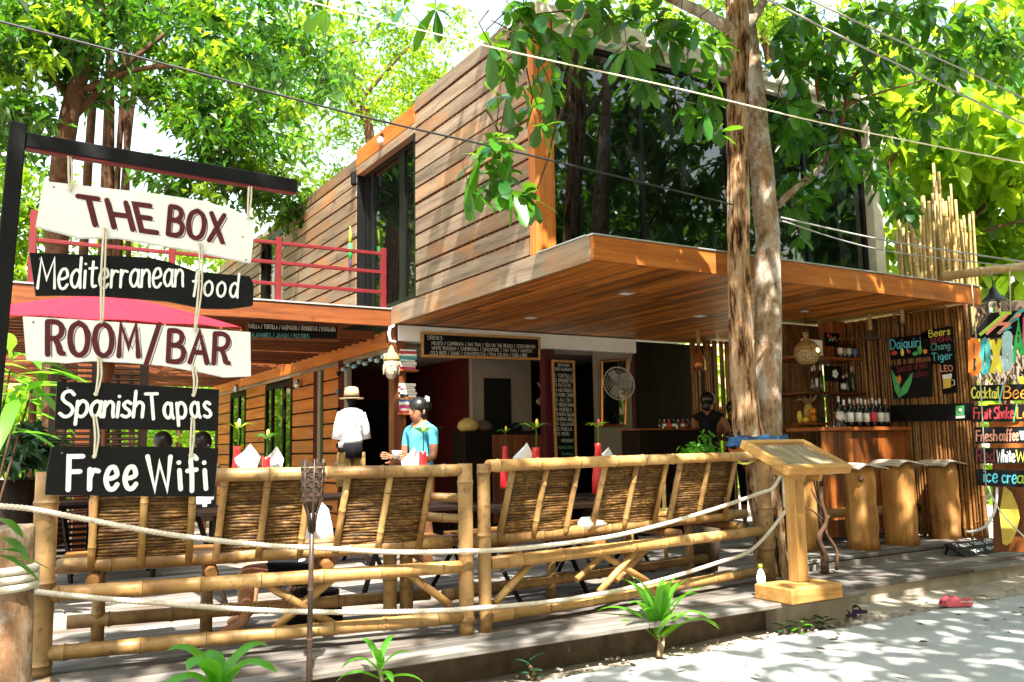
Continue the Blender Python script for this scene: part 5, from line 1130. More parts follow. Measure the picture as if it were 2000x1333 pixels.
m.build('legs', 'black_paint', mk); m = MB().lathe([(.05, zsh - .0), (.045, zsh + .08), (.075, zsh + .14), (.07, zsh + .24)], (mb_.x, mb_.y, 0), 14); m.build('neck', 'black_paint', mk)
hat = thing('straw_hat', 'tan straw hat with dark band on the mannequin', 'hat', mb_ + V((0, 0, zsh - DZ + .12))); zz = zsh + .12
m = MB(); m.lathe([(.165, .03), (.17, .025), (.15, .015), (.10, .02)], (mb_.x, mb_.y, zz), 22); m.build('brim', 'straw', hat); m = MB(); m.lathe([(.105, .055), (.10, .11), (.085, .17), (.05, .185), (.02, .17)], (mb_.x, mb_.y, zz), 20); m.build('crown', 'straw', hat); m = MB(); m.lathe([(.108, .02), (.107, .058)], (mb_.x, mb_.y, zz), 20); m.build('band', 'black_cloth', hat)
# bead garland along the opening and down the jamb
bg_ = thing('bead_garland', 'string of blue and pale beads along the side opening', 'garland', (4.77, 12.2, 2.8)); random.seed(6)
for k in range(24): y = 11.32 + k * .075; MB().ball((4.775, y, 2.76 - .05 * math.sin(k * .5) ** 2), .032, 8, 6).build('bead', ['bead_blue', 'bead_pale', 'bottle_dark'][k % 3], bg_)
for k in range(7): MB().ball((4.775, 13.18 + .02 * (k % 2), 2.66 - k * .28), .035, 8, 6).build('bead', ['bottle_dark', 'bead_blue'][k % 2], bg_)
# wall lamps
for (x, y, lb) in ((737, 275, 'round bulkhead lamp on the orange header of the upper window'), (575, 752, 'small silver spotlight on the lower fascia, nearer one'), (456, 760, 'small silver spotlight on the lower fascia, farther one')):
    c = atx(x, y, 4.72); o = thing('wall_lamp', lb, 'lamp', c); MB().lathe([(.07, 0), (.075, .02), (.05, .06), (.01, .075)], c + V((.07, 0, 0)), 12, axis=(-1, 0, -.25)).build('head', 'flashing', o); MB().box(c + V((.045, -.06, -.03)), c + V((.07, .0, .10))).build('bracket', 'black_steel', o)
c = atx(690, 350, 4.74); tag(MB().box(c + V((-.03, -.05, -.1)), c + V((.04, .05, .12)), 0, .02).build('speaker', 'black_paint', loc=c), 'small black speaker beside the upper terrace window', 'speaker')
c = atx(684, 470, 4.72); pr = thing('folded_kite', 'folded yellow, green and purple umbrella hanging by the terrace window', 'umbrella', c)
MB().tube([c + V((0, 0, .22)), c + V((0, 0, -.05))], [.008, .03], 8).build('upper_cloth', 'lime', pr); MB().tube([c + V((0, 0, -.05)), c + V((0, 0, -.3))], [.03, .032], 8).build('middle_cloth', 'green', pr); MB().tube([c + V((0, 0, -.3)), c + V((0, 0, -.52))], [.032, .006], 8).build('lower_cloth', 'purple', pr)
c = V((4.72, 11.0, 3.02)); tag(MB().tube([c + V((.06, 0, .12)), c + V((.0, 0, .09)), c + V((-.02, 0, 0)), c + V((.0, 0, -.09)), c + V((.08, 0, -.11))], .022, 8).build('drain_pipe', 'pvc_white', loc=c), 'curved white pipe end beside the column top', 'pipe')
# fan and mirror
fc = aty(1196, 735, 10.95); fn = thing('wall_fan', 'round wall fan with wire guard turned to the left', 'fan', fc); ax = V((-.86, -.42, -.28)).normalized()
hub = aty(1222, 742, 10.95); MB().lathe([(.10, 0), (.12, .03), (.12, .14), (.09, .18)], hub - ax * .02, 16, axis=ax).build('motor', 'grey_plastic', fn); a_, b__, _ = frame(ax); cc = hub + ax * .26
m = MB()
for rr in (.26, .20, .14, .08): m.tube([cc + ax * (.06 * (1 - (rr / .26) ** 2)) + (a_ * math.cos(t) + b__ * math.sin(t)) * rr for t in [2 * math.pi * i / 36 for i in range(37)]], .009 if rr == .26 else .003, 6)
for k in range(30):
    t = 2 * math.pi * k / 30; u = a_ * math.cos(t) + b__ * math.sin(t); m.tube([cc + u * .03 + ax * .06, cc + u * .15 + ax * .045, cc + u * .26, cc + u * .2 - ax * .06, cc + u * .08 - ax * .09], .0022, 4)
m.build('guard', 'grey_plastic', fn); m = MB()
for k in range(3):
    t = k * 2.094; u = a_ * math.cos(t) + b__ * math.sin(t); v = ax.cross(u); m.prism([cc + u * .03 - v * .03, cc + u * .1 - v * .08, cc + u * .22 - v * .07, cc + u * .23 + v * .05, cc + u * .08 + v * .05], ax * .006)
m.ball(cc, .04, 8, 6); m.build('blade', 'steel_grey', fn); MB().tube([hub, aty(1233, 690, 11.1)], .02, 8).build('bracket', 'grey_plastic', fn)
mr = [aty(x, y, 11.10) for x, y in ((1176, 706), (1224, 702), (1221, 831), (1176, 832))]; mo = thing('mirror', 'framed mirror on the white wall panel behind the fan', 'mirror', mr[3]); MB().prism(mr, (0, .02, 0)).build('glass', 'dark_glass', mo)
for p, q in zip(mr, mr[1:] + mr[:1]): MB().tube([p - V((0, .005, 0)), q - V((0, .005, 0))], .018, 4, sm=False).build('frame', 'copper', mo)
# mask and spoon ornaments on the inner wall
c = aty(1053, 785, 11.6); tag(MB().ball(c, .055, 10, 7, 0, (1, .3, 1)).tube(bez([c + V((-.02, 0, .3)), c + V((.05, 0, .18)), c + V((.02, 0, .05))], 5), .012, 6).build('wall_ornament', 'gold', loc=c), 'small golden ornament on the dark column in the restaurant', 'ornament')

# ------------------------------------------------------------------ tables, napkins, vases behind the benches
random.seed(61)
def table(c, w, d, label, rz=0, h=.74):
    o = thing('table', label, 'table', (c.x, c.y, DZ)); Rz = Matrix.Rotation(R(rz), 3, 'Z'); q = lambda x, y, z: V((c.x, c.y, DZ)) + Rz @ V((x, y, z))
    MB().obox(q(0, 0, h - .02), (w, d, .04), Rz, 0, .005).build('table_top', 'darkwood_x', o)
    for sx_ in (-1, 1):
        for sy_ in (-1, 1): MB().tube([q(sx_ * w * .38, sy_ * d * .40, h - .04), q(sx_ * w * .30, -sy_ * d * .42, 0)], .024, 4, sm=False).build('leg', 'darkwood_z', o)
    MB().tube([q(-w * .34, 0, h * .5), q(w * .34, 0, h * .5)], .02, 6).build('stretcher', 'darkwood_x', o)
    return o
TPS = [(500, 7.6, 'dark table behind the left bench, under two vases'), (812, 7.5, 'dark table behind the left bench near the middle posts'), (1036, 7.4, 'dark table behind the right bench near the middle posts'), (1178, 8.6, 'dark table behind the right bench, before the mirror')]
TC = []
for px, dep, lb in TPS:
    p = atd(px, 960, dep); TC.append(p); table(p, 1.1, .75, lb, 3)
table(V((3.2, 9.2, 0)), 1.2, .75, 'dark table in the left dining area', 5); table(V((1.2, 9.8, 0)), 1.2, .75, 'dark table far in the left dining area', -5)
TZ = DZ + .741
def vase(px, dep, label, hgt=.36, kind=0, top=870):
    p = atd(px, 950, dep); b = V((p.x, p.y, TZ)); zt = aty(px, top, p.y).z; hgt = max(.2, zt - TZ); o = thing('vase', label, 'vase', b, 'red vases on the tables')
    MB().lathe([(.05, 0), (.07, .02), (.065, hgt * .35), (.04, hgt * .7), (.03, hgt * .92), (.034, hgt)], b, 16).build('body', 'vase_red', o)
    s = b + V((0, 0, hgt)); m = MB(); m.tube(bez([s - V((0, 0, .05)), s + V((.01, 0, .1)), s + V((.0, 0, .17))], 4), .007, 6)
    for k in range(6):
        a = k * 1.05 + px; u = V((math.cos(a), math.sin(a), 0)); t0 = s + V((0, 0, .15)); w = u.cross(V((0, 0, 1))) * .022
        m.poly([t0, t0 + u * .09 + w + V((0, 0, .05)), t0 + u * .20 + V((0, 0, .02 + .03 * (k % 2))), t0 + u * .09 - w + V((0, 0, .05))])
    m.build('foliage', 'leaf_mid' if kind == 0 else 'leaf_sun', o)
    MB().ball(s + V((.01, -.01, .2)), .022, 8, 6, 0, (.7, .7, 1.7)).build('flower', ['fruit_yellow', 'pink_foam', 'napkin'][kind], o)
def napkins(px, dep, label, top=868, w=.12):
    p = atd(px, 950, dep); b = V((p.x, p.y, TZ)); zt = aty(px, top, p.y).z; h = zt - TZ; o = thing('napkin_holder', label, 'napkins', b, 'napkin holders on the tables')
    MB().box(b + V((-.05, -.04, 0)), b + V((.05, .04, h * .45)), 0, .004).build('cup', 'barwood_z', o)
    for k in range(3): d = V((.0, -.03 + k * .03, 0)); ww = w * (.95 + .08 * k); MB().prism([b + d + V((-.035, 0, h * .40)), b + d + V((.03, 0, h * .40)), b + d + V((ww * .62, 0, h * .78)), b + d + V((.01 + k * .012, 0, h * (1 - .02 * k))), b + d + V((-ww * .62, 0, h * .76))], (0, .006, 0)).build('napkin', 'napkin', o)
vase(462, 7.6, 'red vase with white flower, leftmost in view beside Free Wifi board', kind=2, top=872); vase(519, 7.5, 'short red vase with dark green leaves between napkins and torch', top=893)
vase(826, 7.4, 'red vase before the woman in the blue shirt', top=882); vase(1048, 7.3, 'red vase with yellow bud before the tall chalkboard', top=874); vase(1170, 8.5, 'red vase with red flower before the mirror', kind=1, top=866); vase(988, 10.2, 'dim red vase deep in the restaurant', top=872)
napkins(484, 7.55, 'white folded napkins beside the leftmost red vase', 866, .16); napkins(535, 7.7, 'white folded napkins behind the short red vase', 872, .13); napkins(804, 7.4, 'white folded napkins before the woman in blue', 874); napkins(1025, 7.3, 'white folded napkins left of the yellow-budded vase', 865, .13); napkins(1186, 8.5, 'white folded napkins below the mirror', 874)
c = aty(625, 962, atd(640, 962, 8).y); c.z = TZ; tag(MB().lathe([(.06, 0), (.13, .012), (.135, .018)], c + V((-.35, .1, .001)), 20).build('plate', 'napkin', loc=c), 'white plate on the table behind the torch', 'plate')
# seat cushion and chair glimpsed between the backs
c = atd(1157, 1022, 6.75); tag(MB().obox(c, (.30, .12, .10), Matrix.Rotation(.3, 3, 'Z'), 0, .04).build('cushion', 'napkin', loc=c - V((0, 0, .05))), 'white cushion glimpsed between the backs of the right bench', 'cushion')
c = V((.82, 6.05, .90)); tag(MB().obox(c + V((0, 0, .12)), (.42, .12, .36), Matrix.Rotation(-.35, 3, 'X'), 0, .05).build('cushion', 'coral', loc=c), 'coral cushion at the left end of the left bench', 'cushion')
# wicker chair top behind the right bench
c = atd(1262, 900, 8.2); tag(MB().tube(bez([c + V((-.2, 0, -.16)), c + V((-.14, 0, -.02)), c + V((0, 0, .01)), c + V((.14, 0, -.02)), c + V((.2, 0, -.16))], 6), .03, 8).tube([c + V((-.2, 0, -.15)), c + V((-.2, 0, -.9))], .02, 6).tube([c + V((.2, 0, -.15)), c + V((.2, 0, -.9))], .02, 6).obox(c + V((0, .02, -.17)), (.36, .03, .30)).obox(c + V((0, -.2, -.46)), (.4, .4, .04)).build('wicker_chair', 'melon', loc=(c.x, c.y, DZ)), 'round-backed wicker chair behind the right bench', 'chair')

# dark sideboard with odds and ends inside the restaurant
za = aty(1000, 842, 11.6).z; xa = aty(905, 842, 11.6).x; xb = aty(1068, 842, 11.6).x
sd_ = thing('sideboard', 'dark wooden sideboard inside the restaurant below the black panel', 'sideboard', ((xa + xb) / 2, 11.7, DZ)); random.seed(91)
MB().box((xa, 11.55, DZ), (xb, 11.95, za), 0, .008).build('carcass', 'darkwood_x', sd_)
x = aty(962, 850, 11.53).x
while x < xb - .14: MB().box((x, 11.53, DZ + .1), (x + .12, 11.548, za - .06), 0, .004).build('door_board', 'redwood_z', sd_); x += .126
for k, (px, w, h, mt, lb) in enumerate(((915, .17, .20, 'melon', 'lumpy straw bag on the sideboard, left'), (945, .14, .16, 'mud_brown', 'dark bundle on the sideboard next to the straw bag'), (1008, .10, .13, 'black_paint', 'round dark pot on the sideboard'), (1042, .05, .09, 'copper', 'small copper jar at the right end of the sideboard'))):
    p = aty(px, 840, 11.72); m = MB(); m.lathe([(w * .7, 0), (w, h * .3), (w * .9, h * .65), (w * .45, h * .95), (w * .2, h)], (p.x, 11.72, za + .001), 12); tag(m.build('container', mt, loc=(p.x, 11.72, za)), lb, 'container')
# ------------------------------------------------------------------ people
def person(name, label, loc, J, Ed, tags, mats, tagmats, sub=1):
    """J joint -> (co, radius[, radius2]); Ed edges; tags maps a joint to a material key"""
    me = bpy.data.meshes.new(name); keys = list(J); idx = {k: i for i, k in enumerate(keys)}
    me.from_pydata([V(J[k][0]) for k in keys], [(idx[a], idx[b]) for a, b in Ed], [])
    ob = bpy.data.objects.new(name, me); COL.objects.link(ob); sk = ob.modifiers.new('skin', 'SKIN'); sk.use_smooth_shade = True
    lay = me.skin_vertices[0].data if me.skin_vertices else None
    if lay is None: 
        bpy.context.view_layer.objects.active = ob; bpy.ops.mesh.customdata_skin_add(); lay = me.skin_vertices[0].data
    for k in keys: r = J[k][1]; lay[idx[k]].radius = (r, J[k][2] if len(J[k]) > 2 else r); lay[idx[k]].use_root = (k == 'pelvis')
    ss = ob.modifiers.new('sub', 'SUBSURF'); ss.levels = sub + 1; ss.render_levels = sub + 1
    dg = bpy.context.evaluated_depsgraph_get(); dg.update(); ev = ob.evaluated_get(dg); nm = bpy.data.meshes.new_from_object(ev)
    COL.objects.unlink(ob); bpy.data.objects.remove(ob)
    segs = [(V(J[a][0]), V(J[b][0]), tags.get((a, b), 'skin')) for a, b in Ed]
    for mt in mats: nm.materials.append(M[mt])
    for p in nm.polygons:
        c = p.center; best = 1e9; bt = 'skin'
        for a, b, tg in segs:
            ab = b - a; t = max(0, min(1, (c - a).dot(ab) / max(1e-9, ab.length_squared))); d = (c - a - ab * t).length
            if callable(tg): g = tg(t)
            else: g = tg
            if d < best: best = d; bt = g
        p.material_index = mats.index(tagmats[bt]); p.use_smooth = True
    root = thing(name, label, 'person', loc); o = bpy.data.objects.new('body', nm); COL.objects.link(o); o.parent = root; o['_o'] = list(loc)
    nm.transform(Matrix.Translation(-V(loc))); return root
def head(J, Ed, c, d, r=.095, neck='neck'):
    """c centre of the skull, d facing direction"""
    d = V(d).normalized()
    J['skull'] = (c + V((0, 0, .03)), r * .98, r * .86); J['crown'] = (c + V((0, 0, .095)), r * .62); J['jaw'] = (c + d * .035 + V((0, 0, -.075)), r * .60, r * .55)
    Ed += [(neck, 'jaw'), ('jaw', 'skull'), ('skull', 'crown')]
def face_bits(root, c, d, sk, r=.095):
    d = V(d).normalized(); s = d.cross(V((0, 0, 1))); m = MB(); m.prism([c + d * .085 + s * .014 + V((0, 0, -.035)), c + d * .085 - s * .014 + V((0, 0, -.035)), c + d * .088 + V((0, 0, .02))], d * .026); m.build('nose', sk, root)
    m = MB(); m.ball(c + d * .085 + V((0, 0, -.068)), .02, 8, 5, 0, (1, 1, .35)); m.build('mouth', 'maroon', root)
    for g in (-1, 1): MB().ball(c + d * .078 + s * g * .034 + V((0, 0, .012)), .011, 8, 5).build('eye', 'hair', root); MB().ball(c + s * g * .088 - d * .01 + V((0, 0, -.01)), .026, 8, 6, 0, (.5, .6, 1.1)).build('ear', sk, root)
def hand(J, Ed, w, dirn, side, pre, curl=.3):
    d = V(dirn).normalized(); s = V(side).normalized(); n = d.cross(s); J[pre + 'palm'] = (w + d * .055, .030, .022); Ed.append((pre + 'wrist', pre + 'palm'))
    for k, (o, L_) in enumerate(((-.030, .062), (-.010, .075), (.010, .072), (.030, .055))):
        b = w + d * .095 + s * o; J['%sf%da' % (pre, k)] = (b, .0095); J['%sf%db' % (pre, k)] = (b + d * L_ * .55 + n * L_ * .25 * curl, .0088); J['%sf%dc' % (pre, k)] = (b + d * L_ * (1 - .4 * curl) + n * L_ * .8 * curl, .008)
        Ed += [(pre + 'palm', '%sf%da' % (pre, k)), ('%sf%da' % (pre, k), '%sf%db' % (pre, k)), ('%sf%db' % (pre, k), '%sf%dc' % (pre, k))]
    t = w + d * .03 - s * .035; J[pre + 'ta'] = (t, .012); J[pre + 'tb'] = (t + d * .04 - s * .03 + n * .01, .010); J[pre + 'tc'] = (t + d * .07 - s * .035 + n * .02, .009); Ed += [(pre + 'palm', pre + 'ta'), (pre + 'ta', pre + 'tb'), (pre + 'tb', pre + 'tc')]
def body(base, f, hip=.90, h=1.62, sh=.19, w=1.0):
    """standing figure facing f (unit xy)"""
    f = V(f).normalized(); s = f.cross(V((0, 0, 1))); b = V(base); Z = V((0, 0, 1)); J = {}; E = []
    J['pelvis'] = (b + Z * hip, .145 * w, .115); J['waist'] = (b + Z * (hip + .16), .125 * w, .10); J['chest'] = (b + Z * (hip + .36) + f * .01, .15 * w, .115); J['upper'] = (b + Z * (hip + .47), .115, .085); J['neck'] = (b + Z * (hip + .56) + f * .015, .05)
    E += [('pelvis', 'waist'), ('waist', 'chest'), ('chest', 'upper'), ('upper', 'neck')]
    for g, n in ((-1, 'r'), (1, 'l')):
        J[n + 'hip'] = (b + Z * (hip - .06) + s * g * .09, .095); J[n + 'knee'] = (b + Z * .48 + s * g * .095 + f * .02, .06); J[n + 'calf'] = (b + Z * .33 + s * g * .095 - f * .012, .055); J[n + 'ankle'] = (b + Z * .08 + s * g * .095, .036); J[n + 'toe'] = (b + Z * .035 + s * g * .105 + f * .16, .033, .03)
        E += [('pelvis', n + 'hip'), (n + 'hip', n + 'knee'), (n + 'knee', n + 'calf'), (n + 'calf', n + 'ankle'), (n + 'ankle', n + 'toe')]
        J[n + 'sh'] = (b + Z * (hip + .46) + s * g * sh, .06); E.append(('upper', n + 'sh'))
    return J, E, f, s
# --- woman in the blue T-shirt
WY = 8.35; wp = aty(822, 900, WY); base = V((wp.x, WY, DZ)); hipz = aty(822, 785, WY).z - DZ - .60 - .16
J, E, f, s = body(base, (-.92, -.30, 0), hip=hipz); hc_ = base + V((0, 0, hipz + .66)) + f * .045
head(J, E, hc_, f)
for g, n in ((-1, 'r'), (1, 'l')):
    shp = J[n + 'sh'][0]; J[n + 'el'] = (shp + V((0, 0, -.27)) + f * .03 + s * g * .03, .042); J[n + 'fore'] = (shp + V((0, 0, -.30)) + f * .13 + s * g * .02, .037); J[n + 'wrist'] = (shp + V((0, 0, -.27)) + f * .25 - s * g * .05, .026); E += [(n + 'sh', n + 'el'), (n + 'el', n + 'fore'), (n + 'fore', n + 'wrist')]
    hand(J, E, J[n + 'wrist'][0], f * .9 + V((0, 0, .15)), V((0, 0, 1)), n, .6)
tg = {}
for e in [('pelvis', 'waist'), ('waist', 'chest'), ('chest', 'upper'), ('upper', 'rsh'), ('upper', 'lsh')]: tg[e] = 'shirt'
for n in 'rl': tg[(n + 'sh', n + 'el')] = lambda t: 'shirt' if t < .58 else 'skin'; tg[('pelvis', n + 'hip')] = 'skirt'; tg[(n + 'hip', n + 'knee')] = 'skirt'
wr = person('person', 'woman in a blue T-shirt with hair tied up, side-on, holding something white', base, J, E, tg, ['skin', 'shirt_blue', 'orange_skirt'], {'skin': 'skin', 'shirt': 'shirt_blue', 'skirt': 'orange_skirt'})
face_bits(wr, hc_, f, 'skin')
m = MB(); m.ball(hc_ - f * .025 + V((0, 0, .045)), .108, 14, 10, 0, (1.0, .95, .98)); m.ball(hc_ - f * .11 + V((0, 0, .06)), .07, 12, 8); m.ball(hc_ - f * .07 + V((0, 0, -.06)), .06, 10, 8, 0, (1, .9, 1.4)); m.build('hair', 'hair', wr)
m = MB()
for k in range(5): a = k * 1.2566; u = s * math.cos(a) + V((0, 0, math.sin(a))); m.ball(hc_ + s * .07 * (1 if s.dot(CAMP - hc_) > 0 else -1) - f * .07 + V((0, 0, .12)) + u * .022, .018, 7, 5)
m.build('hair_flower', 'napkin', wr)
wc = (J['rwrist'][0] + J['lwrist'][0]) / 2 + f * .08 + V((0, 0, .04)); tag(MB().lathe([(.03, -.05), (.045, 0), (.05, .03)], wc, 12).build('white_cup', 'napkin', loc=wc), 'small white bowl held by the woman in blue', 'bowl')
# --- person sitting low behind the left bench, bent forward, in a white shirt
fb = atz(462, 1234, DZ + .02); sY = fb.y; hp = aty(612, 1128, sY + .1); 
J = {}; E = []; Z = V((0, 0, 1)); f = V((-1, -.05, 0)); s = V((0, 1, 0))
pel = V((hp.x + .02, sY + .12, .62)); J['pelvis'] = (pel, .15, .13); sh_ = aty(600, 1030, sY + .1); J['waist'] = (pel + V((.03, 0, .18)), .14, .13); J['chest'] = (pel + V((-.02, 0, .36)), .155, .13); J['upper'] = (pel + V((-.12, 0, .46)), .12, .10); J['neck'] = (pel + V((-.19, 0, .50)), .055)
E = [('pelvis', 'waist'), ('waist', 'chest'), ('chest', 'upper'), ('upper', 'neck')]; hc_ = pel + V((-.30, 0, .57)); head(J, E, hc_, f + V((0, 0, -.4)))
for g, n in ((-1, 'r'), (1, 'l')):
    kn = V((fb.x + .03 + .12 * (g > 0), pel.y + g * .16, .66)); J[n + 'hip'] = (pel + s * g * .1 + V((-.03, 0, -.03)), .10); J[n + 'knee'] = (kn, .066); J[n + 'calf'] = (kn + V((.02, 0, -.14)), .060); J[n + 'ankle'] = (V((kn.x + .0, kn.y - .03, DZ + .085)), .04); J[n + 'toe'] = (V((kn.x - .16, kn.y - .05, DZ + .035)), .034, .03)
    E += [('pelvis', n + 'hip'), (n + 'hip', n + 'knee'), (n + 'knee', n + 'calf'), (n + 'calf', n + 'ankle'), (n + 'ankle', n + 'toe')]
    J[n + 'sh'] = (pel + V((-.10, g * .19, .42)), .066); J[n + 'el'] = (pel + V((.06, g * .25, .13)), .045); J[n + 'wrist'] = (pel + V((-.04, g * .22, -.08)) , .03); E += [('upper', n + 'sh'), (n + 'sh', n + 'el'), (n + 'el', n + 'wrist')]; hand(J, E, J[n + 'wrist'][0], V((-.6, 0, -.6)), V((0, 1, 0)), n, .4)
tg = {}
for e in [('pelvis', 'waist'), ('waist', 'chest'), ('chest', 'upper'), ('upper', 'rsh'), ('upper', 'lsh')]: tg[e] = 'shirt'
for n in 'rl': tg[(n + 'sh', n + 'el')] = lambda t: 'shirt' if t < .6 else 'skin'; tg[('pelvis', n + 'hip')] = 'short'; tg[(n + 'hip', n + 'knee')] = lambda t: 'short' if t < .72 else 'skin'
pr_ = person('person', 'person in a white shirt and dark shorts sitting bent over behind the left bench', (pel.x, pel.y, DZ), J, E, tg, ['skin_light', 'shirt_white', 'black_cloth'], {'skin': 'skin_light', 'shirt': 'shirt_white', 'short': 'black_cloth'})
face_bits(pr_, hc_, f, 'skin_light'); m = MB(); m.ball(hc_ + V((.03, 0, .045)), .108, 12, 9); m.build('hair', 'hair', pr_)
tag(MB().lathe([(.20, 0), (.19, .1), (.17, .18), (.17, .22)], (pel.x, pel.y, DZ), 16).build('low_stool', 'darkwood_z', loc=(pel.x, pel.y, DZ)), 'low dark round stool under the person in the white shirt', 'stool')
# --- two diners seen from behind, far left
for k, (px, lb) in enumerate(((318, 'dark-haired diner far off between the lowest sign boards, left one'), (396, 'dark-haired diner far off between the lowest sign boards, right one'))):
    hp_ = aty(px, 866, 12.5); base = V((hp_.x, 12.5, DZ)); J = {}; E = []; hz_ = hp_.z
    J['pelvis'] = (V((hp_.x, 12.5, .75)), .16, .13); J['waist'] = (V((hp_.x, 12.48, .92)), .14, .11); J['chest'] = (V((hp_.x, 12.5, hz_ - .42)), .16, .115); J['upper'] = (V((hp_.x, 12.51, hz_ - .28)), .12, .09); J['neck'] = (V((hp_.x, 12.52, hz_ - .16)), .052)
    E = [('pelvis', 'waist'), ('waist', 'chest'), ('chest', 'upper'), ('upper', 'neck')]; head(J, E, V((hp_.x, 12.54, hz_)), (0, 1, 0))
    for g, n in ((-1, 'r'), (1, 'l')):
        J[n + 'sh'] = (V((hp_.x + g * .19, 12.5, hz_ - .30)), .06); J[n + 'el'] = (V((hp_.x + g * .24, 12.56, hz_ - .56)), .042); J[n + 'wrist'] = (V((hp_.x + g * .15, 12.78, hz_ - .56)), .028); E += [('upper', n + 'sh'), (n + 'sh', n + 'el'), (n + 'el', n + 'wrist')]; hand(J, E, J[n + 'wrist'][0], (0, 1, 0), (1, 0, 0), n)
        J[n + 'hip'] = (V((hp_.x + g * .1, 12.52, .74)), .10); J[n + 'knee'] = (V((hp_.x + g * .12, 12.95, .74)), .065); J[n + 'ankle'] = (V((hp_.x + g * .12, 12.92, .33)), .04); J[n + 'toe'] = (V((hp_.x + g * .12, 13.07, .285)), .034); E += [('pelvis', n + 'hip'), (n + 'hip', n + 'knee'), (n + 'knee', n + 'ankle'), (n + 'ankle', n + 'toe')]
    tg = {e: 'shirt' for e in [('pelvis', 'waist'), ('waist', 'chest'), ('chest', 'upper'), ('upper', 'rsh'), ('upper', 'lsh')]}
    for n in 'rl': tg[('pelvis', n + 'hip')] = 'short'; tg[(n + 'hip', n + 'knee')] = 'short'
    q = person('person', lb, base, J, E, tg, ['skin', 'shirt_white' if k else 'book_f', 'black_cloth'], {'skin': 'skin', 'shirt': 'shirt_white' if k else 'book_f', 'short': 'black_cloth'})
    MB().ball((hp_.x, 12.51, hz_ + .025), .125, 14, 10, 0, (1, 1, 1.12)).build('hair', 'hair', q)
    tag(MB().box((hp_.x - .2, 12.3, .56), (hp_.x + .2, 12.7, .60)).box((hp_.x - .19, 12.31, DZ), (hp_.x - .15, 12.35, .56)).box((hp_.x + .15, 12.31, DZ), (hp_.x + .19, 12.35, .56)).box((hp_.x - .19, 12.65, DZ), (hp_.x - .15, 12.69, .56)).box((hp_.x + .15, 12.65, DZ), (hp_.x + .19, 12.69, .56)).build('diner_stool', 'darkwood_x', loc=(hp_.x, 12.5, DZ)), 'dark stool under the far %s diner' % ['left', 'right'][k], 'stool')
# --- two people in the shade behind the bar
for k, (px, py, yv, fc_, lb, sk) in enumerate(((1382, 780, 9.2, (.8, .5, 0), 'person in black leaning on the bar left of the tree, arm raised', 'skin'), (1432, 796, 9.6, (-.6, -.8, 0), 'person in black behind the tree trunk in the bar shade', 'skin'))):
    hp_ = aty(px, py + 6, yv); base = V((hp_.x, yv, DZ)); hipz = hp_.z - DZ - .66; J, E, f, s = body(base, fc_, hip=hipz, w=.95); hc_ = V((hp_.x, yv, hp_.z)) + f * .03; head(J, E, hc_, f)
    for g, n in ((-1, 'r'), (1, 'l')):
        shp = J[n + 'sh'][0]; a = atp(1345 if (k == 0 and g < 0) else 1415, 830, shp, V((0, 1, 0)))
        J[n + 'el'] = (shp + V((0, 0, -.22)) + f * .14 + s * g * .06, .042); J[n + 'wrist'] = (shp + V((0, 0, .02 if k == 0 else -.2)) + f * .27 - s * g * .08, .027); E += [(n + 'sh', n + 'el'), (n + 'el', n + 'wrist')]; hand(J, E, J[n + 'wrist'][0], f * .4 + V((0, 0, .8)), s, n, .5)
    tg = {e: 'shirt' for e in [('pelvis', 'waist'), ('waist', 'chest'), ('chest', 'upper'), ('upper', 'rsh'), ('upper', 'lsh')]}
    for n in 'rl': tg[('pelvis', n + 'hip')] = 'shirt'; tg[(n + 'hip', n + 'knee')] = 'shirt'; tg[(n + 'knee', n + 'calf')] = 'shirt'
    q = person('person', lb, base, J, E, tg, [sk, 'black_cloth'], {'skin': sk, 'shirt': 'black_cloth'}); face_bits(q, hc_, f, sk); m = MB(); m.ball(hc_ - f * .02 + V((0, 0, .045)), .11, 12, 9); m.ball(hc_ - f * .10 + V((0, 0, -.05)), .06, 9, 7, 0, (1, 1, 1.4)); m.build('hair', 'hair', q)
p = aty(1325, 838, 9.4); bt = thing('back_bar', 'dark bar cabinet with little bottles left of the tree', 'counter', (p.x, 9.4, DZ)); MB().box((p.x - .7, 9.4, DZ), (p.x + .7, 9.8, p.z - .02), 0, .01).build('cabinet', 'darkwood_z', bt); MB().box((p.x - .72, 9.38, p.z - .018), (p.x + .72, 9.82, p.z + .01), 0, .005).build('counter_top', 'barwood_x', bt)
for k in range(7): x = p.x - .25 + k * .085; bottle((x, 9.5, p.z + .012), .12, .03, ['bottle_brown', 'clear_glass', 'vase_red'][k % 3], 'small condiment jar on the dark bar cabinet, %s from the left' % ordn[k], 'jars on the dark bar cabinet', 'beer', 'label_paper' if k % 2 else False)

# ------------------------------------------------------------------ red parasol
uc = aty(215, 575, 8.0); ur = thing('red_parasol', 'big crimson parasol with wooden ribs behind the hanging signs', 'parasol', (uc.x, 8.0, DZ)); ztop = uc.z + .0; rim = aty(470, 640, 8.0); RR = rim.x - uc.x; zr = rim.z
n = 24; m = MB(); rings = 6
for i in range(rings + 1):
    t = i / rings
    for j in range(n): a = 2 * math.pi * j / n; sc = .97 if j % 2 else 1; m.v.append(V((uc.x + math.cos(a) * RR * t * sc, 8.0 + math.sin(a) * RR * t * sc, ztop + (zr - ztop) * (t ** 1.25) - .012 * (j % 2) * t + math.sin(a) * RR * t * sc * .13)))
for i in range(rings):
    for j in range(n): j2 = (j + 1) % n; m.face([i * n + j, (i + 1) * n + j, (i + 1) * n + j2, i * n + j2], 0, False)
um = m.build('canopy', 'umbrella_red', ur); m = MB()
MB().tube([V((uc.x, 8.0, DZ)), V((uc.x, 8.0, ztop + .06))], .022, 10).build('pole', 'redwood_z', ur); hubz = aty(215, 742, 8.0).z
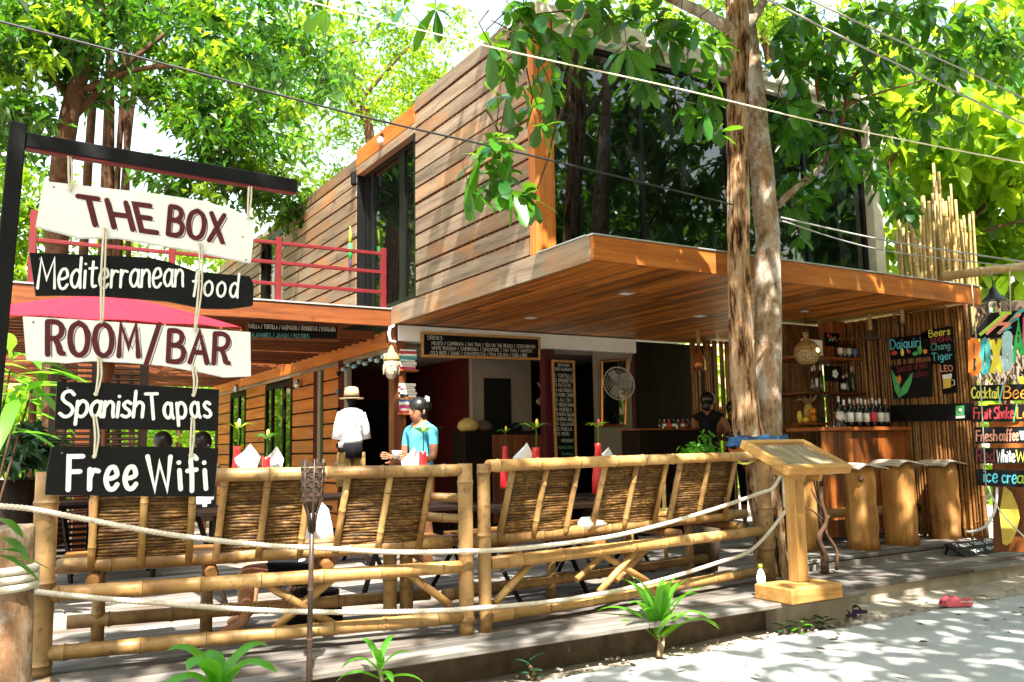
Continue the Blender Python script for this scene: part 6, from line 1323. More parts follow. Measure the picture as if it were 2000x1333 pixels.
for j in range(n):
    a = 2 * math.pi * j / n; u = V((math.cos(a), math.sin(a), 0)); c = V((uc.x, 8.0, 0)); MB().tube([c + V((0, 0, ztop - .05)) + u * .03, c + u * RR * .5 + V((0, 0, ztop + (zr - ztop) * .42 - .045 + u.y * RR * .065)), c + u * RR * .98 + V((0, 0, zr - .028 + u.y * RR * .125))], .006, 4).build('rib', 'fascia_x', ur); MB().tube([c + V((0, 0, hubz + .12)) + u * .02, c + u * RR * .5 + V((0, 0, ztop + (zr - ztop) * .42 - .025 + u.y * RR * .065))], .005, 4).build('strut', 'fascia_x', ur)
MB().lathe([(.03, hubz - .02), (.05, hubz + .05), (.06, hubz + .13), (.04, hubz + .15)], (uc.x, 8.0, 0), 14).build('hub', 'redwood_z', ur)
# ------------------------------------------------------------------ foliage helpers
def leaf(mb, p, d, up, L, w, m=0, fold=.18, droop=.25, seg=3, shape='obovate'):
    d = V(d).normalized(); s = d.cross(V(up)); s = s.normalized() if s.length > 1e-4 else d.orthogonal().normalized(); n = s.cross(d); b = len(mb.v)
    prof = {'obovate': (.10, .55, 1.0, .78), 'lance': (.25, 1.0, .85, .45), 'oval': (.2, .9, 1.0, .6)}[shape]
    for i in range(seg + 1):
        t = i / seg; c = p + d * L * t - V((0, 0, 1)) * droop * L * t * t; k = prof[min(3, int(t * 3 + .01))] * w * .5
        mb.v += [c - s * k + n * k * fold, c, c + s * k + n * k * fold]
    tip = p + d * L * 1.13 - V((0, 0, 1)) * droop * L * 1.28; mb.v.append(tip)
    for i in range(seg):
        o = b + i * 3; mb.face([o, o + 1, o + 4, o + 3], m, True); mb.face([o + 1, o + 2, o + 5, o + 4], m, True)
    o = b + seg * 3; mb.face([o, o + 1, o + 3], m, True); mb.face([o + 1, o + 2, o + 3], m, True)
def rosette(mb, c, ax, n, L, w, m=0, droop=.3):
    ax = V(ax).normalized(); a, b, _ = frame(ax); ph = rnd(0, 6.28)
    for k in range(n):
        t = ph + 2.4 * k; sp_ = rnd(.5, 1.1); u = (ax * (1.1 - sp_ * .6) + (a * math.cos(t) + b * math.sin(t)) * sp_).normalized(); l = L * rnd(.7, 1.15)
        leaf(mb, c + u * .01, u, V((0, 0, 1)) + V((rnd(-.5, .5), rnd(-.5, .5), 0)), l, w * l / L, m, rnd(.1, .3), droop * rnd(.4, 1.6))
def lf(mb, p, L, w, m=0):
    d = V((rnd(-1, 1), rnd(-1, 1), rnd(-1.1, .35))).normalized(); s = d.cross(V((rnd(-.6, .6), rnd(-.6, .6), 1))).normalized(); n = s.cross(d) * w * .25; b = len(mb.v)
    mb.v += [p, p + d * L * .5 - s * w * .5 + n, p + d * L - V((0, 0, L * .12)), p + d * L * .5 + s * w * .5 + n]; mb.face([b, b + 1, b + 2], m); mb.face([b, b + 2, b + 3], m)
def crown(name, root, blobs, L, w, mat, per=46, spread=.55, seed=1, big=False, alt=None):
    random.seed(seed); mb = MB()
    for c, rad, nc in blobs:
        c = V(c)
        for _ in range(nc):
            v = V((random.gauss(0, 1), random.gauss(0, 1), random.gauss(0, 1))).normalized() * (random.random() ** .45); q = c + V((v.x * rad[0], v.y * rad[1], v.z * rad[2])); sz = rnd(.6, 1.25) * spread; mi = 1 if alt and random.random() < .16 else 0
            for _ in range(int(per * rnd(.6, 1.3))):
                if big:
                    leaf(mb, q + V((random.gauss(0, sz * .5), random.gauss(0, sz * .5), random.gauss(0, sz * .35))), V((rnd(-1, 1), rnd(-1, 1), rnd(-1.2, .2))), V((rnd(-.7, .7), rnd(-.7, .7), 1)), L * rnd(.6, 1.25), w * rnd(.7, 1.2), 0, rnd(.05, .3), rnd(.1, .5), 3, 'oval'); continue
                lf(mb, q + V((random.gauss(0, sz * .5), random.gauss(0, sz * .5), random.gauss(0, sz * .32))), L * rnd(.6, 1.4), w * rnd(.6, 1.4), mi)
    return mb.build(name, [mat, alt] if alt else mat, root)
def trunk(root, pts, rad, mat='bark_dark', n=10, name='trunk', k=5):
    P = bez(pts, k); r = [rad[0] + (rad[1] - rad[0]) * i / (len(P) - 1) for i in range(len(P))]
    return MB().tube(P, r, n, wob=lambda i, j: 1 + .09 * noise.noise(V((j * .8, i * .7, rad[0] * 50)))).build(name, mat, root)

# ------------------------------------------------------------------ the tree growing through the deck in front
TY = 6.1; tq = lambda x, y, d=0: aty(x, y, TY + d)
tree = thing('front_tree', 'two-stemmed tree with peeling bark before the bar, cloth tied round it', 'tree', (tq(1505, 1115).x, TY, DZ))
def stem(pts, mat, nm='trunk', n=20, amp=.12, kk=7, crack=0):
    P = bez([p for p, r in pts], kk); rr = bez([V((r, 0, 0)) for p, r in pts], kk)
    return MB().tube(P, [q.x for q in rr], n, wob=lambda i, j: 1 + amp * noise.noise(V((math.cos(6.283 * j / n) * 2.2, math.sin(6.283 * j / n) * 2.2, i * .16))) + amp * .7 * noise.noise(V((math.cos(6.283 * j / n) * 6, math.sin(6.283 * j / n) * 6, i * .25))) - crack * max(0, 1 - 7 * abs(noise.noise(V((math.cos(6.283 * j / n) * 2.6 + 5, math.sin(6.283 * j / n) * 2.6, i * .035 * 7 / kk)))))).build(nm, mat, tree)
pw = lambda px: px * 7.5 / FPX
stem([(tq(1506, 1128), pw(36)), (tq(1503, 1050), pw(33)), (tq(1490, 950), pw(34)), (tq(1482, 880), pw(40)), (tq(1462, 850, -.02), pw(32)), (tq(1449, 700, -.03), pw(26)), (tq(1443, 500, -.03), pw(24)), (tq(1441, 320, -.02), pw(24)), (tq(1440, 150), pw(24)), (tq(1440, 60), pw(28)), (tq(1437, -30), pw(24)), (tq(1430, -150, -.1), pw(20)), (tq(1400, -420, -.6), pw(12))], 'bark', n=56, amp=.16, kk=16, crack=.30)
stem([(tq(1492, 890), pw(36)), (tq(1496, 800), pw(33)), (tq(1500, 650), pw(31)), (tq(1499, 480, .02), pw(28)), (tq(1494, 400, .03), pw(27)), (tq(1486, 300, .05), pw(26)), (tq(1477, 180, .1), pw(20)), (tq(1466, 60, .16), pw(15)), (tq(1455, -40, .2), pw(13))], 'bark_smooth', amp=.10)
stem([(tq(1432, 62), pw(17)), (tq(1410, 48), pw(14)), (tq(1365, 22), pw(12)), (tq(1305, -6), pw(11)), (tq(1200, -60, -.2), pw(9)), (tq(1080, -140, -.5), pw(6))], 'bark_smooth', 'limb', 10)
stem([(tq(1452, 52), pw(16)), (tq(1475, 28), pw(13)), (tq(1498, -5), pw(11)), (tq(1560, -90, .2), pw(9)), (tq(1680, -220, .3), pw(5))], 'bark_smooth', 'limb', 10)
stem([(tq(1520, 402), pw(8)), (tq(1536, 385), pw(9)), (tq(1560, 365), pw(9)), (tq(1585, 345), pw(10)), (tq(1601, 328), pw(8))], 'bark_smooth', 'limb', 10)
stem([(tq(1598, 332), pw(4)), (tq(1636, 272, -.05), pw(4)), (tq(1646, 235, -.1), pw(5)), (tq(1652, 200, -.1), pw(5)), (tq(1662, 158, -.1), pw(5)), (tq(1700, 120, -.1), pw(4)), (tq(1740, 85, -.1), pw(3))], 'redwood_z', 'twig', 7, .05)
stem([(tq(1654, 204, -.1), pw(3)), (tq(1730, 178, -.15), pw(3)), (tq(1808, 156, -.2), pw(2))], 'redwood_z', 'twig', 6, .05)
stem([(tq(1599, 195), pw(4)), (tq(1597, 140), pw(3.5)), (tq(1640, 80), pw(3)), (tq(1690, 30), pw(2.5))], 'redwood_z', 'twig', 6, .05)
stem([(tq(1300, -8, -.1), pw(5)), (tq(1180, -10, -.3), pw(4)), (tq(1140, 40, -.4), pw(4)), (tq(1128, 80, -.4), pw(4)), (tq(1118, 120, -.4), pw(5)), (tq(1110, 180, -.4), pw(3)), (tq(1085, 250, -.4), pw(2)), (tq(1070, 310, -.4), pw(1.5)), (tq(1045, 380, -.4), pw(1.2))], 'bark_dark', 'twig', 6, .05)
stem([(tq(1118, 115, -.4), pw(2)), (tq(1060, 90, -.45), pw(1.6)), (tq(1000, 60, -.5), pw(1.4)), (tq(960, 40, -.5), pw(1))], 'bark_dark', 'twig', 5, .05)
stem([(tq(1120, 20, -.4), pw(2)), (tq(1010, 40, -.5), pw(1.6)), (tq(985, 110, -.5), pw(1.4)), (tq(975, 200, -.5), pw(1)), (tq(960, 330, -.5), pw(1))], 'bark_dark', 'twig', 5, .05)
random.seed(77); lm_ = MB(); tw_ = MB()
def clus(px, py, rx, ry, n, dep=-.3, L=.19, up=-.35, m=0, dj=.35):
    for _ in range(n):
        a = rnd(0, 6.28); r = math.sqrt(random.random()); c = tq(px + math.cos(a) * rx * r, py + math.sin(a) * ry * r, dep + rnd(-dj, dj))
        ax = V((rnd(-.8, .8), rnd(-.9, .3), up + rnd(-.5, .5))); rosette(lm_, c, ax, random.choice((3, 4, 5, 6) if px < 1420 else (5, 6, 7)), L * rnd(.7, 1.2), L * .54, m, rnd(.15, .5)); 
        if random.random() < .6: tw_.tube([c, c - ax.normalized() * .1 + V((0, 0, .12)), c + V((rnd(-.1, .1), rnd(-.1, .1), .26))], [.004, .005, .006], 4)
for a in ((985, 45, 40, 40, 4), (1055, 30, 50, 30, 5), (1120, 25, 35, 30, 3), (965, 115, 30, 35, 4), (1060, 85, 35, 25, 3), (1035, 150, 30, 25, 2), (1090, 150, 25, 40, 4), (1045, 195, 25, 20, 3), (990, 195, 22, 20, 2), (1060, 245, 22, 20, 3), (1010, 240, 10, 15, 1), (955, 280, 25, 14, 3), (985, 295, 20, 12, 2), (935, 320, 20, 15, 2), (975, 345, 28, 15, 3), (925, 370, 15, 10, 1), (985, 375, 16, 12, 2), (1035, 385, 18, 10, 2),
          (1180, 30, 40, 25, 4), (1260, 30, 50, 25, 6), (1340, 60, 45, 30, 6), (1390, 90, 22, 30, 4), (1235, 100, 22, 25, 2), (1255, 135, 18, 30, 3), (1225, 165, 12, 20, 1), (1370, 150, 35, 30, 5), (1345, 205, 25, 20, 3), (1388, 215, 22, 20, 3), (1345, 255, 20, 18, 2), (1395, 260, 14, 14, 2),
          (1540, 40, 40, 40, 6), (1610, 60, 40, 40, 6), (1560, 130, 40, 40, 6), (1540, 220, 25, 40, 4), (1625, 150, 40, 35, 6), (1690, 60, 45, 45, 7), (1770, 40, 45, 35, 7), (1790, 90, 45, 30, 7), (1860, 50, 45, 40, 7), (1940, 50, 55, 45, 9), (1905, 130, 45, 35, 8), (1975, 130, 35, 45, 6), (1720, 130, 40, 30, 5), (1830, 170, 35, 30, 4), (1640, 230, 30, 20, 4), (1570, 240, 25, 16, 3), (1610, 260, 30, 22, 4), (1560, 270, 14, 16, 2), (1640, 290, 30, 22, 4), (1655, 325, 20, 20, 3), (1690, 310, 30, 20, 4), (1720, 345, 30, 20, 4), (1755, 375, 25, 18, 3), (1775, 400, 15, 14, 2), (1640, 340, 20, 16, 2), (1590, 360, 14, 30, 2), (1555, 420, 14, 25, 2), (1560, 470, 12, 16, 1), (1800, 240, 30, 30, 3), (1870, 260, 30, 25, 3), (1545, 350, 12, 25, 2),
          (1150, 55, 40, 20, 3), (1300, 95, 40, 20, 3), (1520, 120, 25, 30, 4), (1560, 190, 30, 25, 4), (1690, 210, 30, 25, 4), (1730, 250, 30, 30, 4), (1610, 100, 40, 30, 5), (1700, 20, 50, 25, 5), (1820, 20, 50, 25, 5), (1850, 120, 40, 30, 5),
          (860, 20, 14, 10, 1), (800, 10, 14, 8, 1), (640, 15, 20, 10, 1)):
    clus(a[0], a[1], a[2], a[3], a[4] if a[0] < 1500 else int(a[4] * 1.5), dep=-.45 if a[0] < 1200 else (-.3 if a[0] < 1500 else rnd(-.3, .3)), L=.185)
lm_.build('leaves', 'leaf_front', tree); stuff(tree.children[-1]); tw_.build('twigs', 'bark_dark', tree); stuff(tree.children[-1])
random.seed(78); lm_ = MB()                                    # the rest of its crown, over the path and the roof
for _ in range(860):
    v = V((random.gauss(0, 1), random.gauss(0, 1), random.gauss(0, 1))).normalized() * random.random() ** .4; c = V((5.2, 4.3, 8.1)) + V((v.x * 5.6, v.y * 3.2, v.z * 1.35))
    if c.x < 2.6 and c.y > 1.5: continue
    if 1.45 + (c.x * .5136 + c.y * .85) * .50 > c.z - .25: continue
    rosette(lm_, c, V((rnd(-.8, .8), rnd(-.8, .8), rnd(-.3, 1))), 8, .27, .125, 0, .3)
o = lm_.build('upper_crown', 'leaf_front', tree); stuff(o)
for pts in ([tq(1437, -30), V((5.6, 5.2, 7.4)), V((4.0, 4.3, 8.2)), V((2.2, 3.6, 8.5))], [tq(1455, -40, .2), V((7.2, 5.4, 7.4)), V((8.6, 4.4, 8.2)), V((10, 4, 8.4))], [tq(1430, -120), V((5.9, 4.4, 7.6)), V((5.5, 2.5, 8.4))]): stem([(p, .09 - .02 * i) for i, p in enumerate(pts)], 'bark_smooth', 'limb', 9)
# cloth tied round the trunk
cl = thing('tied_cloth', 'blue, orange and purple cloth tied round the tree trunk', 'cloth', tq(1480, 890)); random.seed(5)
for k, (y, mt, h, w0) in enumerate(((862, 'cloth_blue', .10, 51), (876, 'cloth_orange', .055, 49), (888, 'cloth_purple', .075, 48), (897, 'chalk_yellow', .03, 46))):
    c = tq(1480, y); n = 28; m = MB()
    for i in range(5):
        for j in range(n): a = 2 * math.pi * j / n; r = pw(w0) * 1.32 * (1.02 + .05 * math.sin(j * 1.1 + i * 2 + k) + .03 * math.sin(i * 1.6)); m.v.append(c + V((math.cos(a) * r, math.sin(a) * r * .9, (i / 4 - .5) * h + .03 * math.cos(a + .5) * (k > 0) - .012 * math.sin(j * 1.7 + i))))
    for i in range(4):
        for j in range(n): j2 = (j + 1) % n; m.face([i * n + j, i * n + j2, (i + 1) * n + j2, (i + 1) * n + j], 0, True)
    m.build('wrap', mt, cl)

# ------------------------------------------------------------------ trees behind and around
def bgtree(name, label, base, tr, blobs, L, w, mat, per, spread, seed, group='garden trees'):
    o = thing(name, label, 'tree', base, group)
    for pts, rad in tr: trunk(o, pts, rad, 'bark_dark' if mat != 'leaf_sun' else 'bark_dark')
    c = crown('crown', o, blobs, L, w, mat, per, spread, seed, big=name == 'large_leaved_tree', alt='leaf_sun' if name in ('broadleaf_tree', 'slender_tree') else ('leaf_mid' if name == 'roofline_tree' else None)); return o  # leaf_sun as alt: sunlit clumps put into the leaf colour of darker crowns
D = lambda x, y, d: atd(x, y, d)
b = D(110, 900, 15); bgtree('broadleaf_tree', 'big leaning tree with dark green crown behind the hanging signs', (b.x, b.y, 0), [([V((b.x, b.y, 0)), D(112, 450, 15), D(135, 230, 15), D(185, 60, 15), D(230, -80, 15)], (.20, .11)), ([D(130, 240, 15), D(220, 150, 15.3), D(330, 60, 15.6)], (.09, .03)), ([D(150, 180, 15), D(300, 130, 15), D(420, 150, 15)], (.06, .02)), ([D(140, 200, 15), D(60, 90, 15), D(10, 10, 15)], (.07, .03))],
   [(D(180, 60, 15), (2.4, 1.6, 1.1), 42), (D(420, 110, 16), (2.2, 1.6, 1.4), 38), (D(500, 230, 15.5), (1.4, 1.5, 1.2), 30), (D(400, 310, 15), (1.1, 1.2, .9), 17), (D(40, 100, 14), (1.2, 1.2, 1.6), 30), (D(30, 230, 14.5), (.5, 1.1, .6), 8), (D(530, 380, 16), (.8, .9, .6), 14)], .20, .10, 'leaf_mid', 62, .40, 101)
b = D(235, 900, 17); bgtree('slender_tree', 'clump of slender dark trunks right of the big leaning tree', (b.x, b.y, 0), [([V((D(x0, 900, 17).x, D(x0, 900, 17).y, 0)), D(x1, 450, 17), D(x2, -60, 17)], (r, r * .7)) for x0, x1, x2, r in ((150, 165, 200, .10), (190, 200, 222, .08), (205, 215, 215, .09), (240, 225, 260, .07), (265, 250, 240, .06), (230, 235, 290, .07))],
   [(D(230, 20, 17), (2.2, 1.5, 1.0), 30), (D(500, 60, 18), (2.4, 1.6, 1.2), 40)], .2, .10, 'leaf_mid', 50, .55, 103)
b = D(760, 700, 24); bgtree('light_tree', 'pale sunlit tree with fine leaves behind the upper container', (b.x, b.y, 0), [([V((b.x, b.y, 0)), D(720, 250, 24), D(640, 100, 24)], (.2, .06)), ([D(700, 200, 24), D(800, 90, 24)], (.07, .02)), ([D(720, 250, 24), D(640, 115, 23.8), D(700, 80, 24)], (.06, .02))],
   [(D(800, 110, 25), (2.6, 2.0, 1.7), 40), (D(640, 60, 25), (2.2, 2, 1.4), 28), (D(830, 210, 25), (1.3, 1.6, 1.1), 22), (D(690, 200, 24), (1.5, 1.5, 1.4), 34), (D(640, 330, 25), (1.2, 1.2, 1.3), 26), (D(560, 160, 26), (1.6, 1.6, 2), 34)], .17, .085, 'leaf_sun', 60, .55, 105)
b = D(60, 900, 20); bgtree('lime_shrub_tree', 'bright yellow-green tree low behind the sign post', (b.x, b.y, 0), [([V((b.x, b.y, 0)), D(70, 600, 20), D(60, 400, 20)], (.1, .04))],
   [(D(40, 420, 20), (1.5, 1.2, 1.5), 40), (D(90, 560, 20), (1.5, 1.2, 1.2), 30), (D(300, 440, 22), (1.6, 1.2, .8), 14), (D(420, 480, 22), (1.6, 1.2, .8), 16), (D(20, 640, 19), (1.2, 1.2, 1), 20)], .2, .10, 'leaf_sun', 50, .5, 107)
b = D(350, 900, 26); bgtree('garden_tree', 'sunny garden tree glimpsed below the terrace between the sign boards', (b.x, b.y, 0), [([V((b.x, b.y, 0)), D(350, 760, 26), D(340, 650, 26)], (.1, .04))], [(D(330, 740, 26), (3, 1.5, 1.2), 36), (D(180, 800, 26), (2.4, 1.5, 1.2), 24), (D(420, 830, 27), (2, 1.5, 1), 20)], .22, .11, 'leaf_sun', 45, .5, 109)
b = D(1880, 900, 14); b2 = V((-1.5, 23, 0)); bgtree('far_left_tree', 'tall tree far left behind, mirrored in the terrace window', b2, [([b2, b2 + V((0, 0, 4)), b2 + V((.3, 0, 8))], (.2, .08))], [((-1.5, 23, 7.5), (3.5, 2.5, 3.5), 90)], .25, .13, 'leaf_mid', 50, .7, 117)
b = D(1880, 900, 14); bgtree('large_leaved_tree', 'yellow-green large-leaved tree behind the bamboo poles at right', (b.x, b.y, 0), [([V((b.x, b.y, 0)), D(1890, 600, 14), D(1840, 380, 14), D(1780, 200, 14)], (.12, .04)), ([D(1880, 450, 14), D(1960, 370, 14), D(2050, 350, 14)], (.04, .02)), ([D(1870, 480, 14), D(1960, 440, 13.6), D(2080, 420, 13.6)], (.03, .015)), ([D(1730, 330, 14), D(1770, 270, 14)], (.04, .02))],
   [(D(1830, 280, 14), (1.3, 1.3, 1.1), 26), (D(1960, 280, 14.5), (1.2, 1.3, 1.2), 26), (D(1900, 420, 15), (1.2, 1.2, .9), 20), (D(1760, 160, 15), (1.4, 1.2, 1.0), 26), (D(1940, 520, 15), (1.2, 1, .7), 16), (D(1980, 100, 15), (1.6, 1.2, 1.2), 26), (D(1780, 440, 14.5), (.6, .8, .9), 10)], .28, .20, 'leaf_sun', 26, .6, 111)
b = D(1600, 700, 26); bgtree('roofline_tree', 'sunlit tree rising behind the container roof above the glazing', (b.x, b.y, 0), [([V((b.x, b.y, 0)), D(1500, 100, 26), D(1400, -60, 26)], (.2, .08))], [(D(1300, 40, 26), (4, 2, 1.6), 34), (D(1550, 60, 26), (4, 2, 2.0), 40), (D(1750, 200, 26), (2.4, 2, 2.2), 36), (D(1200, -20, 27), (2, 2, 1.0), 12)], .25, .13, 'leaf_sun', 55, .7, 113)
# trees on the other side of the path, seen in the glazing and shading the place
for k, (bx2, by2, lb, blobs) in enumerate(((1.5, -6.5, 'tall tree across the path mirrored in the left glass pane', [((.5, -6.5, 6.5), (5.5, 2.8, 5.2), 260)]), (8.5, -6.0, 'tall tree across the path mirrored in the middle glass pane', [((9.5, -6.4, 6.5), (5.5, 2.8, 5.4), 260)]), (17, -4.5, 'tall tree across the path mirrored in the right glass pane', [((17, -4.5, 6.5), (5, 3, 5.4), 200)]), (25, -1.5, 'very tall tree down the path mirrored at the right end of the glazing', [((25, -1.5, 9), (5.5, 3.5, 7.5), 170)]), (33, -6, 'very tall tree far down the path mirrored in the glazing', [((33, -6, 9), (6, 4, 8), 170)]), (-3.2, .8, 'wide tree overhanging the path beside the viewer', [((-1.0, -.4, 8.2), (4.2, 2.2, 1.5), 60)]), (6.5, -1.6, 'wide tree overhanging the path behind the viewer', [((7.2, .1, 7.8), (4.6, 2.4, 1.4), 70)]))):
    bgtree('path_tree', lb, (bx2, by2, 0), [([V((bx2, by2, 0)), V((bx2 + .2, by2 + .1, 3)), V((bx2 + .1, by2, 6.5))], (.24, .12)), ([V((bx2 + .1, by2, 5.5)), V(blobs[0][0]) + V((1.5, .3, .5))], (.1, .04)), ([V((bx2 + .1, by2, 5.0)), V(blobs[0][0]) + V((-1.8, .3, .4))], (.1, .04))], blobs, .60 if k in (3, 4) else (.34 if k > 4 else .42), .34 if k in (3, 4) else (.15 if k > 4 else .21), 'leaf_mid', 46, .75, 120 + k, 'trees across the path')
# far greenery closing the view
random.seed(140); mb = MB()
for _ in range(9000):
    side = random.random()
    if side < .6: p = V((rnd(-16, 14), rnd(30, 36), abs(random.gauss(0, 3.0))))
    else: p = V((rnd(19, 24), rnd(-6, 30), abs(random.gauss(0, 3.0))))
    lf(mb, p, rnd(.5, .9), rnd(.3, .5))
stuff(mb.build('distant_foliage', 'leaf_sun'))['label'] = 'blurred sunlit greenery far behind the buildings'

# ------------------------------------------------------------------ small plants
def strap(name, label, base, stems, n, L, w, mat, seed, h=.25, droop=.55, up=.9):
    random.seed(seed); o = thing(name, label, 'plant', base)
    b = V(base)
    for sx_, sy_ in stems:
        top_ = b + V((sx_, sy_, h)); MB().tube(bez([b + V((sx_ * .2, sy_ * .2, -.02)), b + V((sx_ * .5 + .02, sy_ * .5, h * .5)), top_], 4), [.016] * 4 + [.011] * 5, 7).build('stem', 'bark_smooth', o)
        for k in range(n):
            a = k * 2.4 + rnd(-.3, .3); t = k / n; u = V((math.cos(a), math.sin(a), up * (.35 + 1.5 * t))).normalized(); mb = MB(); q = top_ + V((0, 0, (t - .5) * .12)); l = L * rnd(.75, 1.1) * (1.05 - .3 * t)
            P = []; d = u.copy(); p = q.copy(); s = V((-math.sin(a), math.cos(a), 0)); seg = 9
            for i in range(seg + 1):
                tt = i / seg; ww = w * .5 * (math.sin(math.pi * min(1, tt * .86 + .10)) ** .8) * (1 if tt < 1 else .05); nrm = s.cross(d); mb.v += [p - s * ww + nrm * ww * .35, p, p + s * ww + nrm * ww * .35]; p = p + d * l / seg; d = (d - V((0, 0, 1)) * droop * rnd(.8, 1.2) / seg * (1 + 2.2 * tt)).normalized()
            for i in range(seg): o_ = i * 3; mb.face([o_, o_ + 1, o_ + 4, o_ + 3], 0, True); mb.face([o_ + 1, o_ + 2, o_ + 5, o_ + 4], 0, True)
            mb.build('leaf', mat, o)
    return o
g_ = lambda x, y, z=.02: atz(x, y, z)
b = g_(1278, 1275); b.y = min(b.y, 4.9); strap('strap_leaved_plant', 'tall strap-leaved green plant before the right bench', b, [(-.02, 0), (.06, .02)], 11, .52, .058, 'leaf_lime', 1, .16, .95, 2.2)
b = aty(425, 1330, 4.35); b.z = .035; strap('strap_leaved_plant', 'bright green broad strap-leaved plant before the left bench', b, [(0, 0)], 10, .42, .11, 'leaf_lime', 12, .34, 1.25, 1.3)
b = aty(742, 1340, 4.6); b.z = .02; strap('strap_leaved_plant', 'small green strap-leaved plant right of the torch foot', b, [(0, 0)], 9, .30, .045, 'leaf_lime', 3, .26, 1.0, 1.2)
b = g_(1022, 1316); b.y = min(b.y, 4.88); strap('small_plant', 'small grey-green seedling on the sand below the deck edge', b, [(-.02, 0)], 6, .15, .05, 'leaf_dark', 4, .07, .5, .5)
random.seed(19)
for k, (px, py) in enumerate(((1530, 1236), (1560, 1232), (1585, 1226), (1610, 1222))):
    b = g_(px, py); b.y = min(b.y, 4.93) if b.x < 6.2 else b.y; strap('weed', 'low dusty weed at the foot of the lectern pier, %s from the left' % ordn[k], b, [(0, 0)], 8, .13, .04, 'leaf_dark' if k != 1 else 'leaf_lime', 30 + k, .02, .6, .35)
b = aty(232, 1333, 4.45); b.z = .02; strap('purple_plant', 'small purple-leaved sprout left of the broad green plant', b, [(0, 0)], 5, .14, .05, 'purple', 44, .05, .5, 1.1)
# big plants at the left edge
def bigleaf(name, label, base, tips, L, w, mat, seed):
    random.seed(seed); o = thing(name, label, 'plant', base)
    for tip, d, shp in tips:
        MB().tube(bez([V(base), lerp(base, tip, .5) + V((0, 0, .05)), V(tip)], 4), .008, 6).build('stem', 'bark_dark', o); 
        for k in range(d):
            mb = MB(); a = k * 2.4 + rnd(0, 1); u = V((math.cos(a), math.sin(a) * .8, rnd(-.3, .6))); leaf(mb, V(tip) + V((0, 0, rnd(-.08, .08))), u, (0, 0, 1), L * rnd(.8, 1.2), w, 0, .2, rnd(.2, .6), 5, 'lance'); mb.build('leaf', mat, o)
    return o
b = aty(10, 900, 7.2); bigleaf('large_plant', 'light green long-leaved plant at the left edge behind the sign post', (b.x - .2, 7.2, .2), [(aty(20, 720, 7.2), 9, 0), (aty(40, 770, 7.1), 9, 0), (aty(5, 830, 7.2), 6, 0), (aty(70, 735, 7.3), 6, 0)], .48, .10, 'leaf_lime', 61)
b = aty(-30, 1100, 3.9); bigleaf('edge_plant', 'dark glossy leaves poking in low at the left edge', (b.x - .1, 3.9, .0), [(aty(-16, 1050, 3.9), 5, 0), (aty(-14, 1085, 3.9), 4, 0)], .16, .055, 'leaf_front', 62)
b = aty(40, 960, 8.8); po = thing('potted_plant', 'dark bushy plant in a wooden tub behind the stump post', 'plant', (b.x, 8.8, DZ)); MB().lathe([(.16, 0), (.20, .1), (.22, b.z - DZ + .1)], (b.x, 8.8, DZ), 14).build('tub', 'darkwood_z', po); crown('foliage', po, [((b.x, 8.8, b.z + .35), (.35, .3, .22), 16)], .13, .07, 'leaf_dark', 26, .16, 63)
b = atd(1368, 885, 8.6); po = thing('bar_herb_plant', 'fresh green herb plant behind the right bench near the tree', 'plant', (b.x, b.y, DZ)); MB().lathe([(.12, 0), (.16, .3), (.17, b.z - DZ - .12)], (b.x, b.y, DZ), 12).build('pot', 'mud_brown', po); crown('foliage', po, [((b.x - .06, b.y, b.z + .0), (.24, .12, .07), 12), ((b.x + .10, b.y, b.z + .06), (.05, .06, .12), 5)], .06, .03, 'leaf_lime', 18, .09, 64)

# ------------------------------------------------------------------ left-hand garden structures below the terrace
ls = thing('louvred_screen', 'dark wooden louvred screen far left below the parasol', 'screen', (.6, 10.3, DZ))
x0_, x1_ = aty(104, 800, 10.3).x, aty(280, 800, 10.3).x
for k in range(46): z = DZ + .1 + k * .058; MB().obox(((x0_ + x1_) / 2, 10.3, z), (x1_ - x0_, .045, .012), Matrix.Rotation(.5, 3, 'X')).build('louvre', 'darkwood_x', ls)
for xx in (x0_, x0_ * .55 + x1_ * .45, x1_): MB().box((xx - .04, 10.26, DZ), (xx + .04, 10.35, 3.0)).build('post', 'darkwood_z', ls)
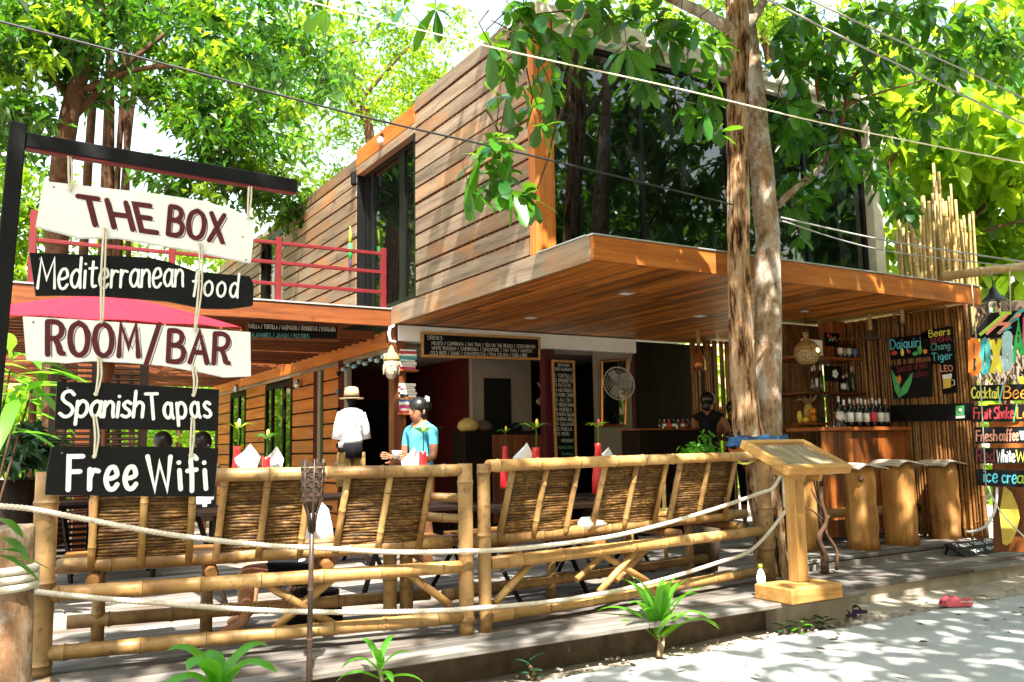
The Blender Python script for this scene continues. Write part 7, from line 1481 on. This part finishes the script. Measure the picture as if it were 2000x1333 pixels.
# bamboo poles standing behind the roof edge at right
random.seed(71); bpn = thing('bamboo_pole_fence', 'row of uneven pale bamboo poles standing on the roof edge at right', 'fence', (11.2, 7.4, 3.2))
for k in range(48):
    px = 1752 + k * 3.15 + rnd(-1, 1); ty_ = 545 - rnd(60, 150) - (90 * math.exp(-((px - 1835) / 25) ** 2)); a = aty(px + 6, 560, 7.3 + rnd(-.1, .25)); t_ = aty(px - 4 + rnd(-9, 9), ty_, a.y); m = MB(); cane(m, V((a.x, a.y, 3.0)), t_, rnd(.018, .032), .34, 7, .8); m.build('pole', ['bamboo_pale', 'bamboo_pale_node'], bpn)
MB().tube([aty(1745, 552, 7.5), aty(1915, 565, 7.2)], .03, 7).build('base_rail', 'bamboo_pale', bpn)
# overhead wires
def wire(lb, pts, r, mat): P = bez([atd(x, y, d) for x, y, d in pts], 8); tag(MB().tube(P, r, 6).build('overhead_wire', mat, loc=P[len(P) // 2]), lb, 'wire')
wire('black overhead cable crossing from the upper left to the tree', [(-80, 22, 5.0), (300, 120, 5.4), (700, 226, 5.9), (1040, 305, 6.5), (1430, 400, 7.9)], .0075, 'wire_black')
wire('thin cream wire crossing before the container glazing', [(540, -12, 5.6), (930, 86, 5.8), (1300, 168, 6.0), (1650, 250, 6.2), (2100, 338, 6.4)], .005, 'wire_cream')
wire('grey cable at upper right, the lower of two', [(1460, -20, 5.6), (1660, 80, 5.8), (1850, 172, 6.0), (2100, 290, 6.2)], .007, 'wire_grey'); wire('grey cable at upper right, the upper of two', [(1540, -20, 5.6), (1700, 55, 5.8), (1900, 145, 6.0), (2100, 240, 6.2)], .006, 'wire_grey')
wire('brown cable running right from the trunk, the upper of two', [(1525, 425, 8.0), (1720, 468, 8.2), (1920, 500, 8.4), (2100, 525, 8.6)], .008, 'wire_grey'); wire('brown cable running right from the trunk, the lower of two', [(1528, 432, 8.0), (1700, 484, 8.2), (1900, 512, 8.4), (2100, 532, 8.6)], .006, 'wire_grey')
for o in bpy.data.objects:
    if '_o' in o: del o['_o']
